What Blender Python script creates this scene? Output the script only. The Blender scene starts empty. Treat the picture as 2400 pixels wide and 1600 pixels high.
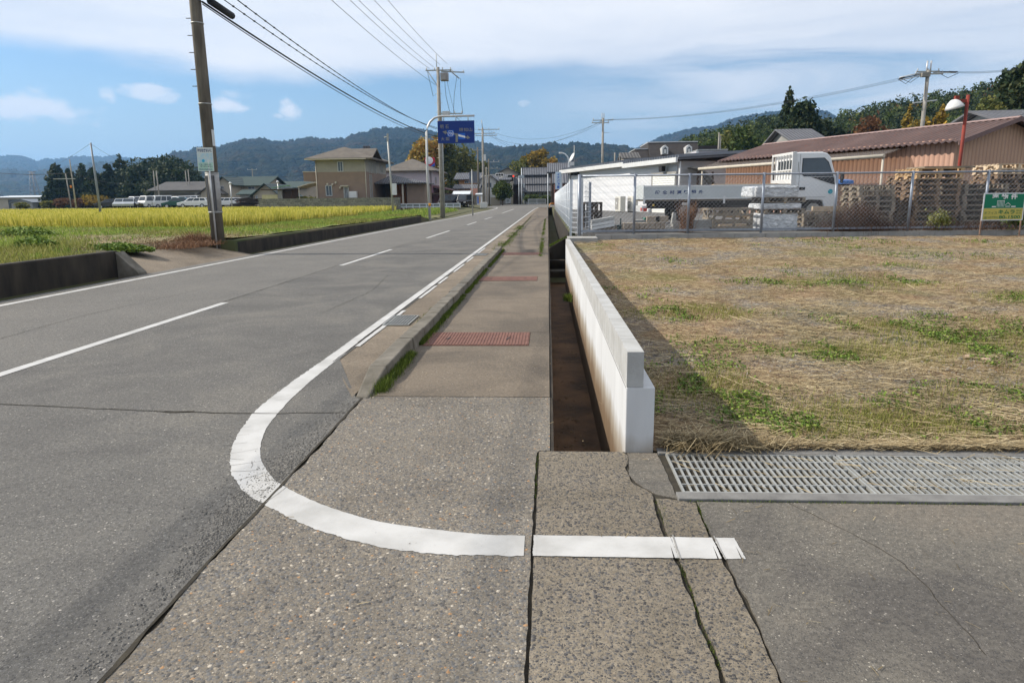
import bpy, math, random
import numpy as np
from mathutils import Vector, Matrix, noise as mnoise
random.seed(7); rng = np.random.default_rng(7)
R = math.radians
SC = bpy.context.scene
COL = SC.collection

# ---------------------------------------------------------------- camera
FPX = 1609.0; CAMH = 1.5
YAW = R(3.06); PIT = R(11.66); ROL = R(0.65)
cf = np.array([-math.sin(YAW)*math.cos(PIT), math.cos(YAW)*math.cos(PIT), -math.sin(PIT)])
r0 = np.array([math.cos(YAW), math.sin(YAW), 0.0]); u0 = np.cross(r0, cf)
cr = r0*math.cos(ROL)-u0*math.sin(ROL); cu = np.cross(cr, cf)
cd = bpy.data.cameras.new("camera"); cam = bpy.data.objects.new("camera", cd); COL.objects.link(cam)
cam.matrix_world = Matrix(((cr[0], cu[0], -cf[0], 0), (cr[1], cu[1], -cf[1], 0), (cr[2], cu[2], -cf[2], CAMH), (0, 0, 0, 1)))
cd.sensor_width = 36; cd.lens = 36*FPX/2400; cd.clip_start = 0.05; cd.clip_end = 20000
SC.camera = cam

# ---------------------------------------------------------------- sky, sun, exposure
SUN_EL = 38.0; SUN_AZ = -86.0          # azimuth clockwise from +Y
w = bpy.data.worlds.new("World"); SC.world = w; w.use_nodes = True
def build_sky():
    nt = w.node_tree; N = nt.nodes; L = nt.links; N.clear()
    out = N.new('ShaderNodeOutputWorld'); bg = N.new('ShaderNodeBackground')
    sky = N.new('ShaderNodeTexSky'); sky.sky_type = 'NISHITA'; sky.sun_disc = False
    sky.sun_elevation = R(SUN_EL); sky.sun_rotation = R(SUN_AZ % 360)
    sky.air_density = 1.0; sky.dust_density = 0.25; sky.ozone_density = 2.2; sky.altitude = 200
    bg.inputs[1].default_value = 0.112
    tc = N.new('ShaderNodeTexCoord'); sx = N.new('ShaderNodeSeparateXYZ'); L.new(tc.outputs['Generated'], sx.inputs[0])
    def m(op, a, b=None, c=None, clamp=False):
        n = N.new('ShaderNodeMath'); n.operation = op; n.use_clamp = clamp
        for i, q in enumerate((a, b, c)):
            if q is None: continue
            if isinstance(q, (int, float)): n.inputs[i].default_value = q
            else: L.new(q, n.inputs[i])
        return n.outputs[0]
    az = m('ARCTAN2', sx.outputs[0], sx.outputs[1]); el = sx.outputs[2]
    def ns(scale, sxy, det, off=0, rough=.55, dist=0):
        cb = N.new('ShaderNodeCombineXYZ'); L.new(m('MULTIPLY', az, sxy[0]), cb.inputs[0]); L.new(m('MULTIPLY', el, sxy[1]), cb.inputs[1]); cb.inputs[2].default_value = off
        n = N.new('ShaderNodeTexNoise'); n.inputs['Scale'].default_value = scale; n.inputs['Detail'].default_value = det
        n.inputs['Roughness'].default_value = rough; n.inputs['Distortion'].default_value = dist; L.new(cb.outputs[0], n.inputs['Vector']); return n.outputs[0]
    def sstep(v, a, b): 
        n = N.new('ShaderNodeMapRange'); n.interpolation_type = 'SMOOTHSTEP'; L.new(v, n.inputs[0]); n.inputs[1].default_value = a; n.inputs[2].default_value = b; return n.outputs[0]
    n1 = ns(1.6, (1.2, 5.0), 7, 0); n2 = ns(2.2, (1.0, 7.0), 8, 5, .6, .4); n3 = ns(9, (1, 3), 6, 9)
    # main sheet: lower rim drops slightly towards az=-0.35 and lifts/fades to the right
    bump = m('MULTIPLY', m('SUBTRACT', 1.0, m('MINIMUM', m('ABSOLUTE', m('MULTIPLY', m('ADD', az, .42), 2.3)), 1.0)), -.026)
    e2 = m('ADD', el, m('MULTIPLY', m('SUBTRACT', n1, .5), .085)); e2 = m('ADD', e2, m('MULTIPLY', m('SUBTRACT', n3, .5), .02))
    thr = m('ADD', .178, bump)
    sheet = sstep(m('SUBTRACT', e2, thr), -.012, .02)
    sheet = m('MULTIPLY', sheet, m('ADD', .8, m('MULTIPLY', n2, .3)))
    # veil on the right
    veil = m('MULTIPLY', sstep(az, -.12, .3), sstep(m('ADD', n2, m('MULTIPLY', el, 1.1)), .46, .72))
    veil = m('MULTIPLY', veil, .78)
    mask = m('MAXIMUM', sheet, veil)
    def ae(x, y):
        d = cf+cr*(x-1200)/FPX-cu*(y-800)/FPX; d = d/np.linalg.norm(d); return math.atan2(d[0], d[1]), d[2]
    for (x, y, ww, hh, am) in ((30, 252, 120, 26, .8), (110, 262, 70, 9, .6), (260, 228, 16, 14, .8), (340, 213, 42, 13, .7), (385, 228, 22, 12, .5), (520, 248, 30, 17, .95), (560, 254, 34, 8, .7),
                            (675, 255, 22, 21, .95), (655, 272, 18, 8, .5), (548, 222, 30, 10, .35), (1228, 242, 16, 9, .35)):
        a, e = ae(x, y); k = 1.35/FPX
        dx = m('DIVIDE', m('SUBTRACT', az, a), ww*k); dy = m('DIVIDE', m('SUBTRACT', el, e), hh*k)
        d = m('SQRT', m('ADD', m('MULTIPLY', dx, dx), m('MULTIPLY', dy, dy)))
        nn = ns(26, (1, 1.6), 6, x*.01)
        b = sstep(m('SUBTRACT', m('ADD', 1.05, m('MULTIPLY', m('SUBTRACT', nn, .5), 2.4)), d), 0, .75)
        mask = m('MAXIMUM', mask, m('MULTIPLY', b, min(1, am*1.15)))
        mix = N.new('ShaderNodeMix'); mix.data_type = 'RGBA'; L.new(mask, mix.inputs[0]); 
    hs = N.new('ShaderNodeHueSaturation'); hs.inputs['Saturation'].default_value = 1.12; hs.inputs['Value'].default_value = 1.0
    L.new(sky.outputs[0], hs.inputs['Color'])
    low = N.new('ShaderNodeMix'); low.data_type = 'RGBA'; L.new(m('MULTIPLY', sstep(el, .2, .0), .85), low.inputs[0]); L.new(hs.outputs[0], low.inputs[6]); low.inputs[7].default_value = (3.15, 4.25, 5.55, 1); L.new(low.outputs[2], mix.inputs[6])
    cr_ = N.new('ShaderNodeValToRGB'); cr_.color_ramp.elements[0].position = .3; cr_.color_ramp.elements[0].color = (6.3, 6.7, 7.4, 1); cr_.color_ramp.elements[1].position = .75; cr_.color_ramp.elements[1].color = (7.8, 7.95, 8.3, 1)
    L.new(n2, cr_.inputs[0]); L.new(cr_.outputs[0], mix.inputs[7])
    L.new(mix.outputs[2], bg.inputs[0]); L.new(bg.outputs[0], out.inputs[0])
build_sky()
sl = bpy.data.lights.new("sun", 'SUN'); sun = bpy.data.objects.new("sun", sl); COL.objects.link(sun)
sl.energy = 5.0; sl.angle = R(0.6); sl.color = (1.0, .93, .82)
sd = Vector((math.sin(R(SUN_AZ))*math.cos(R(SUN_EL)), math.cos(R(SUN_AZ))*math.cos(R(SUN_EL)), math.sin(R(SUN_EL))))
sun.rotation_euler = sd.to_track_quat('Z', 'Y').to_euler(); sun.location = (0, 0, 60)
SC.view_settings.view_transform = 'Standard'; SC.view_settings.look = 'None'; SC.view_settings.gamma = 1
SC.view_settings.exposure = 0.22
SC.render.engine = 'CYCLES'
SC.cycles.max_bounces = 6; SC.cycles.transparent_max_bounces = 12

# ---------------------------------------------------------------- helpers
def ray(x, y): return cf+cr*(x-1200)/FPX-cu*(y-800)/FPX
def PX(x, y, Y):                      # point of the photograph at world depth Y
    d = ray(x, y); p = np.array([0, 0, CAMH])+d*(Y/d[1]); return float(p[0]), float(Y), float(p[2])
def GX(x, y, z=0.0):
    d = ray(x, y); p = np.array([0, 0, CAMH])+d*((z-CAMH)/d[2]); return float(p[0]), float(p[1]), z
def XA(x, Y, y=470): return PX(x, y, Y)[0]
def ZA(y, Y, x=1284): return PX(x, y, Y)[2]

class MB:
    def __init__(s): s.v = []; s.f = []; s.sm = []
    def add(s, vs, fs, smooth=False):
        b = len(s.v); s.v += [tuple(map(float, q)) for q in vs]; s.f += [tuple(i+b for i in f) for f in fs]; s.sm += [smooth]*len(fs); return s
    def box(s, x0, x1, y0, y1, z0, z1):
        return s.add([(x0,y0,z0),(x1,y0,z0),(x1,y1,z0),(x0,y1,z0),(x0,y0,z1),(x1,y0,z1),(x1,y1,z1),(x0,y1,z1)],
                     [(0,3,2,1),(4,5,6,7),(0,1,5,4),(1,2,6,5),(2,3,7,6),(3,0,4,7)])
    def obox(s, c, d, rz=0, ry=0, rx=0):
        M = Matrix.Translation(c) @ Matrix.Rotation(rz, 4, 'Z') @ Matrix.Rotation(ry, 4, 'Y') @ Matrix.Rotation(rx, 4, 'X')
        a, b, e = d[0]/2, d[1]/2, d[2]/2
        t = MB().box(-a, a, -b, b, -e, e); return s.add([M @ Vector(q) for q in t.v], t.f)
    def poly(s, pts): return s.add(pts, [tuple(range(len(pts)))])
    def prism(s, pts, a0, a1, ax='y'):
        n = len(pts)
        def P(p, a): return (p[0], a, p[1]) if ax == 'y' else ((a, p[0], p[1]) if ax == 'x' else (p[0], p[1], a))
        vs = [P(p, a0) for p in pts]+[P(p, a1) for p in pts]
        fs = [tuple(range(n)), tuple(range(2*n-1, n-1, -1))]+[(i, i+n, (i+1) % n+n, (i+1) % n) for i in range(n)]
        return s.add(vs, fs)
    def tube(s, pts, r, n=8, r2=None, caps=True, smooth=True):
        pts = [Vector(p) for p in pts]; m = len(pts); vs = []
        up = Vector((0, 0, 1))
        for i, p in enumerate(pts):
            t = (pts[min(i+1, m-1)]-pts[max(i-1, 0)]).normalized()
            a = t.cross(up); 
            if a.length < .05: a = t.cross(Vector((1, 0, 0)))
            a.normalize(); b = t.cross(a)
            rr = r if r2 is None else r+(r2-r)*i/(m-1)
            for k in range(n):
                th = 2*math.pi*k/n; vs.append(p+a*math.cos(th)*rr+b*math.sin(th)*rr)
        fs = [(i*n+k, i*n+(k+1) % n, (i+1)*n+(k+1) % n, (i+1)*n+k) for i in range(m-1) for k in range(n)]
        s.add(vs, fs, smooth)
        if caps: b = len(s.v)-m*n; s.f += [tuple(b+k for k in range(n))[::-1], tuple(b+(m-1)*n+k for k in range(n))]; s.sm += [False, False]
        return s
    def cyl(s, c, r, h, n=16, ax='z', r2=None):
        d = {'z': (0, 0, h), 'x': (h, 0, 0), 'y': (0, h, 0)}[ax]
        return s.tube([c, (c[0]+d[0], c[1]+d[1], c[2]+d[2])], r, n, r2)
    def lathe(s, c, prof, n=16, smooth=True):
        vs = [(c[0]+r*math.cos(2*math.pi*k/n), c[1]+r*math.sin(2*math.pi*k/n), c[2]+z) for r, z in prof for k in range(n)]
        fs = [(i*n+k, i*n+(k+1) % n, (i+1)*n+(k+1) % n, (i+1)*n+k) for i in range(len(prof)-1) for k in range(n)]
        return s.add(vs, fs, smooth)
    def shift(s, dx, dy, dz): s.v = [(a+dx, b+dy, c+dz) for a, b, c in s.v]; return s
    def mesh(s, name):
        me = bpy.data.meshes.new(name); me.from_pydata(s.v, [], s.f); me.polygons.foreach_set('use_smooth', s.sm); me.update(); return me
ORG = {}
def link(name, me, m, parent=None):
    o = bpy.data.objects.new(name, me); COL.objects.link(o)
    if m is not None:
        me.materials.clear(); me.materials.append(m)
    if parent: o.parent = parent; ORG[o.name] = ORG.get(parent.name, (0, 0, 0))
    return o
def obj(name, mb, m, parent=None, world=False, bevel=0, label=None):
    if world and parent:
        g = ORG.get(parent.name, (0, 0, 0)); mb.shift(-g[0], -g[1], -g[2])
    o = link(name, mb.mesh(name), m, parent)
    if bevel: b = o.modifiers.new('bevel', 'BEVEL'); b.width = bevel; b.segments = 2; b.limit_method = 'ANGLE'
    if label: o['label'] = label
    return o
def tag(o, label=None, cat=None, group=None, kind=None):
    for k, q in (('label', label), ('category', cat), ('group', group), ('kind', kind)):
        if q: o[k] = q
    return o
def thing(name, label, cat, loc=(0, 0, 0), rz=0, group=None):
    o = bpy.data.objects.new(name, None); COL.objects.link(o); o.location = loc; o.rotation_euler = (0, 0, rz); o.empty_display_size = .3
    ORG[o.name] = tuple(loc); return tag(o, label, cat, group)
def solo(name, mb, m, label, cat, group=None, loc=None, bevel=0):
    if loc: mb.shift(-loc[0], -loc[1], -loc[2])
    o = obj(name, mb, m, bevel=bevel)
    if loc: o.location = loc
    return tag(o, label, cat, group)
def struct(name, mb, m, kind='structure', label=None, bevel=0): return tag(obj(name, mb, m, bevel=bevel), label, kind=kind)
def dup(root, loc, rz=None, label=None, group=None):
    r = root.copy(); COL.objects.link(r); r.location = loc
    if rz is not None: r.rotation_euler = (0, 0, rz)
    if label: r['label'] = label
    if group: r['group'] = group
    def rec(a, b):
        for ch in [q for q in bpy.data.objects if q.parent == a]:
            c = ch.copy(); COL.objects.link(c); c.parent = b; rec(ch, c)
    rec(root, r); return r
def npmesh(name, V, nper=4, m=None, parent=None, smooth=False):
    V = np.asarray(V, dtype=np.float32).reshape(-1, 3); n = len(V); nf = n//nper
    me = bpy.data.meshes.new(name); me.vertices.add(n); me.vertices.foreach_set('co', V.ravel())
    me.loops.add(n); me.loops.foreach_set('vertex_index', np.arange(n, dtype=np.int32))
    me.polygons.add(nf); me.polygons.foreach_set('loop_start', np.arange(0, n, nper, dtype=np.int32))
    me.update(calc_edges=True); return link(name, me, m, parent)
def gridmesh(name, P, m, parent=None, smooth=True, hole=None):
    P = np.asarray(P, dtype=np.float32); a, b = P.shape[:2]
    idx = np.arange(a*b).reshape(a, b)
    q = np.stack([idx[:-1, :-1], idx[:-1, 1:], idx[1:, 1:], idx[1:, :-1]], -1).reshape(-1, 4)
    if hole is not None: q = q[~hole.ravel()]
    me = bpy.data.meshes.new(name); me.vertices.add(a*b); me.vertices.foreach_set('co', P.ravel())
    me.loops.add(len(q)*4); me.loops.foreach_set('vertex_index', q.ravel().astype(np.int32))
    me.polygons.add(len(q)); me.polygons.foreach_set('loop_start', np.arange(0, len(q)*4, 4, dtype=np.int32))
    me.polygons.foreach_set('use_smooth', [smooth]*len(q)); me.update(calc_edges=True); return link(name, me, m, parent)
# value noise
_T = rng.random((256, 256))
def vn(x, y):
    x = np.asarray(x, float); y = np.asarray(y, float); xi = np.floor(x).astype(int); yi = np.floor(y).astype(int); fx = x-xi; fy = y-yi
    fx = fx*fx*(3-2*fx); fy = fy*fy*(3-2*fy); g = lambda a, b: _T[a % 256, b % 256]
    return (g(xi, yi)*(1-fx)+g(xi+1, yi)*fx)*(1-fy)+(g(xi, yi+1)*(1-fx)+g(xi+1, yi+1)*fx)*fy
def fbm(x, y, o=5, g=.5):
    s = 0; a = 1; t = 0
    for i in range(o): s = s+a*vn(x*2**i+i*17.3, y*2**i+i*9.1); t += a; a *= g
    return s/t

# ---------------------------------------------------------------- materials
MATS = {}
def newmat(name):
    m = bpy.data.materials.new(name); m.use_nodes = True; nt = m.node_tree; b = nt.nodes['Principled BSDF']; MATS[name] = m
    b.inputs['Specular IOR Level'].default_value = .3
    return m, nt, nt.nodes, nt.links, b
def c4(c): return (c[0], c[1], c[2], 1) if len(c) == 3 else c
def ramp(N, L, fac, stops, interp='LINEAR'):
    r = N.new('ShaderNodeValToRGB'); e = r.color_ramp.elements; r.color_ramp.interpolation = interp
    while len(e) < len(stops): e.new(.5)
    for q, (p, c) in zip(e, stops): q.position = p; q.color = c4(c)
    L.new(fac, r.inputs[0]); return r.outputs[0]
def coords(N, L, scale=(1, 1, 1), space='pos'):
    if space == 'pos': g = N.new('ShaderNodeNewGeometry').outputs['Position']
    else: g = N.new('ShaderNodeTexCoord').outputs['Object']
    mp = N.new('ShaderNodeMapping'); mp.inputs['Scale'].default_value = scale; L.new(g, mp.inputs[0]); return mp.outputs[0]
def noise(N, L, v, scale, det=6, rough=.55, dist=0):
    n = N.new('ShaderNodeTexNoise'); n.inputs['Scale'].default_value = scale; n.inputs['Detail'].default_value = det
    n.inputs['Roughness'].default_value = rough; n.inputs['Distortion'].default_value = dist; L.new(v, n.inputs['Vector']); return n
def mixc(N, L, f, a, b, mode='MIX'):
    x = N.new('ShaderNodeMix'); x.data_type = 'RGBA'; x.blend_type = mode
    for i, q in ((0, f), (6, a), (7, b)):
        if isinstance(q, (int, float)): x.inputs[i].default_value = q
        elif isinstance(q, (tuple, list)): x.inputs[i].default_value = c4(q)
        else: L.new(q, x.inputs[i])
    return x.outputs[2]
def mth(N, L, op, a, b=None, clamp=False):
    n = N.new('ShaderNodeMath'); n.operation = op; n.use_clamp = clamp
    for i, q in ((0, a), (1, b)):
        if q is None: continue
        if isinstance(q, (int, float)): n.inputs[i].default_value = q
        else: L.new(q, n.inputs[i])
    return n.outputs[0]
def bumpn(N, L, b, h, strength, dist=.01, prev=None):
    n = N.new('ShaderNodeBump'); n.inputs['Strength'].default_value = strength; n.inputs['Distance'].default_value = dist
    L.new(h, n.inputs['Height'])
    if prev is not None: L.new(prev, n.inputs['Normal'])
    L.new(n.outputs[0], b.inputs['Normal']); return n.outputs[0]
def M(name, c1, c2=None, scale=3, rough=.75, bump=0, metal=0, stretch=(1, 1, 1), det=6, lo=.3, hi=.7, spec=.3, space='pos', bscale=None, bdist=.01, coat=0):
    m, nt, N, L, b = newmat(name); b.inputs['Roughness'].default_value = rough; b.inputs['Metallic'].default_value = metal; b.inputs['Specular IOR Level'].default_value = spec
    if coat: b.inputs['Coat Weight'].default_value = coat; b.inputs['Coat Roughness'].default_value = .08
    if c2 is None: c2 = tuple(q*.85 for q in c1)
    v = coords(N, L, stretch, space); n = noise(N, L, v, scale, det)
    L.new(ramp(N, L, n.outputs[0], [(lo, c1), (hi, c2)]), b.inputs['Base Color'])
    if bump:
        n2 = noise(N, L, v, bscale or scale*6, 5); bumpn(N, L, b, n2.outputs[0], bump, bdist)
    return m
def leafmat(name, stops, trans=.25, nscale=.4, rough=.7, var=.35):
    m, nt, N, L, b = newmat(name); b.inputs['Roughness'].default_value = rough; b.inputs['Specular IOR Level'].default_value = .2
    g = N.new('ShaderNodeNewGeometry'); n = noise(N, L, g.outputs['Position'], nscale, 4)
    f = mth(N, L, 'ADD', mth(N, L, 'MULTIPLY', g.outputs['Random Per Island'], var), mth(N, L, 'MULTIPLY', n.outputs[0], 1-var))
    c = ramp(N, L, f, stops); L.new(c, b.inputs['Base Color'])
    if trans:
        t = N.new('ShaderNodeBsdfTranslucent'); L.new(c, t.inputs[0]); x = N.new('ShaderNodeMixShader'); x.inputs[0].default_value = trans
        L.new(b.outputs[0], x.inputs[1]); L.new(t.outputs[0], x.inputs[2]); L.new(x.outputs[0], N['Material Output'].inputs[0])
    return m
def aggregate(name, mortar, stones, cell, cover=.55, bump=.5, stain=None, fine=None, rough=.85, bd=.003, scov=0):
    gk = (1.52, 1.46, 1.36); mortar = tuple(a*b for a, b in zip(mortar, gk)); stones = [(p, tuple(a*b for a, b in zip(q, gk))) for p, q in stones]
    """ exposed aggregate: two sizes of chips set in mortar, broad stains over it """
    m, nt, N, L, b = newmat(name); b.inputs['Roughness'].default_value = rough
    v = coords(N, L); wv = noise(N, L, v, cell*.9, 3)
    mixv = N.new('ShaderNodeVectorMath'); mixv.operation = 'MULTIPLY_ADD'; L.new(wv.outputs['Color'], mixv.inputs[0]); mixv.inputs[1].default_value = (.5/cell,)*3; L.new(v, mixv.inputs[2])
    vo = N.new('ShaderNodeTexVoronoi'); vo.inputs['Scale'].default_value = cell; L.new(mixv.outputs[0], vo.inputs['Vector'])
    v2 = N.new('ShaderNodeTexVoronoi'); v2.inputs['Scale'].default_value = cell*2.3; L.new(mixv.outputs[0], v2.inputs['Vector'])
    sp = N.new('ShaderNodeSeparateColor'); L.new(vo.outputs['Color'], sp.inputs[0]); sp2 = N.new('ShaderNodeSeparateColor'); L.new(v2.outputs['Color'], sp2.inputs[0])
    s1 = ramp(N, L, sp.outputs[0], stones, 'CONSTANT'); s2 = ramp(N, L, sp2.outputs[0], stones, 'CONSTANT')
    nb = noise(N, L, v, 1.1, 5); nm = noise(N, L, v, 40, 4)
    # size of each chip varies with its own random value and with a broad wear map
    th = mth(N, L, 'MULTIPLY', sp.outputs[1], cover); th = mth(N, L, 'MULTIPLY', th, mth(N, L, 'ADD', .55, mth(N, L, 'MULTIPLY', nb.outputs[0], .9)))
    k1 = mth(N, L, 'LESS_THAN', vo.outputs['Distance'], th)
    th2 = mth(N, L, 'MULTIPLY', sp2.outputs[1], cover*.9); k2 = mth(N, L, 'LESS_THAN', v2.outputs['Distance'], th2)
    mo = mixc(N, L, ramp(N, L, nm.outputs[0], [(.3, (0, 0, 0)), (.7, (1, 1, 1))]), tuple(q*1.12 for q in mortar), tuple(q*.6 for q in mortar))
    c = mixc(N, L, k2, mo, s2); c = mixc(N, L, k1, c, s1)
    ns_ = noise(N, L, v, .7, 8, .68, .4)
    st = stain or [(.35, (.78, .78, .78)), (.65, (1.08, 1.06, 1.03))]
    c = mixc(N, L, 1.0, c, ramp(N, L, ns_.outputs[0], st), 'MULTIPLY')
    L.new(c, b.inputs['Base Color'])
    h = mth(N, L, 'ADD', mth(N, L, 'MULTIPLY', k1, mth(N, L, 'SUBTRACT', .9, vo.outputs['Distance'])), mth(N, L, 'MULTIPLY', k2, .35))
    h = mth(N, L, 'ADD', h, mth(N, L, 'MULTIPLY', nm.outputs[0], .6))
    bumpn(N, L, b, h, bump, bd); return m
ST_G = [(0, (.06, .06, .062)), (.2, (.10, .103, .11)), (.45, (.15, .142, .13)), (.68, (.085, .088, .094)), (.84, (.19, .172, .148)), (.955, (.24, .15, .085)), (.972, (.32, .3, .27))]
ST_A = [(0, (.05, .05, .052)), (.25, (.09, .09, .092)), (.55, (.125, .124, .122)), (.8, (.07, .07, .072)), (.93, (.18, .175, .165)), (.985, (.27, .26, .25))]
asph_r = aggregate('asphalt_near_lane', (.088, .087, .085), ST_A, 100, .66, .9, bd=.004, stain=[(.38, (.8, .8, .81)), (.5, (.98, .98, .98)), (.62, (1.2, 1.18, 1.14))])
asph_l = aggregate('asphalt_far_lane', (.10, .099, .097), ST_A, 85, .66, .9, bd=.004, stain=[(.3, (.9, .9, .9)), (.7, (1.15, 1.14, 1.12))])
asph_s = aggregate('asphalt_smooth', (.1, .096, .09), [(0, (.06, .06, .06)), (.5, (.11, .106, .1)), (.9, (.17, .165, .155)), (.98, (.26, .25, .23))], 130, .6, .7, bd=.003, stain=[(.38, (.66, .65, .66)), (.5, (.98, .96, .92)), (.6, (1.2, 1.12, 1.03))])
conc_a = aggregate('aggregate_concrete', (.132, .121, .106), ST_G, 78, .82, 1.0, bd=.005, stain=[(.38, (.78, .76, .74)), (.6, (1.1, 1.08, 1.05))])
conc_b = aggregate('coarse_aggregate_concrete', (.165, .15, .124), [(0, (.045, .046, .05)), (.35, (.075, .077, .082)), (.7, (.11, .107, .104)), (.9, (.17, .15, .125))], 82, .7, 1.0, bd=.005, stain=[(.35, (.62, .59, .55)), (.6, (1.0, .97, .95))])
conc_p = aggregate('pavement_concrete', (.105, .09, .075), [(0, (.05, .048, .046)), (.4, (.09, .083, .075)), (.8, (.14, .12, .1)), (.97, (.25, .23, .2))], 110, .5, .4, bd=.002, stain=[(.38, (.72, .71, .7)), (.6, (1.16, 1.13, 1.08))])
conc_g = aggregate('gutter_concrete', (.145, .122, .098), [(0, (.07, .065, .06)), (.4, (.13, .12, .1)), (.8, (.2, .18, .15))], 90, .55, .5, bd=.003, stain=[(.3, (.55, .54, .53)), (.62, (1.1, 1.08, 1.05))])
conc_k = M('kerb_concrete', (.2, .18, .15), (.095, .085, .066), 5, .9, .5, det=8, bscale=60)
conc_w = M('wall_concrete_pale', (.42, .42, .41), (.32, .315, .3), 6, .85, .25, det=8, bscale=90)
conc_d = M('concrete_dark_mossy', (.055, .044, .032), (.014, .012, .01), 3, .9, .5, stretch=(1, 1, .35), det=8, bscale=30)
conc_f = M('concrete_grey', (.34, .33, .31), (.24, .235, .22), 4, .88, .3, det=7)
dirt = M('dirt_in_cracks', (.022, .019, .015), (.05, .043, .03), 12, .95, .5)
mud = M('channel_mud', (.16, .085, .04), (.04, .024, .014), 2.2, .7, .5, det=8, spec=.15)
soil = M('soil_ground', (.12, .1, .06), (.06, .075, .025), .7, .95, .5, det=8)
def paint_mat():
    m, nt, N, L, b = newmat('road_paint'); b.inputs['Roughness'].default_value = .6
    v = coords(N, L); n1 = noise(N, L, v, 3, 7, .6); n2 = noise(N, L, v, 220, 3, .7); n3 = noise(N, L, v, 26, 6, .65)
    base = ramp(N, L, n1.outputs[0], [(.35, (.37, .362, .345)), (.6, (.485, .477, .462))])
    wear = mth(N, L, 'ADD', mth(N, L, 'MULTIPLY', n2.outputs[0], .5), mth(N, L, 'MULTIPLY', n3.outputs[0], .5))
    k = ramp(N, L, wear, [(.345, (1, 1, 1)), (.385, (0, 0, 0))])
    L.new(mixc(N, L, k, base, (.2, .19, .18)), b.inputs['Base Color']); bumpn(N, L, b, n2.outputs[0], .3, .002); return m
paint = paint_mat()
def wallpaint_mat():
    """ white retaining wall: pale above, soaked brown from the channel upwards with an uneven tide line, form-work streaks """
    m, nt, N, L, b = newmat('stained_white_concrete'); b.inputs['Roughness'].default_value = .85
    v = coords(N, L); n1 = noise(N, L, v, 2.5, 7); vs = coords(N, L, (3, 3, .7)); n2 = noise(N, L, vs, 1.0, 5, .6); n3 = noise(N, L, v, 120, 3)
    sx = N.new('ShaderNodeSeparateXYZ'); L.new(v, sx.inputs[0])
    h = mth(N, L, 'ADD', sx.outputs[2], mth(N, L, 'MULTIPLY', mth(N, L, 'SUBTRACT', n2.outputs[0], .5), .3))
    h = mth(N, L, 'ADD', h, mth(N, L, 'MULTIPLY', mth(N, L, 'SUBTRACT', n1.outputs[0], .5), .2))
    hh = mth(N, L, 'ADD', mth(N, L, 'MULTIPLY', h, .6), .5)
    w_ = ramp(N, L, n2.outputs[0], [(.3, (.47, .47, .47)), (.7, (.585, .59, .595))])
    st = ramp(N, L, hh, [(.18, (.2, .125, .07)), (.36, (.32, .22, .135)), (.46, (.58, .5, .4)), (.55, (1, 1, 1))])
    sx2 = mth(N, L, 'GREATER_THAN', sx.outputs[2], -.9)
    L.new(mixc(N, L, 1.0, w_, st, 'MULTIPLY'), b.inputs['Base Color']); bumpn(N, L, b, n3.outputs[0], .25, .003); return m
wallp = wallpaint_mat()
galv = M('galvanised_steel', (.4, .4, .375), (.26, .265, .255), 14, .5, .1, metal=.35, spec=.5)
steelg = M('grey_blue_steel_paint', (.2, .22, .25), (.15, .17, .2), 5, .5)
steelw = M('pale_steel_paint', (.62, .65, .68), (.5, .53, .56), 6, .5)
rust_red = M('rusty_plate', (.2, .1, .075), (.13, .062, .05), 9, .8, .3, det=8)
wood_w = M('weathered_wood', (.3, .25, .19), (.13, .11, .083), 7, .9, .4, det=8, stretch=(1, 1, 4))
wood_o = M('old_brown_wood', (.26, .175, .11), (.11, .075, .05), 7, .9, .4, det=7)
wood_n = M('fresh_wood', (.5, .34, .18), (.36, .23, .12), 9, .85, .3, det=7)
wood_p = M('pale_wood', (.62, .5, .36), (.45, .34, .23), 8, .85, .3, det=7)
wood_d = M('dark_wood', (.07, .055, .045), (.035, .028, .024), 8, .9, .4)
polec = M('pole_concrete', (.2, .175, .14), (.07, .06, .048), 2.2, .9, .3, stretch=(3, 3, .5), det=8, bscale=30)
polec2 = M('pole_concrete_pale', (.33, .31, .28), (.2, .185, .16), 2.2, .9, .2, det=6)
black = M('black_rubber', (.018, .018, .02), (.03, .03, .032), 8, .7)
wirem = M('wire_black', (.02, .02, .022), (.03, .03, .03), 3, .6)
glass_d = M('dark_glass', (.02, .028, .035), (.035, .045, .055), 1.5, .08, spec=.6)
glass_w = M('window_glass', (.09, .115, .14), (.05, .06, .075), 1.2, .12, spec=.6)
white_p = M('white_paint', (.64, .64, .63), (.57, .57, .56), 3, .35, coat=.3)
white_w = M('white_siding', (.6, .6, .61), (.55, .55, .57), 1.2, .6)
alum = M('aluminium_frame', (.55, .55, .55), (.45, .45, .45), 6, .4, metal=.4)

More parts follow.
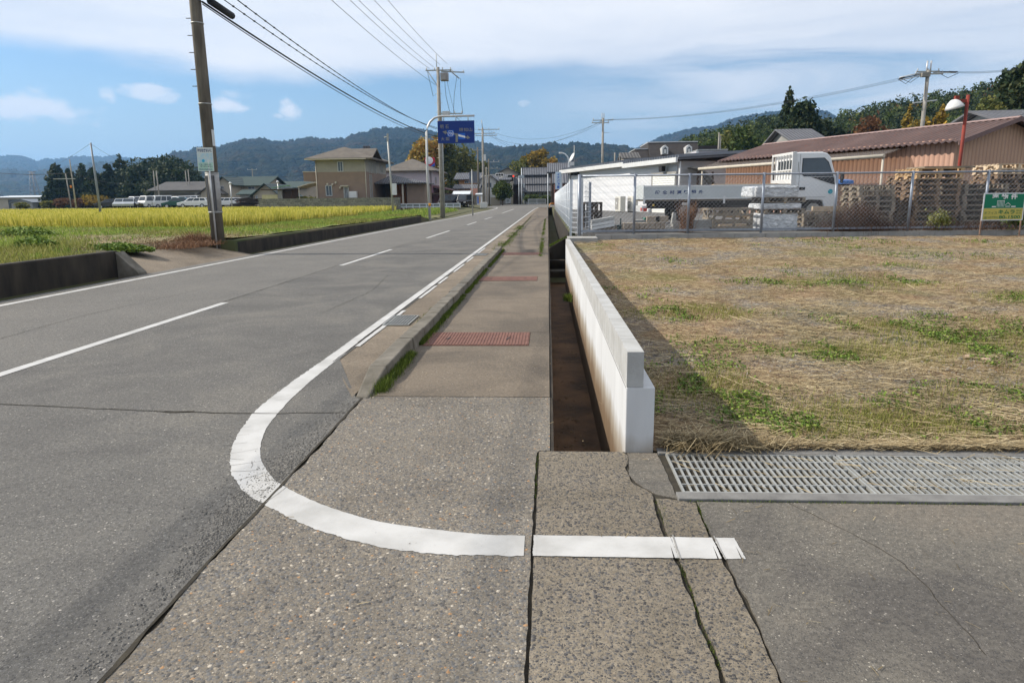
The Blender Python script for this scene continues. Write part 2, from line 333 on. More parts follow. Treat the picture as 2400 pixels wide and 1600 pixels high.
# ---------------------------------------------------------------- terrain
def zroad(Y): return np.clip((np.asarray(Y, float)-60)*.0095, 0, .62)
def lotz(Y): return np.interp(Y, [4, 18], [0.0, .46])
def gz(X, Y):
    z = np.where(Y > 0, zroad(Y), 0)-.04
    fld = np.interp(Y, [-50, 0, 14, 45, 92, 97, 400], [.45, .45, .42, .4, .42, .75, .9])
    leftf = np.where(Y < 52, fld, np.interp(-X, [9, 11.5], [0, 1])*(fld-zroad(Y))+zroad(Y)-.02)
    z = np.where(X <= -9.25, leftf, z)
    slab = (Y > 14.45) & (Y < 20.02) & (X > -10.7) & (X < -8.8)
    z = np.where(slab, np.interp(-X, [8.8, 10.7], [-.05, .34]), z)
    dl = (X > -9.24) & (X < -8.765) & (((Y < 14.42)) | ((Y > 20.0) & (Y < 50)))
    z = np.where(dl, -.8, z)
    dr = (X > .004) & (X < .60) & (Y > 3.964) & (Y < 101)
    z = np.where(dr, -.74, z)
    rt = np.where(Y < 4, -.04, np.where(Y < 19.2, lotz(Y)-.03, np.where(Y < 75, .6, np.interp(Y, [75, 105], [.64, .45]))))
    rt = np.where((X >= .6) & (Y > 3.964), rt, z)
    z = np.where(X >= .6, rt, z)
    z = np.where((X > .5) & (Y > 101) & (Y < 130), zroad(Y)-.03, z)
    z = np.where(Y > 130, np.interp(Y, [130, 400, 900], [.6, 1, 2]), z)
    return z
Xl = sorted([-9000, -4000, -1500, -600, -300, -200, -150, -110, -80, -60, -45, -34, -27, -22, -18, -15, -13, -11.5, -10.7, -10.2, -9.7, -9.25, -9.245, -9.235, -8.8, -8.77, -8.76, -8, -6, -4, -2, -1, 0, .003, .006, .3, .598, .601, .7, 1, 1.5, 2, 3, 4, 6, 8, 11, 15, 20, 28, 40, 60, 90, 140, 220, 400, 900, 2500, 6000, 9000])
Yl = sorted([-3000, -600, -100, -30, -10, -3, 0, 2, 3.3, 3.96, 3.966, 4.0, 5, 6, 7, 8, 9, 10, 11, 12, 13, 14, 14.41, 14.44, 14.46, 15, 16, 17, 18, 19.19, 19.21, 20, 20.01, 20.03, 22, 25, 30, 35, 40, 45, 49.9, 50.1, 55, 60, 65, 70, 75, 80, 90, 92, 94.5, 97, 100, 100.9, 101.1, 105, 110, 118, 125, 130, 140, 160, 200, 300, 400, 600, 900, 1400, 2500, 5000, 9000])
gx, gy = np.meshgrid(Xl, Yl, indexing='ij'); g = gridmesh('ground', np.stack([gx, gy, gz(gx, gy)], -1), soil, smooth=False); g['kind'] = 'structure'

def jline(pts, step=.05, amp=.006, seed=0, f=9.0):
    out = []; 
    for i in range(len(pts)-1):
        a = np.array(pts[i], float); b = np.array(pts[i+1], float); n = max(1, int(np.linalg.norm(b-a)/step)); d = (b-a)/max(np.linalg.norm(b-a), 1e-6); q = np.array([-d[1], d[0]])
        for k in range(n+(i == len(pts)-2)):
            p = a+(b-a)*k/n; o = (float(fbm(p[0]*f+seed*13.7, p[1]*f+seed*3.1, 4, .6))-.5)*2*amp*2; out.append(tuple(p+q*o))
    return out
def slab(name, poly, m, z=0.0, t=.06, kind='structure'):
    b = MB(); b.prism(poly, z-t, z, 'z'); return tag(obj(name, b, m), kind=kind) if kind else (b)
def ribbon(L, Rr, z=.004, zf=None):
    b = MB(); n = len(L)
    vs = [(p[0], p[1], z+(float(zroad(p[1])) if zf else 0)) for p in L]+[(p[0], p[1], z+(float(zroad(p[1])) if zf else 0)) for p in Rr]
    return b.add(vs, [(i, n+i, n+i+1, i+1) for i in range(n-1)])
def smooth_path(pts, n):
    pts = np.array(pts, float); s = np.r_[0, np.cumsum(np.linalg.norm(np.diff(pts, axis=0), axis=1))]; t = np.linspace(0, s[-1], n)
    P = np.stack([np.interp(t, s, pts[:, 0]), np.interp(t, s, pts[:, 1])], -1); K = max(1, n//len(pts))
    Q = P.copy(); 
    for _ in range(K*2): Q[1:-1] = (Q[:-2]+Q[1:-1]*2+Q[2:])/4
    return Q
def edge_noise(P, amp, seed, f=14):
    d = np.gradient(P, axis=0); d /= np.linalg.norm(d, axis=1)[:, None]+1e-9; q = np.stack([-d[:, 1], d[:, 0]], -1)
    return P+q*((fbm(P[:, 0]*f+seed*7, P[:, 1]*f+seed, 5, .65)-.5)*2*amp)[:, None]

# road surface: two lanes as two pours, slightly different in tone, the seam a little left of the painted dashes
LEFT = [(-8.76, -8), (-8.76, 50), (-8.6, 58), (-8.1, 72), (-7.5, 86), (-7.6, 98), (-9.5, 104), (-14, 107), (-60, 110)]
SEAM = [(-5.02, -8), (-5.0, 30), (-5.05, 55), (-4.9, 70), (-4.5, 91), (-4.3, 100), (-4.2, 132)]
def xat(pl, Y): return np.interp(Y, [p[1] for p in pl], [p[0] for p in pl])
Ys = np.unique(np.r_[np.linspace(-8, 60, 35), np.linspace(60, 100, 21)])
def strip(name, fl, fr, Ys, m, z=0, nx=2):
    P = np.array([[(fl(y)+(fr(y)-fl(y))*k/(nx-1), y, z+float(zroad(y))) for k in range(nx)] for y in Ys]); o = gridmesh(name, P[::-1], m, smooth=True); o['kind'] = 'structure'; return o
road_r = [(-1.445, -8), (-1.445, 5.08), (-1.5, 5.1), (-2.02, 6.4), (-2.02, 60), (-1.85, 75), (-1.6, 90), (-1.2, 100)]
strip('road', lambda y: float(xat(LEFT, y)), lambda y: float(xat(SEAM, y)), Ys, asph_l)
Yr = np.unique(np.r_[Ys, [5.07, 5.1, 5.4, 6.0, 6.4]])
o = strip('road', lambda y: float(xat(SEAM, y)), lambda y: float(xat(road_r, y)), Yr, asph_r)
junc = []; P = np.array([[(x, y, float(zroad(y))-(.003 if 0 else 0)) for x in (-70, -30, -14, -8, -4.3, 0, 8, 30, 70)] for y in (100, 105, 110, 120, 128)])
o = gridmesh('side_road', P[::-1], asph_l, smooth=True); o['kind'] = 'structure'
# worn tyre-dust apron between painted line and kerb, then gutter
strip('gutter', lambda y: float(xat(road_r, y))+.004, lambda y: -1.545 if y < 60 else float(xat(road_r, y))+.45, np.unique(np.r_[6.4, np.linspace(6.6, 60, 40), np.linspace(62, 98, 15)]), conc_g, z=-.004)
b = MB(); b.poly([(-1.53, 5.1, .001), (-1.54, 6.42, -.004), (-2.03, 6.42, -.004), (-1.75, 5.6, .001)]); struct('gutter_apron', b, conc_g)

# foreground slabs, real gaps between them
sl_sw = [(0.012, 3.975), (.015, 5.125)]+jline([(.015, 5.125), (-1.44, 5.125)], .05, .003, 3)[1:]+jline([(-1.44, 5.1), (-1.43, 3.76), (-1.44, 2.69), (-1.42, 1.86), (-1.4, -3)], .04, .012, 1)+[(-.078, -3)]+jline([(-.078, -3), (-.076, 1.9), (-.074, 2.8), (-.07, 3.94), (-.055, 3.97)], .03, .004, 2)
slab('pavement_slab', sl_sw, conc_a)
br = [(-.062, -3)]+jline([(-.062, -3), (-.06, 2.8), (-.052, 3.95)], .03, .003, 5)+[(-.04, 3.962), (.45, 3.962)]+jline([(.47, 3.9), (.44, 3.62), (.46, 3.5), (.535, 3.36), (.525, 2.9), (.54, 2.6), (.545, 1.9), (.54, -3)], .03, .01, 6)
slab('culvert_slab', br, conc_b)
st2 = [(.564, -3)]+jline([(.564, -3), (.564, 1.9), (.561, 2.6), (.546, 2.9), (.553, 3.3)], .03, .006, 8)+[(.6, 3.3), (.735, 3.26)]+jline([(.735, 3.26), (.73, 2.9), (.742, 2.6), (.745, 2.2), (.73, 1.9), (.73, -3)], .03, .008, 9)
slab('kerb_strip', st2, conc_b)
pt = jline([(.475, 3.955), (.455, 3.62), (.48, 3.5), (.56, 3.36), (.665, 3.31), (.655, 3.955)], .03, .006, 10)
slab('asphalt_patch', pt, asph_s, z=-.004)
ra = [(14, 3.265), (14, -3), (.745, -3)]+jline([(.745, -3), (.745, 1.9), (.757, 2.3), (.755, 2.65), (.744, 2.95), (.75, 3.265)], .03, .008, 12)
slab('side_road', ra[::-1], asph_s, z=.002)
b = MB(); b.box(-1.6, 14, -8, 3.99, -.09, -.011); struct('bedding', b, dirt)
b = MB(); b.box(.02, .9, 3.3, 3.98, -.0105, -.0085); struct('bedding_patch', b, dirt)
# cracks in the asphalt
def crack(path, w, amp, seed, z=.0035):
    P = smooth_path(path, max(8, int(sum(math.dist(path[i], path[i+1]) for i in range(len(path)-1))/.03))); 
    C = edge_noise(P, amp, seed, 5); wv = w*(.35+1.3*fbm(P[:, 0]*7+seed, P[:, 1]*7, 3)); d = np.gradient(C, axis=0); d /= np.linalg.norm(d, axis=1)[:, None]; q = np.stack([-d[:, 1], d[:, 0]], -1)
    return ribbon(C+q*wv[:, None]/2, C-q*wv[:, None]/2, z)
b = MB()
for args in (([(-9, 4.95), (-4.22, 4.88), (-3.46, 4.78), (-2.82, 4.71), (-2.08, 4.67), (-1.47, 4.71)], .012, .02, 1), ([(-5.02, -8), (-5.02, 12), (-5.08, 30)], .012, .02, 2),
             ([(-1.45, 5.08), (-1.442, 3.7), (-1.45, 2.6), (-1.43, 1.8), (-1.41, 0)], .016, .012, 3), ([(-2.055, 6.3), (-2.05, 10), (-2.05, 24)], .012, .012, 4),
             ([(-2.82, 4.71), (-2.75, 4.69), (-2.6, 4.72)], .03, .01, 5)):
    q = crack(*args); b.add(q.v, q.f)
for args in (([(-4.6, 4.87), (-4.4, 4.3), (-4.5, 3.6), (-4.1, 3.0)], .006, .03, 71), ([(-3.1, 9.2), (-3.0, 11.5), (-3.3, 14)], .006, .03, 72), ([(-5.0, 10.6), (-4.2, 11.1), (-3.2, 11.0)], .006, .03, 73), ([(-6.2, 6.4), (-6.4, 9), (-6.1, 12.5)], .007, .03, 74), ([(1.2, 3.26), (1.5, 2.7), (1.45, 2.1)], .003, .02, 75)):
    q = crack(*args); b.add(q.v, q.f)
struct('road_cracks', b, dirt)
# rough ravelled asphalt lumps along the joint with the slab
b = MB()
for i in range(2600):
    y = rng.choice([rng.normal(3.55, .28), rng.normal(2.95, .25), rng.uniform(1.6, 5.0)]); x = -1.465-abs(rng.normal(0, .07))*(1.6 if y > 3 else 1); s = rng.uniform(.003, .0085)
    c = (x, y, s*.15); a = rng.uniform(0, 6.28); k = rng.uniform(.6, 1)
    vs = [(c[0]+math.cos(a+t)*s*(k if j % 2 else 1), c[1]+math.sin(a+t)*s, c[2]) for j, t in enumerate((0, 1.2, 2.5, 3.7, 5))]+[(c[0], c[1], c[2]+s*.6)]
    b.add(vs, [(j, (j+1) % 5, 5) for j in range(5)])
struct('loose_chippings', b, asph_l, kind='stuff')

# ---- painted lines
outer = [(-2.17, 7.2), (-2.17, 6.39), (-2.18, 5.66), (-2.17, 5.06), (-2.15, 4.72), (-2.07, 4.29), (-1.96, 3.92), (-1.8, 3.58), (-1.66, 3.38), (-1.53, 3.24), (-1.43, 3.17), (-1.33, 3.09), (-1.15, 2.95), (-1.0, 2.87), (-.81, 2.78), (-.65, 2.73), (-.49, 2.705), (-.3, 2.7), (-.105, 2.7)]
inner = [(-2.045, 7.2), (-2.04, 6.31), (-2.03, 5.66), (-2.0, 5.06), (-1.96, 4.69), (-1.91, 4.34), (-1.82, 4.04), (-1.73, 3.82), (-1.61, 3.62), (-1.5, 3.47), (-1.39, 3.37), (-1.2, 3.22), (-1.03, 3.11), (-.86, 3.02), (-.67, 2.96), (-.48, 2.92), (-.32, 2.89), (-.105, 2.88)]
n = 420; Po = edge_noise(edge_noise(smooth_path(outer, n), .012, 1, 22), .006, 11, 60); Pi = edge_noise(smooth_path(inner, n), .006, 2, 26)
b = ribbon(Po, Pi, .0026)
for (x0, x1, s) in ((-.054, .542, 3), (.562, .726, 4), (.754, .825, 5)):
    A = edge_noise(smooth_path([(x0, 2.70), (x1-.01, 2.70)], 60), .004, s, 25); B = edge_noise(smooth_path([(x0+.004, 2.885), (x1, 2.885)], 60), .003, s+5, 25); q = ribbon(A, B, .0046); b.add(q.v, q.f)
    for xe, sg in ((x0, -1), (x1, 1)):
        ys = np.linspace(2.70, 2.885, 26); o_ = .004+.012*fbm(ys*30+x0*9, ys*0+sg, 4, .7); vs = [(xe-sg*.004, y, .0049) for y in ys]+[(xe+sg*o, y, .0049) for y, o in zip(ys, o_)]; b.add(vs, [((i, i+1, 27+i, 26+i) if sg < 0 else (i, 26+i, 27+i, i+1)) for i in range(25)])
struct('edge_line', b, paint)
b = MB()
for k, (x, y, dx, dy) in enumerate(((-2.13, 4.35, .1, .03), (-2.1, 4.2, .13, .02), (-2.06, 4.02, .14, .05), (-1.98, 3.86, .18, .1), (-1.93, 3.8, .12, -.02), (-1.86, 3.68, .2, .1), (-1.8, 3.6, .16, .02), (-1.72, 3.47, .1, .12), (-1.62, 3.4, .1, .09), (-1.44, 3.2, .03, .19), (-2.15, 4.66, .2, .01), (-2.1, 5.0, .1, .06), (-1.75, 3.75, .04, -.1))):
    q = crack([(x, y), (x+dx*.5+.01, y+dy*.5-.008), (x+dx, y+dy)], .0026, .014, k+40, .0042); b.add(q.v, q.f)
for x in (.56, .747): q = crack([(x, 2.69), (x, 2.9)], .006, .01, int(x*50), .0068); b.add(q.v, q.f)
struct('paint_cracks', b, M('crack_in_paint', (.2, .19, .175), (.3, .29, .27), 30, .9))
b = MB()
for x0, x1, y0, s in ((-2.19, -2.15, 4.1, 1), (-2.12, -2.06, 3.85, 2), (-2.0, -1.94, 4.4, 3)):
    for k in range(9): y = y0+k*.035+rng.normal(0, .01); l = rng.uniform(.01, .035); b.add([(x0-l, y, .0045), (x0+.012, y-.003, .0045), (x0+.012, y+.006, .0045), (x0-l*.6, y+.005, .0045)], [(0, 1, 2, 3)])
b = MB()
RL = [(-2.11, 7.1), (-2.115, 60), (-1.93, 75), (-1.68, 90), (-1.35, 99)]
P = smooth_path(RL, 900); k = (P[:, 1] < 24)
q = ribbon(edge_noise(P-[.06, 0], .008, 5, 9), edge_noise(P+[.045, 0], .006, 6, 9), .004, zf=1); b.add(q.v, q.f)
for y0, y1 in ((7.0, 8.3), (8.5, 9.4), (10.6, 12.2), (12.5, 13.6), (14.6, 16.4), (17, 18.5), (19.5, 22)):
    A = smooth_path([(-2.035, y0), (-2.03, y1)], 80); q = ribbon(edge_noise(A, .006, y0, 8), edge_noise(A+[.05, 0], .01, y1, 8), .003); b.add(q.v, q.f)
struct('edge_line', b, paint)
LL = [(-8.38, -6), (-8.34, 16), (-8.33, 46), (-8.05, 56), (-7.55, 72), (-7.0, 86), (-6.95, 95), (-7.3, 101), (-8.2, 105), (-9.5, 107)]
P = smooth_path(LL, 1200); b = ribbon(edge_noise(P-[.065, 0], .012, 7, 6), edge_noise(P+[.065, 0], .012, 8, 6), .004, zf=1); struct('edge_line', b, paint)
for i, (y0, y1) in enumerate(((4.2, 10.21), (16.24, 21.62), (28.1, 34.8), (42.7, 48.4), (55, 61), (72.5, 90.5))):
    A = smooth_path([(float(xat(SEAM, y))+.06 if y < 60 else float(xat(SEAM, y))+.1, y) for y in np.linspace(y0, y1, 12)], 120)
    struct('centre_line', ribbon(edge_noise(A-[.06, 0], .005, i+9, 9), edge_noise(A+[.06, 0], .005, i+29, 9), .004, zf=1), paint)

# ---- pavement beyond the kerb start
b = MB(); xs0, xs1 = -1.40, .015
for (y0, y1) in ((5.14, 7.03), (7.78, 10.55), (10.565, 12.9), (13.62, 17.0), (17.01, 19.08), (19.95, 26), (26.01, 40), (40.01, 60)):
    b.box(xs0, xs1-.004*rng.random(), y0, y1, -.08, 0)
for (y0, y1) in ((7.04, 7.77), (12.91, 13.61), (19.09, 19.94)): b.box(-.2, xs1, y0, y1, -.08, -.001); b.box(xs0, -1.33, y0, y1, -.08, -.001)
struct('footpath', b, conc_p)
strip('footpath', lambda y: float(xat(road_r, y))+.5, lambda y: .02, np.linspace(60, 99, 20), conc_p, z=.01)
b = MB()
b.box(.016, .036, 3.975, 5.13, -.74, -.005); b.box(.018, .04, 5.14, 100, -.74, -.012)
struct('channel_wall', b, conc_d)
b = MB(); b.box(.03, .6, 3.9, 18, -.7, -.64); b.box(.03, .6, 18, 100, -.8, -.76); struct('channel_floor', b, mud)
b = MB(); b.box(-.3, .6, 3.86, 3.95, -.72, -.06); struct('channel_headwall', b, conc_d)

for i, (y0, y1, lab) in enumerate(((7.04, 7.77, 'nearest of the rusty ribbed steel cover plates in the footpath'), (12.91, 13.61, 'middle one of the rusty ribbed steel cover plates in the footpath'), (19.09, 19.94, 'farthest of the rusty ribbed steel cover plates in the footpath'))):
    t = thing('cover_plate', lab, 'cover plate', (-.765, (y0+y1)/2, 0), 0, 'steel cover plates in the footpath')
    w_, d_ = 1.12, y1-y0-.02; p = MB(); p.box(-w_/2, w_/2, -d_/2, d_/2, -.01, .004)
    for k in range(33): x = -w_/2+.02+k*(w_-.04)/32; p.box(x-.008, x+.008, -d_/2+.01, d_/2-.01, .004, .009)
    obj('plate', p, rust_red, t)
    for sx in (-.33, .33): obj('lifting_slot', MB().obox((sx, -.02, .0105), (.015, .13, .003), -.2), black, t)

# kerb stones
kt = 0
ky = 5.62
t = thing('kerb_stone', 'sloping end kerb stone with its rounded nose on the asphalt', 'kerb', (-1.45, 5.1, 0))
p = MB(); p.add([(-.06, 0, -.02), (.06, -.03, -.02), (.09, .53, -.02), (-.09, .53, -.02), (-.045, .0, .012), (.05, -.02, .01), (.075, .53, .128), (-.075, .53, .13)], [(0, 3, 2, 1), (4, 5, 6, 7), (0, 1, 5, 4), (1, 2, 6, 5), (2, 3, 7, 6), (3, 0, 4, 7)])
obj('stone', p, conc_k, t, bevel=.012)
def kerb(): p = MB(); p.add([(-.09, 0, -.03), (.09, 0, -.03), (.09, .594, -.03), (-.09, .594, -.03), (-.075, 0, .13), (.075, 0, .13), (.075, .594, .13), (-.075, .594, .13)], [(0, 3, 2, 1), (4, 5, 6, 7), (0, 1, 5, 4), (1, 2, 6, 5), (2, 3, 7, 6), (3, 0, 4, 7)]); return p
k0 = tag(obj('kerb_stone', kerb(), conc_k, bevel=.01), 'low weathered concrete kerb stone in the straight row between road and footpath', 'kerb', 'kerb stones along the footpath')
for i in range(25):
    o = k0 if i == 0 else k0.copy()
    if i: COL.objects.link(o)
    o.location = (-1.45-(.006*rng.standard_normal()), 5.635+i*.6, rng.uniform(-.006, .003)); o.rotation_euler = (0, 0, rng.normal(0, .006))

# drain gratings in the gutter
for (y0, y1, lab) in ((8.22, 8.92, 'square iron drain grate in the gutter, nearer one'), (18.9, 19.6, 'square iron drain grate in the gutter, farther one')):
    t = thing('drain_grate', lab, 'drain grate', (-1.86, (y0+y1)/2, 0), 0, 'drain grates in the gutter')
    d_ = (y1-y0)/2; p = MB(); p.box(-.17, .14, -d_, d_, .0, .002); obj('pit', p, black, t); p = MB()
    p.box(-.18, -.165, -d_, d_, .0, .014); p.box(.135, .15, -d_, d_, 0, .014); p.box(-.165, .135, -d_, -d_+.02, 0, .014); p.box(-.165, .135, d_-.02, d_, 0, .014)
    for k in range(1, 8): p.box(-.165+k*.0375-.004, -.165+k*.0375+.004, -d_+.02, d_-.02, .002, .012)
    for k in range(1, 9): y = -d_+.02+k*(2*d_-.04)/9; p.box(-.165, .135, y-.005, y+.005, .002, .0105)
    obj('grating', p, galv, t)

# trench grating before the lot
def grate_panel(wd, name='trench_grating'):
    t = thing(name, '', 'grating'); p = MB(); D0, D1 = 3.37, 3.92
    p.box(0, .012, D0, D1, -.042, .006); p.box(wd-.012, wd, D0, D1, -.042, .006)
    p.box(.012, wd-.012, D0, D0+.012, -.03, .006); p.box(.012, wd-.012, D1-.012, D1, -.03, .006); obj('frame', p, galv, t)
    p = MB(); nb = 27
    for k in range(1, nb): x = .012+k*(wd-.024)/nb; p.box(x-.0062, x+.0062, D0+.012, D1-.012, -.002, .004); p.box(x-.003, x+.003, D0+.012, D1-.012, -.038, -.002)
    obj('bearing_bars', p, galv, t)
    p = MB()
    for k in range(1, 5): y = D0+k*(D1-D0)/5; p.obox((wd/2, y, -.002), (wd-.03, .009, .013), 0)
    obj('cross_bars', p, galv, t); return t
gp = grate_panel(.985); gp.location = (.70, 0, 0); gp['label'] = 'steel trench grating panel beside the end of the white wall'; gp['group'] = 'trench grating panels before the lot'
for i, lb in enumerate(('steel trench grating panel, second from the white wall', 'steel trench grating panel at the right edge of the photo', 'trench grating panel past the right edge')):
    dup(gp, (.70+.995*(i+1), 0, 0), 0, lb)
b = MB(); b.box(.66, 14, 3.275, 3.36, -.3, .014); b.box(.66, 14, 3.93, 4.02, -.3, .006); b.box(.655, .69, 3.36, 3.93, -.3, -.03); struct('grating_kerb', b, M('grating_kerb_concrete', (.2, .195, .185), (.13, .125, .12), 9, .9, .4, det=8), bevel=.004)
b = MB(); b.box(.66, 14, 3.3, 3.98, -.32, -.28); struct('trench_floor', b, mud)

# white retaining wall with its set-back coping course
t = thing('retaining_wall', 'white concrete retaining wall with brown stains rising from the channel', 'wall', (.465, 3.97, 0))
def wx(y): return -.03*(y/13.3)
p = MB(); Lw = 13.1
p.add([(0, 0, -.72), (.17, 0, -.72), (.17+wx(Lw), Lw, -.72), (wx(Lw), Lw, -.72), (0, 0, .40), (.17, 0, .40), (.17+wx(Lw), Lw, .44), (wx(Lw), Lw, .44)], [(0, 3, 2, 1), (4, 5, 6, 7), (0, 1, 5, 4), (1, 2, 6, 5), (2, 3, 7, 6), (3, 0, 4, 7)])
obj('base', p, wallp, t, bevel=.006)
p = MB(); nbk = 33; o_ = .002
for i in range(nbk):
    y0, y1 = i*Lw/nbk, (i+1)*Lw/nbk-.007; z0 = .402+.04*i/nbk; z1 = .616-.075*i/nbk
    p.add([(o_+wx(y0), y0, z0), (.1+wx(y0), y0, z0), (.1+wx(y1), y1, z0), (o_+wx(y1), y1, z0), (o_+wx(y0), y0, z1), (.1+wx(y0), y0, z1), (.1+wx(y1), y1, z1-.002), (o_+wx(y1), y1, z1-.002)], [(0, 3, 2, 1), (4, 5, 6, 7), (0, 1, 5, 4), (1, 2, 6, 5), (2, 3, 7, 6), (3, 0, 4, 7)])
obj('coping_blocks', p, conc_w, t)
p = MB(); 
p.add([(wx(0)-.0005, .0, .4), (wx(0)-.0005, Lw, .44), (wx(0)-.0005, Lw, .541), (wx(0)-.0005, 0, .616)], [])
obj('top_bead', MB().add([(wx(0)-.002, .01, .392), (wx(Lw)-.002, Lw, .432), (wx(Lw)-.002, Lw, .439), (wx(0)-.002, .01, .399)], [(0, 1, 2, 3)]), conc_f, t)
n = 420; LY = 4.1*(17/4.1)**rng.random(n); LX = rng.uniform(.05, .44, n)
b = MB()
for x, y in zip(LX, LY):
    s = rng.uniform(.006, .022)*(1+y*.03); a = rng.uniform(0, 6.28); z = -.638+rng.uniform(0, .006); b.add([(x+math.cos(a+q)*s*(1 if j % 2 else .55), y+math.sin(a+q)*s*(1 if j % 2 else .55), z+(.006 if j == 1 else 0)) for j, q in enumerate((0, 1.57, 3.14, 4.71))], [(0, 1, 2, 3)])
struct('leaf_litter', b, M('dead_leaves', (.16, .1, .05), (.05, .035, .02), 40, .9), kind='stuff')
# channel cross beams and the sloping weir past the wall's end
b = MB(); b.box(.04, .6, 17.9, 18.5, -.5, -.34); solo('channel_beam', b, conc_d, 'lower of the two concrete beams across the open channel', 'concrete beam', loc=None)
b = MB(); b.box(.04, .6, 20.1, 20.5, -.36, -.25); solo('channel_beam', b, conc_d, 'upper concrete beam across the channel just under the weir wall', 'concrete beam')
b = MB(); b.prism([(.03, -.8), (.62, -.8), (.62, .36), (.5, .34), (.03, .06)], 20.8, 21.2, 'y'); solo('weir_wall', b, conc_d, 'mossy sloping concrete wall crossing the open channel', 'wall', bevel=.01)

# left side channels and walls
b = MB(); b.prism([(-9.45, -.8), (-9.245, -.8), (-9.245, .5), (-9.26, .52), (-9.42, .52), (-9.45, .5)], -6, 14.4, 'y'); solo('channel_wall', b, conc_d, 'dark stained concrete wall of the channel at the left edge', 'wall', bevel=.01)
b = MB(); b.add([(-9.24, 14.3, .5), (-9.24, 14.62, .5), (-8.78, 14.62, .05), (-8.78, 14.3, .05), (-9.24, 14.3, -.8), (-9.24, 14.62, -.8), (-8.78, 14.62, -.8), (-8.78, 14.3, -.8)], [(0, 3, 2, 1), (4, 5, 6, 7), (0, 1, 5, 4), (1, 2, 6, 5), (2, 3, 7, 6), (3, 0, 4, 7)])
solo('wing_wall', b, conc_k, 'short sloping concrete wing wall ending the left channel', 'wall', bevel=.012)
b = MB(); n_ = 44; 
for i in range(n_):
    y0 = 20.2+i*.69; b.prism([(-9.42, -.8), (-9.245, -.8), (-9.245, .36), (-9.42, .36)], y0, y0+.686, 'y')
solo('field_wall', b, conc_d, 'long low dark concrete wall between road and rice field', 'wall')
b = MB(); b.box(-8.78, -8.72, -6, 50, -.8, -.006); struct('road_edging', b, conc_g)
P = np.array([[(x, y, float(np.interp(-x, [8.76, 10.7], [-.002, .36]))) for x in (-8.76, -9.2, -9.8, -10.7)] for y in np.linspace(14.63, 20.05, 8)]); o = gridmesh('entry_slab', P, conc_g); o['kind'] = 'structure'
# ---------------------------------------------------------------- mountains
def mtmat(name, stops, sc):
    m, nt, N, L, b = newmat(name); b.inputs['Roughness'].default_value = .95; b.inputs['Specular IOR Level'].default_value = .05
    v = coords(N, L); n = noise(N, L, v, sc*.14, 6, .6); n2 = noise(N, L, v, sc, 4, .7)
    vo = N.new('ShaderNodeTexVoronoi'); vo.inputs['Scale'].default_value = sc; L.new(v, vo.inputs['Vector']); sp = N.new('ShaderNodeSeparateColor'); L.new(vo.outputs['Color'], sp.inputs[0])
    f = mth(N, L, 'ADD', mth(N, L, 'MULTIPLY', n.outputs[0], .62), mth(N, L, 'ADD', mth(N, L, 'MULTIPLY', sp.outputs[0], .2), mth(N, L, 'MULTIPLY', n2.outputs[0], .18)))
    L.new(ramp(N, L, f, stops), b.inputs['Base Color'])
    h = mth(N, L, 'SUBTRACT', n2.outputs[0], vo.outputs['Distance']); bumpn(N, L, b, h, 1.0, 16.0); return m
mt_a = mtmat('forest_slope', [(.3, (.005, .011, .008)), (.45, (.011, .019, .01)), (.56, (.026, .03, .013)), (.66, (.048, .032, .016)), (.75, (.018, .025, .012))], .085)
mt_b = mtmat('forest_slope_far', [(.3, (.014, .024, .014)), (.5, (.024, .035, .016)), (.62, (.045, .038, .02)), (.75, (.022, .032, .016))], .05)
def mountain(name, prof, Rm, R0, seed, m, cols=1100, rows=44, bump=8.0, base=0, tree=4.5, spur=.35):
    xs = np.linspace(prof[0][0], prof[-1][0], cols); ys = np.interp(xs, [p[0] for p in prof], [p[1] for p in prof])
    D = np.array([ray(x, y) for x, y in zip(xs, ys)]); hx = np.hypot(D[:, 0], D[:, 1]); ux = D[:, 0]/hx; uy = D[:, 1]/hx; tn = D[:, 2]/hx
    P = np.zeros((cols, rows+8, 3)); H = np.maximum(tn, .001)*Rm
    jag = (fbm(xs*Rm/1609/5.0+seed, xs*0+seed, 4, .7)-.42)*tree*2.6
    for j in range(rows+8):
        if j < rows:
            t = j/(rows-1); s = t**.85
            r = R0+(Rm-R0)*t; wx_, wy_ = ux*r, uy*r
            rid = 1-np.abs(fbm(wx_/260+seed, wy_/420+seed, 4)*2-1)*2
            rid2 = fbm(wx_/90+seed, wy_/110+seed, 3)-.5
            amp = (s*(1-s)*4)**.8
            z = H*(s-amp*spur*(1-rid)*.55)+rid2*amp*18
            cap = (r/Rm)*H*.985; z = np.minimum(z, cap) if j < rows-1 else H
            z = z+(fbm(ux*r/9.0+seed, uy*r/9.0+j*3.7, 3, .6)-.5)*tree*2.2*min(1, s*3)*(1 if j < rows-1 else 0)+(jag if j == rows-1 else 0)
        else:
            q = (j-rows+1)/8; r = Rm*(1+.35*q); z = H*(1-q)**1.5
        P[:, j] = np.stack([ux*r, uy*r, CAMH+z+base], -1)
    P[:, 0, 2] = -5
    o = gridmesh(name, P, m, smooth=True); o['kind'] = 'structure'; return o
far = [(-900, 385), (-500, 372), (-200, 380), (0, 367), (24, 364.4), (43, 365), (67, 371), (88, 378), (107, 371), (126, 373), (153, 371), (177, 366), (222, 367), (241, 368), (265, 364), (281, 366), (303, 370), (321, 373), (348, 371), (420, 372), (520, 378), (700, 390), (1000, 400)]
mountain('hill_far', far, 4200, 2600, 3, mt_b, cols=700, rows=26, tree=7)
farn = [(-1000, 400), (-500, 385), (-200, 392), (0, 398), (20, 396), (40, 400), (80, 404), (118, 396), (150, 392), (200, 385), (240, 380), (300, 377), (340, 380), (396, 372), (450, 372), (560, 380), (700, 395)]
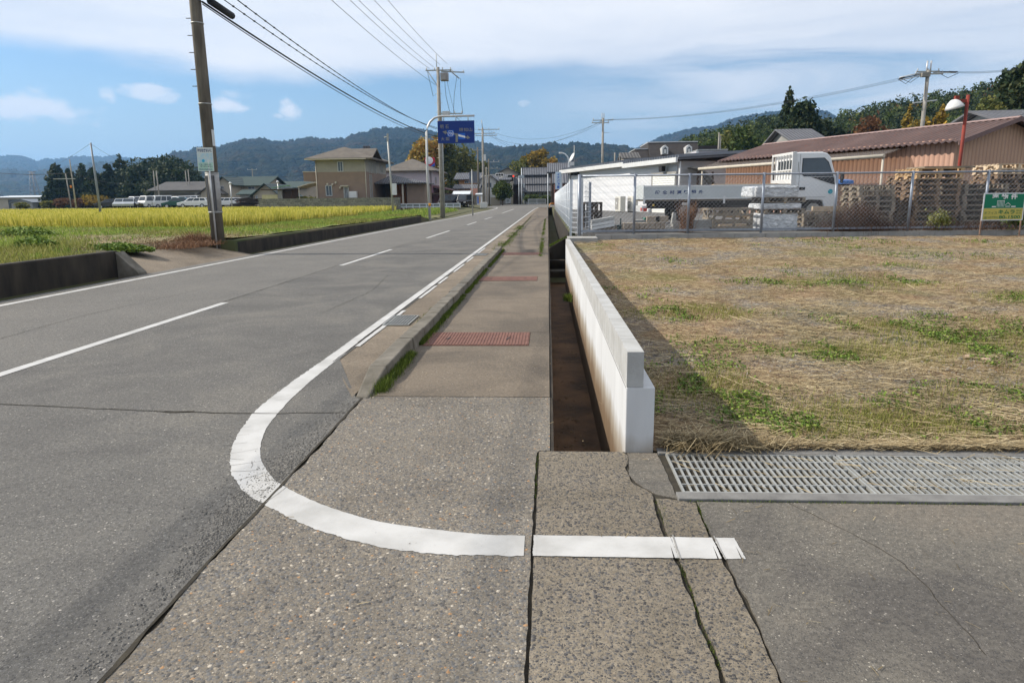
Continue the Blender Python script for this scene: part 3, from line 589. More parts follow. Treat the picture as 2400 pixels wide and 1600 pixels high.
mountain('hill_far', farn, 2600, 1500, 9, mt_b, cols=700, rows=26, tree=6)
mid = [(150, 470), (250, 440), (330, 400), (380, 372), (396, 361), (402, 358), (420, 355), (438, 355), (456, 347), (470, 346), (506, 346), (527, 339), (545, 333.6), (572, 327), (595, 326), (618, 323), (634, 329), (649, 332), (670, 331), (697, 327), (713, 323), (736, 322.5), (754, 325.5), (795, 325.5), (809, 325), (822, 315), (841, 310), (860, 310), (877, 302), (904, 299), (960, 299.5), (989, 303), (1027, 312), (1070, 322), (1114, 330), (1136, 335), (1165, 343), (1192, 348), (1230, 352), (1300, 362), (1400, 380), (1500, 420), (1600, 460)]
mountain('hill', mid, 1750, 750, 17, mt_a, cols=1400, rows=46)
cen = [(980, 440), (1080, 380), (1150, 352), (1192, 346.5), (1209, 345), (1224, 341), (1242, 342), (1268, 339), (1283, 336), (1306, 334), (1317, 340), (1335, 335), (1357, 334), (1386, 339), (1410, 337), (1429, 340), (1465, 343), (1500, 352), (1560, 370), (1650, 400), (1800, 440)]
mountain('hill', cen, 1300, 700, 29, mt_a, cols=800, rows=36)
rt = [(1380, 430), (1450, 372), (1500, 343), (1515, 336), (1532, 328), (1558, 317), (1575, 314), (1601, 305), (1627, 300), (1673, 296), (1700, 284), (1735, 273), (1775, 267), (1806, 262), (1850, 258), (1900, 258), (1939, 261), (1959, 273), (2000, 290), (2100, 330), (2300, 380), (2600, 430)]
mountain('hill', rt, 2400, 1200, 41, mt_a, cols=900, rows=36)

# ---------------------------------------------------------------- foliage builders
lf_ced = leafmat('leaves_dark_cedar', [(.25, (.012, .028, .013)), (.5, (.03, .05, .018)), (.75, (.075, .08, .03))], .12, .3)
lf_grn = leafmat('leaves_green', [(.25, (.025, .05, .012)), (.5, (.065, .095, .022)), (.75, (.15, .16, .04))], .2, .25)
lf_bam = leafmat('leaves_olive', [(.25, (.045, .065, .015)), (.5, (.12, .13, .03)), (.75, (.26, .23, .06))], .25, .22)
lf_yel = leafmat('leaves_yellow', [(.25, (.08, .07, .015)), (.5, (.25, .17, .025)), (.75, (.42, .27, .04))], .25, .3)
lf_org = leafmat('leaves_orange', [(.25, (.11, .1, .02)), (.45, (.3, .22, .04)), (.7, (.4, .2, .04))], .25, .3)
lf_red = leafmat('leaves_russet', [(.25, (.06, .035, .015)), (.5, (.16, .07, .03)), (.75, (.22, .12, .05))], .2, .4)
bark = M('bark', (.12, .09, .065), (.06, .045, .03), 6, .95, .4)
def leaves(C, rad, n, size, flat=.0, shell=.45, up=0):
    """ n leaf clusters round centres C (k,3) of radii rad (k,3) """
    C = np.asarray(C, float); rad = np.asarray(rad, float); wgt = rad.prod(1)**(2/3); wgt /= wgt.sum()
    i = rng.choice(len(C), n, p=wgt); d = rng.normal(size=(n, 3)); d /= np.linalg.norm(d, axis=1)[:, None]
    rr = shell+(1-shell)*rng.random(n)**.5; rr *= 1+.12*rng.normal(size=n); p = C[i]+d*rad[i]*rr[:, None]
    a = rng.normal(size=(n, 3)); a[:, 2] *= (1-flat); a /= np.linalg.norm(a, axis=1)[:, None]; b = np.cross(a, rng.normal(size=(n, 3))); b /= np.linalg.norm(b, axis=1)[:, None]
    s = size*(.5+rng.random(n))[:, None]; 
    return np.stack([p-a*s, p-b*s*.55, p+a*s, p+b*s*.55], 1)
def crown(kind, h, w, seed, base=.12):
    q = np.random.default_rng(seed); C = []; Rr = []
    if kind == 'cone':
        n = int(16+h*1.2)
        for i in range(n):
            t = (i+.5)/n; z = h*(base+(1-base)*t); r = w/2*(1-t)**.75*(.75+.5*q.random())+.15
            for k in range(1+int(3*(1-t)+1.5)):
                a = q.uniform(0, 6.28); f = q.uniform(.3, .75); C.append((math.cos(a)*r*f, math.sin(a)*r*f, z+q.normal(0, h*.02))); s = r*q.uniform(.35, .6)+.1; Rr.append((s, s, h/n*q.uniform(.9, 1.7)))
    elif kind == 'bamboo':
        for k in range(int(w*1.6)+4):
            x = q.uniform(-w/2, w/2); y = q.uniform(-w/4, w/4); top = h*q.uniform(.72, 1)*(1-.35*abs(x/(w/2))**2); lean = q.normal(0, .09)
            for j in range(6):
                z = top*(.3+.7*j/5); C.append((x+lean*z*(j/5), y, z)); s = w*.05+(.9 if j < 4 else .5); Rr.append((s, s, top*.13))
    else:
        n = 22
        for k in range(n):
            a = q.uniform(0, 6.28); e = q.uniform(-.7, 1); rr = q.uniform(.45, .8); cz = h*(base+(1-base)*.5); hh = h*(1-base)/2
            c = math.sqrt(max(0, 1-e*e)); C.append((math.cos(a)*c*w/2*rr, math.sin(a)*c*w/2*rr, cz+e*hh*rr)); s = q.uniform(.22, .38); Rr.append((w*s*.75, w*s*.75, hh*s*1.1))
        C.append((0, 0, h*(base+(1-base)*.5))); Rr.append((w*.3, w*.3, h*(1-base)*.3))
    return C, Rr
def tree(name, label, cat, x, y, z, h, w_, kind, m, seed, n=2500, size=None, group=None, base=.12, trunk=True):
    t = thing(name, label, cat, (x, y, z), random.uniform(0, 6), group); size = size or h*.022+.09; w_ *= 1.28; n = int(n*1.35)
    C, Rr = crown(kind, h, w_, seed, base); npmesh('crown', leaves(C, Rr, n, size), 4, m, t)
    b = MB(); tr = h*.018+.05; b.tube([(0, 0, -.3), (w_*.01, 0, h*.3), (0, w_*.01, h*(.6 if kind != 'cone' else .93))], tr, 7, tr*.25)
    if kind != 'cone':
        for k in range(7):
            i = random.randrange(len(C)); c = C[i]; b.tube([(0, 0, h*(.15+.05*k)), (c[0]*.5, c[1]*.5, (h*(.2+.05*k)+c[2])/2), c], tr*.4, 5, tr*.12)
    obj('trunk', b, bark, t); return t
def gone(x, yb, yt, Y):     # world x, base z and height from photo column and depth
    return XA(x, Y, yb), ZA(yt, Y, x)

# dark cedars behind the car park
for i, (x, yt, hw, kd) in enumerate(((139, 384, 28, 'cone'), (168, 396, 26, 'cone'), (200, 386, 30, 'cone'), (228, 394, 30, 'cone'), (262, 382, 24, 'cone'), (293, 366, 36, 'cone'), (318, 400, 28, 'cone'), (350, 378, 40, 'round'), (383, 354, 60, 'round'), (412, 372, 50, 'round'), (438, 396, 36, 'round'), (455, 405, 24, 'cone'))):
    Y = 165+(i % 3)*9; X = XA(x, Y); top = ZA(yt, Y, x); k = Y/1609
    pos = ('leftmost', 'second from the left', 'third from the left', 'fourth from the left', 'fifth from the left', 'sixth from the left, a tall pointed one', 'seventh from the left, a low one', 'eighth from the left', 'tallest broad one with a layered top', 'broad one just right of the tallest', 'last but one on the right', 'rightmost small one')[i]
    tree('cedar_tree', 'dark evergreen behind the parked cars, '+pos, 'tree', X, Y, .7, top-.7, hw*k*1.45*1.5, kd, lf_ced, 100+i, 5200, .4, 'dark evergreens behind the car park', base=.02 if kd == 'cone' else .05)
# shrubs before them
for i, (x, yt, ww, m, lb) in enumerate(((118, 470, 30, lf_bam, 'yellow green bush at the far field edge, leftmost'), (146, 462, 28, lf_red, 'russet bush beside the yellow one at the field edge'), (190, 464, 26, lf_red, 'small russet bush behind the leaning lattice pole'), (222, 456, 38, lf_yel, 'rounded olive yellow bush behind the thin field pole'), (262, 466, 34, lf_bam, 'low olive hedge bush left of the black car'), (296, 463, 30, lf_bam, 'low olive bush behind the parked cars'), (325, 460, 30, lf_bam, 'clipped round olive bush at the right end of the hedge'), (50, 474, 20, lf_bam, 'small bush before the pale sheds at the left edge'))):
    Y = 128; X = XA(x, Y); tree('field_bush', lb, 'bush', X, Y, .7, ZA(yt, Y, x)-.7, ww*Y/1609*1.2, 'round', m, 140+i, 1300, .22, 'bushes along the far edge of the rice field', base=0)
# middle grove
Y = 150
for i, (x, yt, hw, kd, m, lb) in enumerate(((1000, 312, 56, 'round', lf_org, 'tall orange and yellow autumn tree left of the blue road sign'), (1052, 322, 50, 'bamboo', lf_bam, 'tall olive tree behind the blue sign and pole'), (1090, 346, 60, 'bamboo', lf_bam, 'olive bamboo clump right below the blue sign'), (1060, 372, 60, 'round', lf_grn, 'dark green tree low in the grove beside the pink house'), (1112, 372, 44, 'round', lf_grn, 'dark green tree at the right end of the grove'), (1030, 400, 60, 'round', lf_grn, 'green tree just behind the pink house roof'))):
    tree('grove_tree', lb, 'tree', XA(x, Y+i*3), Y+i*3, .7, ZA(yt, Y+i*3, x)-.7, hw*Y/1609*1.15, kd, m, 160+i, 5200, .36, 'trees of the grove behind the pink house', base=.08)
for i, (x, yt, hw, m, lb) in enumerate(((1262, 345, 44, lf_yel, 'tall golden tree above the tiled townhouse'), (1222, 372, 56, lf_bam, 'broad olive yellow tree left of the golden one'), (1240, 362, 40, lf_yel, 'golden brown tree between the two townhouse trees'), (1294, 365, 22, lf_org, 'small orange tree right of the golden one'), (1200, 390, 30, lf_bam, 'low yellowish shrubby tree left end of the group'))):
    Yt = 178+i*2; tree('autumn_tree', lb, 'tree', XA(x, Yt), Yt, .7, ZA(yt, Yt, x)-.7, hw*Yt/1609*1.1, 'round', m, 180+i, 3600, .38, 'autumn trees behind the tiled townhouse', base=.1)
Yt = 118; tree('round_garden_tree', 'dark green clipped round tree at the road junction', 'tree', XA(1178, Yt), Yt, .6, ZA(424, Yt, 1178)-.6, 32*Yt/1609*1.1, 'round', lf_grn, 191, 3800, .17, None, base=.05)

# right hillside: ground mound plus its wood
sky_r = [(1560, 345), (1600, 340), (1640, 322), (1660, 316), (1690, 305), (1720, 292), (1750, 288), (1800, 282), (1850, 275), (1900, 282), (1935, 288), (1960, 282), (1990, 270), (2020, 262), (2060, 252), (2110, 240), (2160, 232), (2200, 226), (2250, 216), (2300, 206), (2340, 196), (2400, 180), (2600, 150), (2900, 130)]
def hillz(X, Y):
    # height of the hillside ground so that its wooded skyline follows the photo
    az = X/np.maximum(Y, 1); r = np.hypot(X, Y)
    xs = np.array([p[0] for p in sky_r]); tt = []; aa = []
    for p in sky_r: d = ray(*p); aa.append(d[0]/d[1]); tt.append(d[2]/math.hypot(d[0], d[1]))
    crest = np.interp(az, aa, tt)*255-8
    f = np.clip((r-105)/150, 0, 1); return .6+np.maximum(crest, 0)*(f*f*(3-2*f))
xx = np.linspace(0.14, 1.25, 70); rr = np.r_[np.linspace(100, 262, 40), [280, 330, 400]]
P = np.zeros((len(xx), len(rr), 3))
for i, a in enumerate(xx):
    for j, r in enumerate(rr):
        Yy = r/math.hypot(a, 1); Xx = a*Yy; z = float(hillz(Xx, Yy)); z = z if r <= 262 else z*(1-(r-262)/150)
        P[i, j] = (Xx, Yy, z)
o = gridmesh('hillside', P, M('hillside_floor', (.03, .04, .015), (.05, .05, .02), .2, .95)); o['kind'] = 'structure'
def wood():
    for m, nm, frac, lab in ((lf_ced, 'cedar_wood', .62, 'dark evergreen wood covering the right hillside'), (lf_grn, 'broadleaf_wood', .28, 'green broadleaf trees mixed through the right hillside wood'), (lf_yel, 'autumn_wood', .045, 'yellow autumn trees dotted in the right hillside wood'), (lf_red, 'russet_wood', .055, 'russet trees dotted in the right hillside wood')):
        V = []; n = int(1500*frac)
        for k in range(n):
            a = rng.uniform(.17, .95); r = rng.uniform(118, 258); Yy = r/math.hypot(a, 1); Xx = a*Yy; z = float(hillz(Xx, Yy)); h = rng.uniform(7, 10.5); ww = rng.uniform(3.6, 6) 
            if m is lf_yel or m is lf_red: h *= .8
            lv = 0.35; C = []; Rr = []
            if m is lf_ced:
                for q in range(6): t = q/6; s = ww/2*(1-t)**.7+.2; C.append((Xx+rng.normal(0, .25), Yy+rng.normal(0, .25), z+h*(.2+.8*t))); Rr.append((s, s, h*.11))
            else:
                for q in range(5): C.append((Xx+rng.normal(0, ww*.2), Yy+rng.normal(0, ww*.2), z+h*rng.uniform(.35, .85))); Rr.append((ww*.3, ww*.3, h*.17))
            V.append(leaves(C, Rr, 300, .2+r*.0006))
        o = npmesh(nm, np.concatenate(V), 4, m); tag(o, lab, kind='stuff')
wood()
for i, (x, yt, hw, Yt, kd, m, n, lb, bs) in enumerate((
    (1835, 212, 58, 100, 'cone', lf_ced, 6500, 'tall pointed brownish green cedar rising above the maroon shed roof', .05), (1862, 250, 60, 96, 'round', lf_ced, 6500, 'dense dark tree right against the tall pointed cedar', .05),
    (1800, 300, 50, 95, 'round', lf_grn, 3600, 'green tree low at the left foot of the tall cedar', 0), (1920, 260, 76, 98, 'round', lf_ced, 6500, 'broad dark tree right of the tall cedar with a ragged top', .05),
    (1745, 300, 60, 108, 'round', lf_grn, 4200, 'bushy green tree left of the tall cedar', 0), (1690, 315, 60, 112, 'bamboo', lf_bam, 4200, 'pale green bamboo clump above the grey houses', 0), (1650, 328, 46, 112, 'round', lf_grn, 3000, 'dark green tree at the left foot of the hillside', 0),
    (2018, 268, 56, 100, 'round', lf_red, 4200, 'russet brown tree behind the middle of the maroon roof', 0), (2110, 255, 40, 88, 'cone', lf_yel, 3400, 'narrow olive yellow tree left of the right utility pole', 0), (2148, 272, 46, 84, 'round', lf_yel, 3400, 'bright yellow green tree left behind the right utility pole', 0), (2185, 246, 36, 84, 'cone', lf_yel, 3400, 'narrow yellow tree right behind the right utility pole', 0),
    (2392, 120, 80, 66, 'round', lf_ced, 5200, 'tall dark tree cut by the right edge with an open ragged crown', .55), (2400, 190, 110, 70, 'round', lf_ced, 6500, 'dense dark tree below the tall one at the right edge', 0), (2290, 232, 70, 92, 'round', lf_bam, 4400, 'olive tree right of the red street lamp', 0), (2330, 215, 60, 96, 'round', lf_grn, 4000, 'green tree behind the gable end of the maroon shed', 0))):
    zb = max(.7, float(hillz(XA(x, Yt), Yt))); tree('hillside_tree', lb, 'tree', XA(x, Yt), Yt, zb, ZA(yt, Yt, x)-zb, hw*Yt/1609*1.15, kd, m, 210+i, n, .26 if Yt < 90 else .3, 'single trees at the foot of the wooded hill', base=bs)

# ---------------------------------------------------------------- low vegetation
def blades(x, y, z, h, wd, lean=.5, droop=0):
    n = len(x); a = rng.uniform(0, 6.283, n); ca, sa = np.cos(a), np.sin(a); b = rng.uniform(0, 6.283, n)
    l = lean*rng.random(n)*h; tx, ty = x+np.cos(b)*l, y+np.sin(b)*l; w2 = wd*(.6+.8*rng.random(n))/2
    base = np.stack([x-ca*w2, y-sa*w2, z], -1); bas2 = np.stack([x+ca*w2, y+sa*w2, z], -1)
    k = .35; t1 = np.stack([tx+ca*w2*k, ty+sa*w2*k, z+h*(.8+.4*rng.random(n))], -1); t2 = np.stack([tx-ca*w2*k, ty-sa*w2*k, t1[:, 2]], -1)
    return np.stack([base, bas2, t1, t2], 1)
def strawm(x, y, z, ln, wd, ang=None, tilt=.12):
    n = len(x); a = rng.uniform(0, 3.1416, n) if ang is None else ang; dx, dy = np.cos(a)*ln/2, np.sin(a)*ln/2; px, py = -np.sin(a)*wd/2, np.cos(a)*wd/2; dz = (rng.random(n)-.5)*tilt*ln
    return np.stack([np.stack([x-dx-px, y-dy-py, z-dz], -1), np.stack([x+dx-px, y+dy-py, z+dz], -1), np.stack([x+dx+px, y+dy+py, z+dz+wd*.3], -1), np.stack([x-dx+px, y-dy+py, z-dz+wd*.3], -1)], 1)
g_fresh = leafmat('grass_fresh', [(.2, (.09, .15, .02)), (.5, (.2, .29, .045)), (.8, (.38, .44, .1))], .3, 1.5, var=.7)
g_olive = leafmat('grass_olive', [(.2, (.1, .12, .025)), (.5, (.22, .23, .05)), (.8, (.38, .36, .12))], .3, 1.2, var=.7)
g_clover = leafmat('clover_leaves', [(.2, (.055, .1, .015)), (.5, (.11, .18, .028)), (.8, (.24, .31, .055))], .15, 2.5, var=.7)
g_straw = leafmat('dry_straw', [(.15, (.1, .075, .04)), (.4, (.24, .18, .095)), (.65, (.39, .3, .165)), (.9, (.58, .48, .3))], .1, 1.2, var=.75)
g_brown = leafmat('dry_brown_stalks', [(.2, (.07, .035, .02)), (.5, (.2, .1, .055)), (.8, (.36, .22, .13))], .1, 1.2, var=.8)
g_rice = leafmat('rice_blades', [(.2, (.24, .26, .04)), (.5, (.5, .45, .07)), (.8, (.66, .58, .17))], .3, .25, var=.6)
g_moss = leafmat('moss_grass', [(.2, (.03, .05, .01)), (.5, (.08, .12, .018)), (.8, (.17, .22, .035))], .25, 2.5, var=.7)
# the vacant lot
def lot_mat():
    m, nt, N, L, b = newmat('lot_soil'); b.inputs['Roughness'].default_value = .95; b.inputs['Specular IOR Level'].default_value = .1
    v = coords(N, L); vo = N.new('ShaderNodeTexVoronoi'); vo.inputs['Scale'].default_value = 42; L.new(v, vo.inputs['Vector']); sp = N.new('ShaderNodeSeparateColor'); L.new(vo.outputs['Color'], sp.inputs[0])
    st = ramp(N, L, sp.outputs[0], [(0, (.12, .12, .12)), (.3, (.2, .19, .18)), (.6, (.14, .12, .1)), (.8, (.3, .28, .25)), (.95, (.45, .42, .38))], 'CONSTANT')
    n = noise(N, L, v, .9, 6); n2 = noise(N, L, v, 14, 6, .7); e = ramp(N, L, n2.outputs[0], [(.3, (.11, .075, .045)), (.5, (.22, .15, .09)), (.7, (.34, .25, .15))])
    k = ramp(N, L, n.outputs[0], [(.45, (0, 0, 0)), (.6, (.8, .8, .8))]); c = mixc(N, L, k, e, st)
    n3 = noise(N, L, v, .5, 5); c = mixc(N, L, ramp(N, L, n3.outputs[0], [(.52, (0, 0, 0)), (.66, (.7, .7, .7))]), c, (.13, .13, .04))
    L.new(c, b.inputs['Base Color']); bumpn(N, L, b, mth(N, L, 'SUBTRACT', n2.outputs[0], vo.outputs['Distance']), .7, .02); return m
xs = np.r_[np.linspace(.64, 12, 120), np.linspace(12.5, 40, 30)]; ys = np.linspace(3.98, 18.0, 130)
GXX, GYY = np.meshgrid(xs, ys, indexing='ij')
def lz(x, y): return lotz(y)+(fbm(np.asarray(x)*1.3, np.asarray(y)*1.3, 4)-.5)*.09*np.clip((np.asarray(y)-3.98)*1.2, 0, 1)
GYY = 3.98+(GYY-3.98)/14.02*(18.1+.0535*(GXX-.75)-3.98); P = np.stack([GXX, GYY, lz(GXX, GYY)], -1); o = gridmesh('vacant_lot', P, lot_mat()); o['kind'] = 'structure'
def lotpts(n, y0=4.0, y1=17.9):
    u = rng.random(n); y = y0*(y1/y0)**u; x = .68+rng.random(n)**.9*(y*.78+.6); return x, y
patches = [(1.5, 8.1, .75, .5), (1.9, 8.3, .5, .4), (2.5, 6.5, .5, .45), (2.8, 6.2, .5, .35), (2.05, 4.5, .6, .35), (2.7, 4.35, .9, .3), (4.3, 6.7, .8, .5), (1.35, 5.4, .3, .5), (3.6, 7.4, .4, .3), (3.2, 5.1, .7, .4), (5, 10.5, 1, .5), (3.4, 10.5, .7, .3), (6.5, 9.3, .9, .4)]
def green(x, y):
    g = sum(np.exp(-((x-a)/c)**2-((y-b)/d)**2) for a, b, c, d in patches); return g*.9+(fbm(x*.8+4, y*.8, 5, .6)-.41)*2.2-.12*(x < 1.2)  # last term thins bright greens beside the wall, deepening its shadow there
V = []
x, y = lotpts(150000); k = (rng.random(len(x)) > np.clip(green(x, y)*.55, 0, .8)) & (rng.random(len(x)) < .35+1.6*(fbm(x*1.7, y*1.7+7, 4)-.28)); x, y = x[k], y[k]
V.append(strawm(x, y, lz(x, y)+.006+rng.random(len(x))*.03, rng.uniform(.015, .085, len(x))*(1+y*.04), .0019*(1+y*.13), np.where(rng.random(len(x)) < .6, rng.normal(-.35, .5, len(x)), rng.uniform(0, 3.14, len(x))), .25))
x, y = lotpts(1100); V.append(strawm(x, y, lz(x, y)+.03, rng.uniform(.12, .4, len(x)), .0035*(1+y*.1), rng.normal(-.4, .45, len(x)), .12))
n = 2600; x = rng.uniform(.76, 5, n); y = 3.99+np.abs(rng.normal(0, .045, n)); V.append(strawm(x, y, np.full(n, .02)+rng.random(n)*.03, rng.uniform(.04, .2, n), .003, rng.normal(0, .4, n), .3))
n = 1500; x = .72+np.abs(rng.normal(.25, .22, n)); y = rng.normal(4.03, .06, n); V.append(strawm(x, y, np.full(n, .02)+rng.random(n)*.06, rng.uniform(.05, .2, n), .003, None, .5))
tag(npmesh('dry_grass', np.concatenate(V), 4, g_straw), 'cut dry straw lying over the vacant lot', kind='stuff')
x, y = lotpts(16000); k = rng.random(len(x)) < .55*(fbm(x*1.1+9, y*1.1, 4)-.2); x, y = x[k], y[k]
tag(npmesh('brown_stubble', np.concatenate([strawm(x, y, lz(x, y)+.01+rng.random(len(x))*.02, rng.uniform(.03, .12, len(x)), .0028*(1+y*.12)), blades(x, y, lz(x, y), rng.uniform(.015, .05, len(x)), .003*(1+y*.1), 1.2)]), 4, g_brown), 'reddish brown stubble scattered over the lot', kind='stuff')
x, y = lotpts(150000); gg = green(x, y); k = gg > .28+rng.random(len(x))*.75; x, y, gg = x[k], y[k], gg[k]; f = fbm(x*2+3, y*2, 3)
k = f > .5; 
tag(npmesh('short_grass', blades(x[k], y[k], lz(x[k], y[k]), rng.uniform(.02, .06, k.sum()), .003*(1+y[k]*.12), 1.1), 4, g_olive), 'short olive grass in patches on the lot', kind='stuff')
k = ~k; xx_, yy_ = x[k], y[k]
tag(npmesh('clover', leaves(np.stack([xx_, yy_, lz(xx_, yy_)+.02], -1)[:1], [(1, 1, 1)], 1, .01) if False else np.concatenate([blades(xx_, yy_, lz(xx_, yy_), rng.uniform(.015, .05, len(xx_)), .006*(1+yy_*.07), 1.3), strawm(xx_, yy_, lz(xx_, yy_)+rng.uniform(.015, .04, len(xx_)), .012*(1+yy_*.06), .011*(1+yy_*.06), None, .8)]), 4, g_clover), 'bright green clover patches on the lot', kind='stuff')
def stone(c, s, seed, m, lab, grp='stones lying on the vacant lot'):
    b = MB(); q = np.random.default_rng(seed); me = []; n1, n2 = 9, 6; f = q.uniform(.7, 1.2, 3)
    pr = []; vs = [(0, 0, -.5*f[2]*s)]
    for i in range(1, n2):
        for k in range(n1):
            th = math.pi*i/n2; ph = 6.283*k/n1; r = q.uniform(.85, 1.1); vs.append((math.sin(th)*math.cos(ph)*s*f[0]*r, math.sin(th)*math.sin(ph)*s*f[1]*r, -math.cos(th)*s*.6*f[2]*r))
    vs.append((0, 0, .55*f[2]*s)); fs = [(0, 1+(k+1) % n1, 1+k) for k in range(n1)]+[(1+i*n1+k, 1+i*n1+(k+1) % n1, 1+(i+1)*n1+(k+1) % n1, 1+(i+1)*n1+k) for i in range(n2-2) for k in range(n1)]
    e = len(vs)-1; fs += [(e, e-n1+k, e-n1+(k+1) % n1) for k in range(n1)]
    b.add(vs, fs, False); o = obj('stone', b, m); o.location = c; return tag(o, lab, 'stone', grp)
stm = M('field_stone', (.3, .27, .24), (.2, .18, .16), 20, .85, .3); stt = M('field_stone_tan', (.42, .3, .22), (.3, .21, .15), 20, .85, .3)
for i, (px, py, s, m, lab) in enumerate(((2265, 830, .045, stt, 'tan stone in the pale cluster right on the lot, the pointed one'), (2222, 822, .04, stt, 'pinkish stone left of the pointed tan one'), (2318, 818, .035, stm, 'small grey stone at the right end of the stone cluster'), (2205, 826, .028, stm, 'grey stone at the left end of the stone cluster'), (1532, 842, .022, stm, 'pale pebble in the shade right of the white wall end'), (1720, 800, .024, stt, 'orange tinted pebble near the middle green patch'), (1830, 845, .03, stt, 'flat tan stone before the middle green patch'), (1550, 612, .03, stm, 'white stone far back on the lot'))):
    x, y, z = GX(px*1.0204, py*1.0204, .08); z = float(lz(x, y)); x, y, z = GX(px*1.0204, py*1.0204, z); stone((x, y, z+s*.3), s, 300+i, m, lab)
V = MB()
x, y = lotpts(1800); k = fbm(x*.9, y*.9, 4) > .5; x, y = np.r_[x[k], rng.normal(3.75, .5, 700), rng.normal(3.0, .3, 200)], np.r_[y[k], rng.normal(5.6, .4, 700), rng.normal(5.0, .3, 200)]; zz = lz(x, y)
for a, b_, c in zip(x, y, zz):
    s = rng.uniform(.004, .014)*(1+b_*.04); an = rng.uniform(0, 6); vs = [(a+math.cos(an+t)*s*rng.uniform(.7, 1.2), b_+math.sin(an+t)*s, c) for t in (0, 1.3, 2.6, 3.8, 5)]+[(a, b_, c+s*.8)]
    V.add(vs, [(j, (j+1) % 5, 5) for j in range(5)])
struct('gravel', V, stm, kind='stuff')
# green fringe along the kerb foot, the crack moss, the channel weeds
V = []
n = 20000; y = 5.25*(21/5.25)**rng.random(n); x = -1.37+np.abs(rng.normal(0, .03, n)); k = fbm(y*1.3, y*0+2, 4) > .33; V.append(blades(x[k], y[k], np.zeros(k.sum()), rng.uniform(.01, .05, k.sum())*(1+.6*(y[k] < 6.5)), .003*(1+y[k]*.1), .9))
n = 700; y = np.concatenate([rng.normal(5.35, .1, n//2), rng.normal(6.0, .2, n//2)]); x = rng.normal(-1.35, .035, n); V.append(blades(x, y, np.zeros(n), rng.uniform(.03, .085, n), .004, 1.0))
n = 700; y = rng.uniform(8.2, 9.6, n); x = rng.normal(-1.6, .03, n); V.append(blades(x, y, np.zeros(n), rng.uniform(.01, .035, n), .004, 1.0))
n = 4500; y = rng.uniform(20, 40, n); x = rng.normal(-1.5, .13, n); k = fbm(y*1.4+5, x*3, 4) > .5; V.append(blades(x[k], y[k], np.zeros(k.sum()), rng.uniform(.03, .09, k.sum()), .007, .8))
n = 5000; y = rng.uniform(18.5, 55, n); x = rng.normal(-.2, .035, n); k = fbm(y*1.5+9, y*0, 4) > .46; V.append(blades(x[k], y[k], np.zeros(k.sum()), rng.uniform(.02, .07, k.sum()), .007, .8))
n = 2500; x = rng.uniform(.05, .58, n); y = rng.uniform(20.85, 21.15, n); V.append(blades(x, y, .06+x*.5, rng.uniform(.02, .07, n), .012, .8))
n = 400; x = rng.normal(.4, .05, n); y = rng.normal(12.4, .1, n); V.append(blades(x, y, np.full(n, -.3), rng.uniform(.05, .12, n), .012, 1))
n = 500; y = rng.uniform(2.9, 3.3, n); x = rng.normal(.562, .008, n); V.append(blades(x, y, np.full(n, -.015), rng.uniform(.008, .02, n), .003, 1))
n = 450; y = rng.uniform(2.0, 2.75, n); x = rng.normal(.56, .007, n); V.append(blades(x, y, np.full(n, -.015), rng.uniform(.008, .018, n), .003, 1))
n = 400; y = rng.uniform(2.95, 3.25, n); x = rng.normal(.748, .006, n); V.append(blades(x, y, np.full(n, -.012), rng.uniform(.008, .018, n), .003, 1))
n = 300; y = rng.uniform(3.3, 3.95, n); x = rng.normal(-.07, .006, n); V.append(blades(x, y, np.full(n, -.012), rng.uniform(.006, .016, n), .003, 1))
n = 700; x = rng.uniform(.7, 3.2, n); y = rng.normal(3.268, .006, n); V.append(blades(x, y, np.full(n, -.0), rng.uniform(.004, .014, n), .003, 1))
tag(npmesh('weeds_along_kerb', np.concatenate(V), 4, g_moss), 'moss and weeds growing along kerb, joints and channel', kind='stuff')
n = 170; x = rng.uniform(.8, 4, n); y = rng.uniform(1.7, 3.25, n); V2 = [strawm(x, y, np.full(n, .008), rng.uniform(.01, .06, n), .0028, None, .15)]
n = 60; x = rng.uniform(-1.3, .7, n); y = rng.uniform(2, 7, n); V2.append(strawm(x, y, np.full(n, .006), rng.uniform(.008, .05, n), .0028, None, .15))
n = 60; x = rng.uniform(.72, 3, n); y = rng.uniform(3.37, 3.92, n); V2.append(strawm(x, y, np.full(n, .012), rng.uniform(.03, .22, n), .0035, rng.normal(-.5, .5, n), .1))
tag(npmesh('loose_straw', np.concatenate(V2), 4, g_straw), 'loose bits of straw lying on the drive, grating and pavement', kind='stuff')
# left verge
def vz(x, y): return gz(x, y)+.02
def verge(n, y0=9, y1=56):
    y = y0*(y1/y0)**rng.random(n); wd_ = np.where(y < 33, 20, 4.6); x = -9.46-rng.random(n)*np.where(y < 16, y*.75, wd_+np.clip(20-y, 0, 9)); return x, y
P = []
xs = np.r_[-9.44, -9.7, -10.2, -10.7, -11.3, np.linspace(-12, -34, 30)]; ys = np.linspace(4, 62, 90); A, B = np.meshgrid(xs, ys, indexing='ij')
hole = (A[:-1, :-1] > -10.75) & (B[:-1, :-1] > 14.0) & (B[:-1, :-1] < 20.1)
P = np.stack([A, B, gz(A, B)+.015+(fbm(A*.7, B*.7, 3)-.3)*.12], -1); vm = M('verge_soil', (.2, .16, .085), (.12, .16, .04), .8, .95, .6, det=8); o = gridmesh('grass_verge', P, vm, hole=hole); o['kind'] = 'structure'
def rice_front(x): return np.interp(x, [-200, -60, -26.7, -20.5, -14.3, -13.6], [60, 38, 32.6, 30.4, 29.1, 31])
def rice_right(y): return np.interp(y, [29, 31.6, 38.8, 62, 81, 110], [-14.3, -13.6, -13.9, -15.6, -17.6, -19.5])
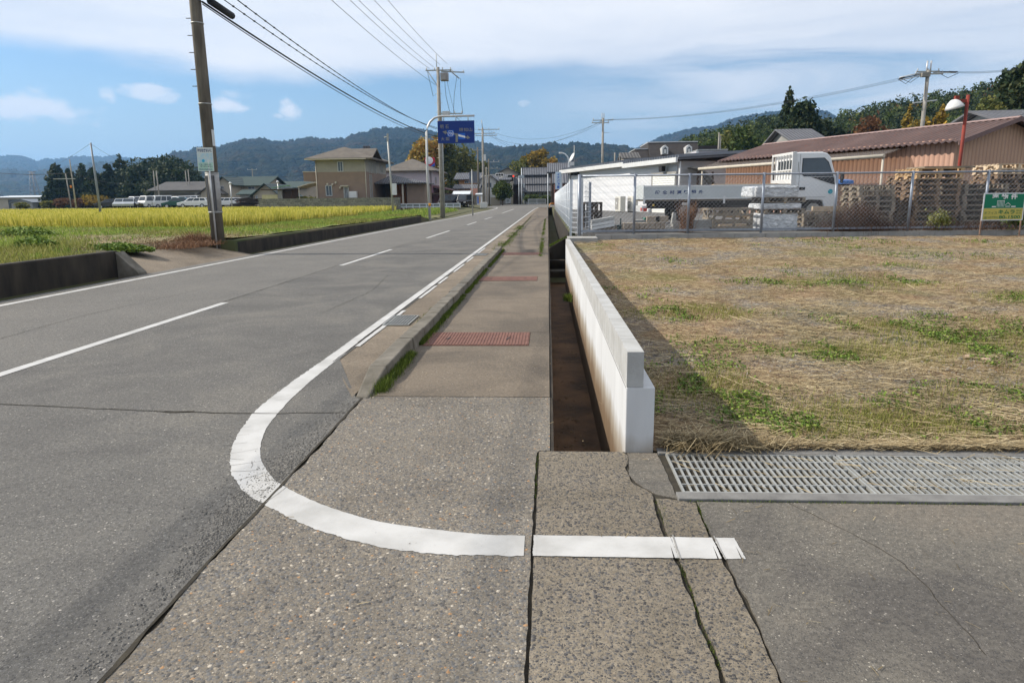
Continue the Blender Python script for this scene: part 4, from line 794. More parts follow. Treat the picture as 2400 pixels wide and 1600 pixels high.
def vgreen(x, y): return .12+ fbm(x*.35, y*.28+3, 4)*1.6-.55+np.exp(-((x+13.5)/3.2)**2-((y-16)/2.6)**2)*.9+np.clip((y-22)/5, 0, 1)*.6-np.exp(-((x+11)/1.2)**2-((y-19.5)/3)**2)*1.2
def vok(x, y): return ~((x > -10.8) & (y > 14.2) & (y < 20.2))
x, y = verge(150000); g_ = vgreen(x, y); k = (g_ > rng.random(len(x))*.5-.08) & vok(x, y) & ((y < rice_front(x)) | (x > rice_right(y))); x, y = x[k], y[k]
h = rng.uniform(.05, .13, len(x))*(1+.7*np.exp(-((x+13)/3)**2-((y-16)/2)**2)); sp = fbm(x*.5+7, y*.5, 3) > .47
for kk, m_, nm, lb in ((sp, g_fresh, 'verge_grass', 'bright green grass on the verge left of the road'), (~sp, g_olive, 'verge_grass', 'olive grass on the verge before the rice')):
    tag(npmesh(nm, blades(x[kk], y[kk], gz(x[kk], y[kk])+.03, h[kk], .006+y[kk]*.0006, .9), 4, m_), lb, kind='stuff')
x, y = verge(42000); k = (vgreen(x, y) < rng.random(len(x))*.7) & vok(x, y); x, y = x[k], y[k]
tag(npmesh('dry_verge_grass', np.concatenate([strawm(x, y, gz(x, y)+.05, rng.uniform(.06, .25, len(x)), .006+y*.0005, None, .4), blades(x, y, gz(x, y)+.03, rng.uniform(.04, .12, len(x)), .007+y*.0005, 1.2)]), 4, g_straw), 'dry pale grass on the verge', kind='stuff')
n = 9000; x = rng.normal(-10.6, .55, n); y = rng.normal(20.0, .9, n); x2 = rng.uniform(-11.5, -9.4, 5000); y2 = rng.normal(18.6, .4, 5000); x = np.r_[x, x2]; y = np.r_[y, y2]; k = (x < -9.46); x, y = x[k], y[k]
hh = .15+.28*np.exp(-((x+10.5)/.5)**2-((y-20.3)/.5)**2)
tag(npmesh('dry_brush', blades(x, y, np.full(len(x), .32), hh*rng.random(len(x)), .012, 1.6), 4, g_brown), 'dry reddish brush round the foot of the near pole', kind='stuff')
# leafy green clumps
for i, (cx, cy, rx, ry, hh, m_, lb) in enumerate(((-10.7, 16.6, .95, .45, .16, g_clover, 'low bright green leafy patch beside the entry slab'), (-12.2, 15.9, .7, .5, .38, g_clover, 'taller leafy weed clump above the left channel wall'), (-17.6, 22.6, 1.3, .7, .4, g_clover, 'dark green leafy clump back on the verge at left'))):
    n = 2600; a = rng.uniform(0, 6.28, n); r_ = np.sqrt(rng.random(n)); x = cx+np.cos(a)*r_*rx; y = cy+np.sin(a)*r_*ry; z = np.full(n, .38)+hh*(1-r_**2)*rng.random(n); s = rng.uniform(.02, .05, n)
    tag(npmesh('weed_clump', np.concatenate([strawm(x, y, z, s*2, s*1.3, None, 1.4), blades(x, y, np.full(n, .36), z-.33, .012, .5)]), 4, m_), lb, 'weed clump', 'leafy weed clumps on the verge')
# rice
RB = [(-60, 38), (-26.7, 32.6), (-20.5, 30.4), (-14.3, 29.1), (-13.6, 31.6), (-13.9, 38.8), (-15.6, 62), (-17.6, 81)]
def rice_front(x): return np.interp(x, [-200, -60, -26.7, -20.5, -14.3, -13.6], [60, 38, 32.6, 30.4, 29.1, 31])
def rice_right(y): return np.interp(y, [29, 31.6, 38.8, 62, 81, 110], [-14.3, -13.6, -13.9, -15.6, -17.6, -19.5])
def rback(x): return np.where(x > -36, 81, 94)
b = MB(); zt = .66
V = []
P = []; us = np.linspace(0, 1, 80); vs_ = np.linspace(0, 1, 60)
for u in us:
    row = []
    for v in vs_:
        y = 29.6+(v**1.6)*(104-29.6); xr = float(rice_right(y))-.25; x = xr-(u**1.5)*150
        row.append((x, y, zt+.04*float(fbm(x*.6, y*.6, 3)) if y > float(rice_front(x))+.25 and y < float(rback(x)) else .3))
    P.append(row)
ricem = M('rice_canopy', (.44, .41, .06), (.27, .27, .04), 1.8, .95, .8, stretch=(1, .35, 1), det=9, lo=.35, hi=.65)
o = gridmesh('rice_canopy', np.array(P), ricem, smooth=True); tag(o, 'dense yellow rice in the field beyond the verge', kind='stuff')
n = 230000; y = 29*(104/29)**(rng.random(n)**1.15); x = rice_right(y)-rng.random(n)**1.1*(y*.9+6); k = (y > rice_front(x)) & (y < rback(x)); x, y = x[k], y[k]
hh = rng.uniform(.42, .6, len(x))*(.9+.25*fbm(x*.2, y*.2, 3)); dist = np.minimum(y-rice_front(x), rice_right(y)-x); z0 = np.where(dist < 1.0, .38, .5); hh = np.where(dist < 1, hh, hh-.12)
tag(npmesh('rice_plants', blades(x, y, z0, hh, .016+y*.0007, .45), 4, g_rice), 'ripe yellow rice plants filling the field', kind='stuff')
n = 5200; x = rng.uniform(-13.9, -10.2, n); y = rng.uniform(50, 80, n); tag(npmesh('bank_grass', blades(x, y, gz(x, y)+.02, rng.uniform(.15, .35, n), .05, .8), 4, g_fresh), 'green grassy bank beyond the sign post', kind='stuff')
# ---------------------------------------------------------------- lettering
_txt = {}
def text_mb(s, x0, x1, z0, z1, y=0, bold=0, depth=.004, keep=False):
    """ flat raised lettering in the XZ plane, fitted to a box, facing -Y """
    c = bpy.data.curves.new('t', 'FONT'); c.body = s; c.extrude = 0; c.offset = bold; o = bpy.data.objects.new('t', c); COL.objects.link(o)
    bpy.context.view_layer.update(); me = bpy.data.meshes.new_from_object(o.evaluated_get(bpy.context.evaluated_depsgraph_get()))
    V = np.array([v.co[:] for v in me.vertices]); F = [tuple(p.vertices) for p in me.polygons]; bpy.data.objects.remove(o); bpy.data.curves.remove(c); bpy.data.meshes.remove(me)
    mn, mx = V.min(0), V.max(0); sx = (x1-x0)/max(mx[0]-mn[0], 1e-6); sz = (z1-z0)/max(mx[1]-mn[1], 1e-6)
    if keep: sx = sz = min(sx, sz)
    b = MB(); b.add([(x0+(v[0]-mn[0])*sx, y-depth, z0+(v[1]-mn[1])*sz) for v in V], F); return b
def ink(name, c, rough=.6): return M(name, c, tuple(q*.9 for q in c), 5, rough)
ink_w = ink('lettering_white', (.75, .75, .75)); ink_b = ink('lettering_navy', (.02, .05, .16)); ink_g = ink('lettering_green', (.02, .16, .06)); ink_t = ink('lettering_tarnished', (.22, .22, .2)); ink_bl = ink('lettering_blue', (.02, .12, .5))

# ---------------------------------------------------------------- fence round the yard
FY0 = 18.15; FA = YAW
def fpt(x): return FY0+math.tan(FA)*(x-.75)
def post_x(px): d = ray(px, 545); # intersection with the fence plane
def fence_x(px):
    d = ray(px, 480); t = 1.0
    # solve d*t on line y = FY0+tan*(x-.75)
    t = (FY0-math.tan(FA)*.75)/(d[1]-math.tan(FA)*d[0]); return d[0]*t
fm_wire = M('chain_link_wire', (.42, .45, .5), (.34, .36, .4), 4, .45, metal=.3)
fpost = M('fence_post_metal', (.3, .33, .38), (.22, .24, .28), 8, .42, metal=.5)
t = thing('chain_link_fence', 'grey chain link fence with pipe posts between lot and materials yard', 'fence', (.75, FY0, .59), FA)
zt_ = 1.50; xe = 13.6
px = [1358, 1487, 1614, 1787, 1957, 2133, 2309]; fx = [(fence_x(p)-.75)/math.cos(FA) for p in px]+[xe]
for x in fx: obj('post', MB().tube([(x, 0, -.05), (x, 0, zt_+.02)], .034 if x > 1 else .045, 10), fpost, t)
obj('top_rail', MB().tube([(fx[0], 0, zt_-.02), (xe, 0, zt_-.02)], .024, 8), fpost, t)
obj('bottom_rail', MB().box(fx[0], xe, -.02, .02, .06, .11), fpost, t)
b = MB(); p_ = .105; n = int((xe-fx[0]+zt_)/p_)
for k in range(-int(zt_/p_)-1, int((xe-fx[0])/p_)+2):
    for s in (1, -1):
        xa = fx[0]+k*p_ if s == 1 else fx[0]+k*p_+zt_; xb = xa+s*(zt_-.12); za, zb = .1, zt_-.03
        # clip to the panel
        t0, t1 = 0., 1.
        for lim, sg in ((fx[0], 1), (xe, -1)):
            fa, fb = (xa-lim)*sg, (xb-lim)*sg
            if fa < 0 and fb < 0: t0 = 2; break
            if fa < 0: t0 = max(t0, fa/(fa-fb))
            if fb < 0: t1 = min(t1, fa/(fa-fb))
        if t0 >= t1: continue
        q = lambda u: (xa+(xb-xa)*u, .012*s, za+(zb-za)*u)
        b.tube([q(t0), q(t1)], .0017, 3, caps=False, smooth=False)
obj('mesh_panel', b, fm_wire, t)
b = MB()
for k in range(8): b.prism([(.04, 0), (.20, 0), (.20, 0), (.04, 0)], 0, 0) if False else None
tb = thing('block_kerb', 'low concrete block kerb carrying the chain link fence', 'kerb wall', (.75, FY0, 0), FA)
b = MB()
for k in range(33): b.box(.5+k*.4, .5+k*.4+.396, -.08, .08, .2, .585+.0015*(k % 2))
obj('blocks', b, conc_f, tb, bevel=.006)
b = MB(); b.box(-.25, .48, -.98, -.02, .2, .552); solo('corner_block', b, conc_f, 'concrete corner block joining white wall and fence kerb', 'kerb wall', loc=None).location = (.75, FY0, 0)

# white panel fence running along the channel
t = thing('panel_fence', 'pale steel mesh panel fence receding beside the open channel', 'fence', (.66, 19.4, .3))
b = MB(); b.box(-.08, .1, 0, 46, -.9, .28); obj('footing', b, conc_d, t)
for k in range(24): obj('post', MB().tube([(0, k*2, .2), (0, k*2, 1.72)], .026, 8), steelw, t)
b = MB()
for k in range(23):
    y = k*2
    for i in range(1, 26): yy = y+i*2/26; b.box(-.004, .004, yy-.004, yy+.004, .36, 1.66)
    for z in (.36, .62, .9, 1.18, 1.42, 1.66): b.box(-.009, -.003, y, y+2, z-.006, z+.006)
obj('mesh_panels', b, steelw, t)
# gate leaf, three short mesh panels by the corner
t = thing('gate', 'narrow pale steel mesh gate folded beside the fence corner post', 'gate', (.62, 18.9, .5), 0)
def gp_(xa, ya, xb, yb, zt):
    q = MB()
    for i in range(9): z = .12+i*(zt-.2)/9; q.obox(((xa+xb)/2, (ya+yb)/2, z), (math.hypot(xb-xa, yb-ya), .01, .012), math.atan2(yb-ya, xb-xa))
    for i in range(1, 6): u = i/6; q.box(xa+(xb-xa)*u-.003, xa+(xb-xa)*u+.003, ya+(yb-ya)*u-.003, ya+(yb-ya)*u+.003, .1, zt)
    return q
obj('mesh_panel', gp_(.0, 0, .22, -.35, 1.38), steelw, t); obj('mesh_panel', gp_(.34, -.4, .52, .2, 1.4), steelw, t)
for (x, y, zz, r) in ((0, 0, 1.5, .03), (.19, -.32, 1.4, .03), (.27, -.4, 1.5, .035), (.52, .2, 1.44, .032)): obj('post', MB().box(x-r, x+r, y-r, y+r, -.1, zz), steelw if x < .5 else fpost, t)

# for-sale board
t = thing('for_sale_sign', 'green and yellow property sale board on two thin posts before the fence', 'sign', (fence_x(2335), fpt(fence_x(2335))-.3, .5), FA)
W2 = .53; z0, z1 = .34, 1.03
b = MB()
for s in (-1, 1): obj('leg', MB().box(s*(W2-.02)-.014, s*(W2-.02)+.014, .012, .035, -.15, z0+.4), M('sign_leg_rust', (.3, .2, .15), (.2, .12, .08), 20, .8) if s < 0 else MATS['sign_leg_rust'], t)
obj('board', MB().box(-W2, W2, 0, .012, z0, z1), ink('board_white', (.6, .63, .65)), t)
obj('upper_field', MB().box(-W2+.03, W2-.03, -.003, 0, z0+.31, z1-.03), ink('board_green', (.005, .17, .09)), t)
obj('lower_field', MB().box(-W2+.03, W2-.03, -.003, 0, z0+.025, z0+.305), ink('board_yellow', (.5, .43, .1)), t)
b = text_mb('売', -.33, -.16, .9, 1.0-.0, -.004, .03); b2 = text_mb('物', -.09, .08, .87, 1.0, -.004, .03); b3 = text_mb('件', .15, .32, .87, 1.0, -.004, .03)
for q, x in ((b2, 0), (b3, 0)): b.add(q.v, q.f)
for x in np.linspace(-.17, .0, 6): b.box(x-.004, x+.004, -.006, -.003, .68, .83)
b.box(-.18, .01, -.006, -.003, .83, .84); b.add([(.02, -.006, .72), (.10, -.006, .79), (.18, -.006, .72), (.165, -.006, .72), (.10, -.006, .775), (.035, -.006, .72)], [(0, 1, 4, 5), (1, 2, 3, 4)]); b.box(.04, .16, -.006, -.003, .685, .70); b.box(-.3, -.2, -.006, -.003, .675, .70); b.box(.19, .3, -.006, -.003, .675, .70)
obj('lettering', b, ink_w, t)
b = MB()
for s, x0, x1, z0_, z1_, bo in (('オフィス', -.48, -.15, .5, .565, .012), ('キムラ', -.12, .3, .5, .61, .03), ('株式', .33, .47, .562, .61, 0), ('会社', .33, .47, .5, .548, 0), ('(0795)', -.36, -.11, .385, .44, .0), ('80-1500', -.09, .45, .385, .465, .02), ('☎', -.49, -.38, .38, .45, 0)):
    obj('lettering', text_mb(s, x0, x1, z0_, z1_, -.004, bo), ink_g, t)

# ---------------------------------------------------------------- pallets and yard goods
def pallet(w_=1.1, d_=1.1, m=None, name='pallet'):
    t = thing(name, '', 'pallet'); b = MB()
    for i in range(7): y = -d_/2+i*(d_-.1)/6; b.box(-w_/2, w_/2, y, y+.1, .118, .138)
    obj('top_deck', b, m, t); b = MB()
    for i in range(5): y = -d_/2+i*(d_-.1)/4; b.box(-w_/2, w_/2, y, y+.1, .0, .02)
    obj('bottom_deck', b, m, t)
    for i in range(3):
        x = -w_/2+.02+i*(w_-.13)/2; h = d_/2
        b = MB().prism([(-h, .021), (-h+.14, .021), (-h+.16, .085), (-.1, .085), (-.08, .021), (.08, .021), (.1, .085), (h-.16, .085), (h-.14, .021), (h, .021), (h, .117), (-h, .117)], x, x+.09, 'x'); obj('stringer', b, m, t)
    return t
pal = {}
def stack(n, px0, px1, Y, label, m, m_top=None, z0=.655, tilt=.0):
    xa, xb = XA(px0, Y, 480), XA(px1, Y, 480); cx, w_ = (xa+xb)/2, (xb-xa)
    ky = (m.name, round(w_, 2)); 
    pr = pallet(w_, 1.1, m); first = True; prt = pallet(w_, 1.1, m_top) if m_top else None
    for i in range(n):
        lb = label+(', topmost of the stack' if i == n-1 else ', bottom one of the stack' if i == 0 else ', number %d from the ground' % (i+1))
        mt = prt if (prt and i >= n-2) else pr
        used = mt.get('u'); loc = (cx+rng.normal(0, .02), Y+.55+rng.normal(0, .02), z0+i*.14); rz = FA+rng.normal(0, .02+tilt)
        if used: dup(mt, loc, rz, lb, 'pallets stacked in the yard')
        else: mt.location = loc; mt.rotation_euler = (0, 0, rz); mt['u'] = 1; mt['label'] = lb; mt['group'] = 'pallets stacked in the yard'
    for q in (pr, prt):
        if q is not None and 'u' in q: del q['u']
stack(8, 2012, 2098, 19.2, 'grey weathered pallet in the low stack behind the dry thicket', wood_w, tilt=.05)
stack(11, 2135, 2248, 19.3, 'brown pallet in the tall stack under the red lamp', wood_o, wood_n)
stack(8, 2250, 2360, 19.5, 'grey pallet in the stack behind the sale board', wood_w)
stack(12, 2325, 2430, 20.6, 'fresh brown pallet in the tallest stack at the right edge', wood_o, wood_p)
stack(8, 2030, 2128, 20.45, 'grey pallet in the second row behind the low stack', wood_w, tilt=.05)
stack(10, 2115, 2222, 20.6, 'old brown pallet in the second row behind the tall stack', wood_o)
stack(8, 2228, 2330, 21.0, 'grey pallet in the second row behind the sale board', wood_w)
stack(9, 2150, 2262, 21.9, 'old brown pallet in the third row behind the tall stack', wood_o)
stack(3, 1880, 1990, 20.4, 'grey pallet under the plank at the truck cab', wood_w)
b = MB(); b.obox((0, 0, 0), (1.35, .9, .05), .03); solo('plank_sheet', b, wood_w, 'grey board lying on top of the tall pallet stack', 'board').location = (XA(2195, 20), 20, .655+.14*11+.03)
b = MB(); b.box(-.62, .62, -.05, .05, 0, .14); o = solo('timber_beam', b, wood_p, 'pale squared timber beam lying under the truck cab', 'timber'); o.location = (XA(1950, 20.3), 20.1, 1.08); o.rotation_euler = (0, 0, FA)
for i, (x, z) in enumerate(((1913, .66), (1925, .79), (1921, .92))):
    b = MB(); b.box(0, 1.0, -.06, .06, 0, .12); o = solo('timber_beam', b, wood_w, ('short grey timber on the ground, bottom of three before the thicket', 'short grey timber, middle of three before the thicket', 'short grey timber, top of three before the thicket')[i], 'timber', 'timbers stacked before the thicket'); o.location = (XA(x, 19.2), 19.2, z); o.rotation_euler = (0, 0, FA)
# wrapped loads
def plastic_mat():
    m, nt, N, L, b = newmat('plastic_wrap'); v = coords(N, L, (1, 1, 2.4)); n = noise(N, L, v, 5, 8, .65, 1.2); b.inputs['Roughness'].default_value = .32; b.inputs['Specular IOR Level'].default_value = .6
    L.new(ramp(N, L, n.outputs[0], [(.35, (.3, .31, .33)), (.5, (.52, .54, .56)), (.65, (.75, .76, .78))]), b.inputs['Base Color']); bumpn(N, L, b, n.outputs[0], .9, .06); return m
plw = plastic_mat()
def wrapped(px0, px1, y0, y1, Y, dp, lab, seed):
    xa, xb = XA(px0, Y, 480), XA(px1, Y, 480); z0, z1 = ZA(y1, Y, 1800), ZA(y0, Y, 1800); t = thing('wrapped_load', lab, 'wrapped load', ((xa+xb)/2, Y+dp/2, z0), FA, 'plastic wrapped loads in the yard')
    w_ = xb-xa; n = 14; P = []
    q = MB(); nx, nz = 26, 12; h = z1-z0
    ring = []
    for j in range(nz+1):
        z = h*j/nz; row = []
        for i in range(4*nx):
            s, u = divmod(i, nx); u = u/nx; x, y = [(-.5+u, -.5), (.5, -.5+u), (.5-u, .5), (-.5, .5-u)][s]
            f = 1+.03*(float(fbm(i*.35+seed, j*.5, 3))-.5)*2-(.03 if j in (0, nz) else 0); row.append((x*w_*f, y*dp*f, z+.02*(float(fbm(i*.3, j+seed, 2))-.5)))
        ring.append(row)
    V = [p for r in ring for p in r]; m_ = 4*nx; F = [(j*m_+i, j*m_+(i+1) % m_, (j+1)*m_+(i+1) % m_, (j+1)*m_+i) for j in range(nz) for i in range(m_)]; F += [tuple(range(nz*m_, nz*m_+m_))]
    q.add(V, F, True); q.sm[-1] = False; obj('plastic_wrap', q, plw, t); return t
wrapped(1788, 1870, 500, 543, 19.0, 1.0, 'large plastic wrapped load at the bottom behind the fence', 1)
wrapped(1784, 1876, 477, 491, 19.0, 1.1, 'plastic wrapped bundle in the middle of the pile', 2)
wrapped(1766, 1868, 436, 462, 19.0, 1.15, 'puffy plastic wrapped bundle on top of the pile', 3)
for i, (yy, lb) in enumerate(((496, 'dark pallet under the middle wrapped bundle'), (469, 'dark pallet under the top wrapped bundle'))):
    p = pallet(1.1, 1.1, wood_w); p.location = (XA(1838, 19, 480), 19.55, ZA(yy, 19, 1838)-.06); p.rotation_euler = (0, 0, FA); p['label'] = lb; p['group'] = 'pallets stacked in the yard'
# lattice crate
def crate(px0, px1, y0, y1, Y, dp, m, lab):
    xa, xb = XA(px0, Y, 480), XA(px1, Y, 480); z0, z1 = ZA(y1, Y, px0), ZA(y0, Y, px0); w_ = xb-xa; h = z1-z0; t = thing('wooden_crate', lab, 'crate', (xa, Y, z0), FA, 'open wooden crates in the yard')
    for nm, y in (('front_frame', 0), ('back_frame', dp)):
        b = MB(); 
        for x in (0, w_*.5, w_-.07): b.box(x, x+.07, y-.02, y+.02, 0, h)
        for z in (0, h*.3, h*.62, h-.06): b.box(.0, w_, y-.04, y-.021, z, z+.06)
        L_ = math.hypot(w_*.45, h*.85); 
        for c, s in ((w_*.27, 1), (w_*.76, -1)): b.obox((c, y+.035, h*.5), (L_, .02, .05), 0, -s*math.atan2(h*.85, w_*.42))
        obj(nm, b, m, t)
    for nm, x in (('side_frame', 0), ('side_frame', w_)):
        b = MB(); 
        for z in (0, h*.45, h-.06): b.box(x-.04, x-.021, 0, dp, z, z+.06)
        b.obox((x-.05, dp/2, h/2), (.02, math.hypot(dp, h*.9), .05), 0, 0, math.atan2(h*.9, dp)); b.box(x-.02, x+.02, dp*.45, dp*.52, 0, h)
        obj(nm, b, m, t)
    obj('floor', MB().box(0, w_, 0, dp, .02, .05), m, t); return t
crate(1672, 1768, 488, 537, 19.0, .9, wood_w, 'grey lattice wooden crate left of the wrapped loads')
crate(1374, 1412, 474, 541, 20.2, .9, wood_d, 'dark tall wooden crate right of the fence corner')
for i, (x, z, l, lb) in enumerate(((1690, .75, .8, 'pale plank inside the lattice crate, lower one'), (1700, .98, .7, 'orange plank inside the lattice crate, upper one'))):
    b = MB(); b.obox((0, 0, 0), (l, .12, .05), .2); solo('plank', b, wood_n if i else wood_p, lb, 'plank', 'planks inside the crate').location = (XA(x, 19.4)+.35, 19.45, z)
# white slabs on a pallet, blocks, dark bits
t = thing('white_slab_stack', 'tilted stack of three white slabs on a plank by the fence', 'slab stack', (XA(1388, 18.9), 18.9, .67), .12)
b = MB(); 
for i in range(3): obj('slab', MB().obox((.3, .12, .09+i*.09), (.62, .32, .078), rng.normal(0, .03), -.16), white_p if i < 2 else conc_w, t)
obj('bearer', MB().obox((.34, .08, .0), (.72, .1, .09), 0, -.14), wood_w, t)
t = thing('metal_bracket', 'dark green metal bracket frame beside the white slabs', 'metal frame', (XA(1436, 19.3), 19.3, .66), .1)
g_metal = M('green_metal', (.03, .07, .06), (.02, .04, .04), 8, .5)
obj('base_frame', MB().box(0, .28, 0, .25, 0, .12).box(.0, .03, 0, .03, .12, .28).box(.22, .25, 0, .03, .12, .3), g_metal, t)
cblk = M('concrete_block_tan', (.36, .3, .23), (.25, .2, .155), 14, .9, .4)
def block():
    t = thing('concrete_block', '', 'concrete block'); b = MB(); b.box(-.055, .055, 0, .2, 0, .03).box(-.055, .055, 0, .2, .36, .39).box(-.055, .055, 0, .2, .18, .21).box(-.055, -.03, 0, .2, .03, .36).box(.03, .055, 0, .2, .03, .36); 
    return b
bb = MB(); bb.box(-.065, .065, 0, .39, .04, .19).box(-.065, -.035, 0, .39, 0, .04).box(.035, .065, 0, .39, 0, .04).box(-.02, .02, .02, .37, 0, .04)
k0 = obj('concrete_block', bb, cblk, bevel=.005); xs = np.linspace(XA(1468, 18.9), XA(1555, 18.9), 8)
for i in range(8):
    o = k0 if i == 0 else k0.copy(); 
    if i: COL.objects.link(o)
    o.location = (xs[i], 18.7+fpt(xs[i])-FY0, .66); o.rotation_euler = (0, 0, FA+rng.normal(0, .05)); tag(o, ('leftmost', 'second', 'third', 'fourth', 'fifth', 'sixth', 'seventh', 'rightmost')[i]+' tan concrete block of the row standing on the ground behind the fence', 'concrete block', 'concrete blocks behind the fence')
for i, (x, z, lb) in enumerate(((1530, .87, 'tan concrete block lying on the row, left one'), (1550, .87, 'tan concrete block lying on the row, right one'))):
    b = MB(); b.box(-.17, .17, 0, .19, 0, .15); o = solo('concrete_block', b, cblk, lb, 'concrete block', 'concrete blocks behind the fence', bevel=.006); o.location = (XA(x, 18.9)+.02, 18.8, z)
t = thing('paving_stack', 'low pile of pale paving stones beside the dry reeds', 'paving pile', (XA(1585, 19), 18.95, .66), .1)
for i in range(9): obj('stone', MB().obox((rng.uniform(0, .45), rng.uniform(0, .3), .04+.07*(i//4)), (.2, .2, .07), rng.uniform(-.4, .4)), conc_f, t)
t = thing('paving_stack', 'flat stack of grey slabs under the lattice crate edge', 'paving pile', (XA(1622, 19.2), 19.0, .66), FA)
for i in range(4): obj('slab', MB().box(0, .58, 0, .4, i*.065, i*.065+.058), conc_f, t)
b = MB(); nn = 18
for i in range(nn):
    for j in range(6): pass
P = np.array([[(XA(1510, 20)+i*.055, 19.8+j*.1, .86+.14*float(fbm(i*.4, j*.7+5, 3))) for i in range(12)] for j in range(7)]); o = gridmesh('green_sheet', P, ink('green_tarp', (.0, .25, .14), .4)); tag(o, 'small green plastic sheet crumpled on the blocks', 'tarp')
b = MB(); b.box(0, .45, 0, .3, 0, .24); solo('grey_block', b, conc_f, 'grey concrete block behind the tan row at the fence', 'concrete block', bevel=.01).location = (XA(1487, 20), 19.9, .66)
b = MB(); b.prism([(0, 0), (.16, 0), (.13, .42), (.05, .42)], 0, .2, 'y'); solo('kerb_block', b, conc_f, 'upright tapered grey concrete post before the truck wheel', 'concrete block').location = (XA(1575, 20.3), 20.3, .66)
# dry reeds and thicket
n = 420; x = rng.normal(fence_x(1612)+.03, .07, n); y = np.full(n, 18.55)+rng.normal(0, .08, n); q = blades(x, y, np.full(n, .62), rng.uniform(.35, .78, n), .011, .55); tag(npmesh('reed_tuft', q, 4, g_brown), 'reddish dry reed tuft growing through the fence foot', 'reeds')
V = []
n = 3200; x = rng.normal(XA(2005, 18.9), .42, n); y = rng.normal(18.95, .2, n); hm = .56*np.exp(-((x-XA(2015, 18.9))/.55)**2); V.append(strawm(x, y, .62+rng.random(n)*hm, rng.uniform(.1, .45, n), .006, None, 2.2)); x = rng.uniform(XA(1930, 18.6), XA(2400, 18.6), 1300); V.append(blades(x, np.full(1300, 18.65)+rng.normal(0, .15, 1300), np.full(1300, .6), rng.uniform(.06, .26, 1300), .01, 1.3))
tag(npmesh('dry_thicket', np.concatenate(V), 4, M('bramble_brown', (.13, .075, .05), (.06, .04, .03), 6, .95)), 'brown dry bramble thicket before the grey pallets', 'thicket')
for i, (x, hh, m_, lb) in enumerate(((2395, .5, g_clover, 'green leafy weed at the right edge behind the fence'), (2212, .35, g_olive, 'yellow green weed below the tall pallet stack'))):
    n = 900; cx = XA(x, 18.7); q = rng.normal(size=(n, 3))*[.13, .1, hh*.3]+[cx, 18.8, .66+hh*.45]; tag(npmesh('weed_clump', strawm(q[:, 0], q[:, 1], q[:, 2], .05, .03, None, 1.5), 4, m_), lb, 'weed clump')
# lot of gravel behind the fence
gm = M('yard_gravel', (.13, .125, .118), (.08, .077, .073), 2, .95, .5, det=9, bscale=40)
P = np.array([[(x, (y if y > 24 else 18.22+(y-18.2)*(24-18.22-(.0535*(min(x, 14)-.75)))/5.8+.0535*(min(x, 14)-.75)), float(np.interp(y, [18.2, 19.2, 22], [.572, .635, .66]))+(.02*float(fbm(x*.5, y*.5, 3)) if 19 < y < 60 else 0)) for x in np.linspace(.72, 40, 50)] for y in np.r_[np.linspace(18.2, 24, 12), np.linspace(25, 74, 48)]]); o = gridmesh('yard_ground', P[::-1], gm); o['kind'] = 'structure'
b = MB(); yy0 = 52; xa, xb = XA(1405, yy0), XA(1438, yy0)
b.box(xa, xb, yy0, yy0+1.2, .6, 1.35); solo('block_wall', b, conc_f, 'low grey concrete wall stub left of the air conditioner units', 'wall')

# ---------------------------------------------------------------- flatbed truck
TY = 22.5; gz0 = .70
def tx(px): return XA(px, TY, 470)-XA(1508, TY, 470)
def tz(y, px=1700): return ZA(y, TY, px)-gz0
t = thing('flatbed_truck', 'white flatbed truck with blue lettering on its grey side gate', 'truck', (XA(1508, TY), TY, gz0), FA)
cabw = M('truck_cab_white', (.74, .75, .75), (.7, .71, .71), 2, .3, coat=.5); gatem = M('truck_gate_grey', (.5, .53, .53), (.44, .46, .46), 2, .45)
x0, x1 = 0, tx(1856); zb, ztp = tz(467), tz(433); TW = 1.75
b = MB(); b.box(x0, x1, 0, .035, zb+.02, ztp); obj('side_gate', b, gatem, t)
b = MB(); b.box(x0, x1, TW-.035, TW, zb+.02, ztp); obj('side_gate', b, gatem, t)
b = MB(); b.box(x0-.002, x0+.035, .036, TW-.036, zb+.02, ztp+.02); obj('tail_gate', b, gatem, t)
b = MB(); b.box(x0+.04, x1, .04, TW-.04, zb-.04, zb+.04); obj('bed_floor', b, wood_w, t)
b = MB(); b.box(x0, x1, -.006, -.001, ztp-.05, ztp); b.box(x0, x1, -.012, -.001, zb+.01, zb+.05)
for q in (x0+.02, (x0+x1)/2+.25, x1-.03): b.box(q-.03, q+.03, -.02, -.001, zb-.13, zb+.1)
obj('gate_trim', b, white_p, t)
b = MB()
chars = '般全材資り廻外'; 
for i, ch in enumerate(chars):
    c = tx(1541+i*17.1); obj('lettering', text_mb(ch, c-.08, c+.08, tz(453.3), tz(444.6), -.002, .02), ink_b, t)
b = MB(); b.box(.35, tx(1960), .45, .6, zb-.28, zb-.1).box(.35, tx(1960), 1.15, 1.3, zb-.28, zb-.1); b.box(.3, x1, .1, TW-.1, zb-.12, zb-.045); obj('chassis', b, black, t)
b = MB(); b.box(x0-.02, x0+.12, .1, TW-.1, zb-.36, zb-.18); obj('rear_bumper', b, white_p, t)
tail = ink('tail_lamp_red', (.5, .04, .02), .3); amber = ink('marker_amber', (.7, .45, .03), .3)
b = MB(); b.box(x0-.03, x0-.018, .12, .3, zb-.34, zb-.24); b.box(x0+.02, x0+.14, .08, .1, zb-.35, zb-.25); obj('tail_lamp', b, tail, t)
for q in (x0+.33, x1-.1): obj('marker_lamp', MB().cyl((q, .06, zb-.16), .035, -.02, 10, 'y'), amber, t)
b = MB(); b.box(1.25, 1.5, .05, .09, zb-.17, zb-.09); obj('number_marker', b, white_p, t)
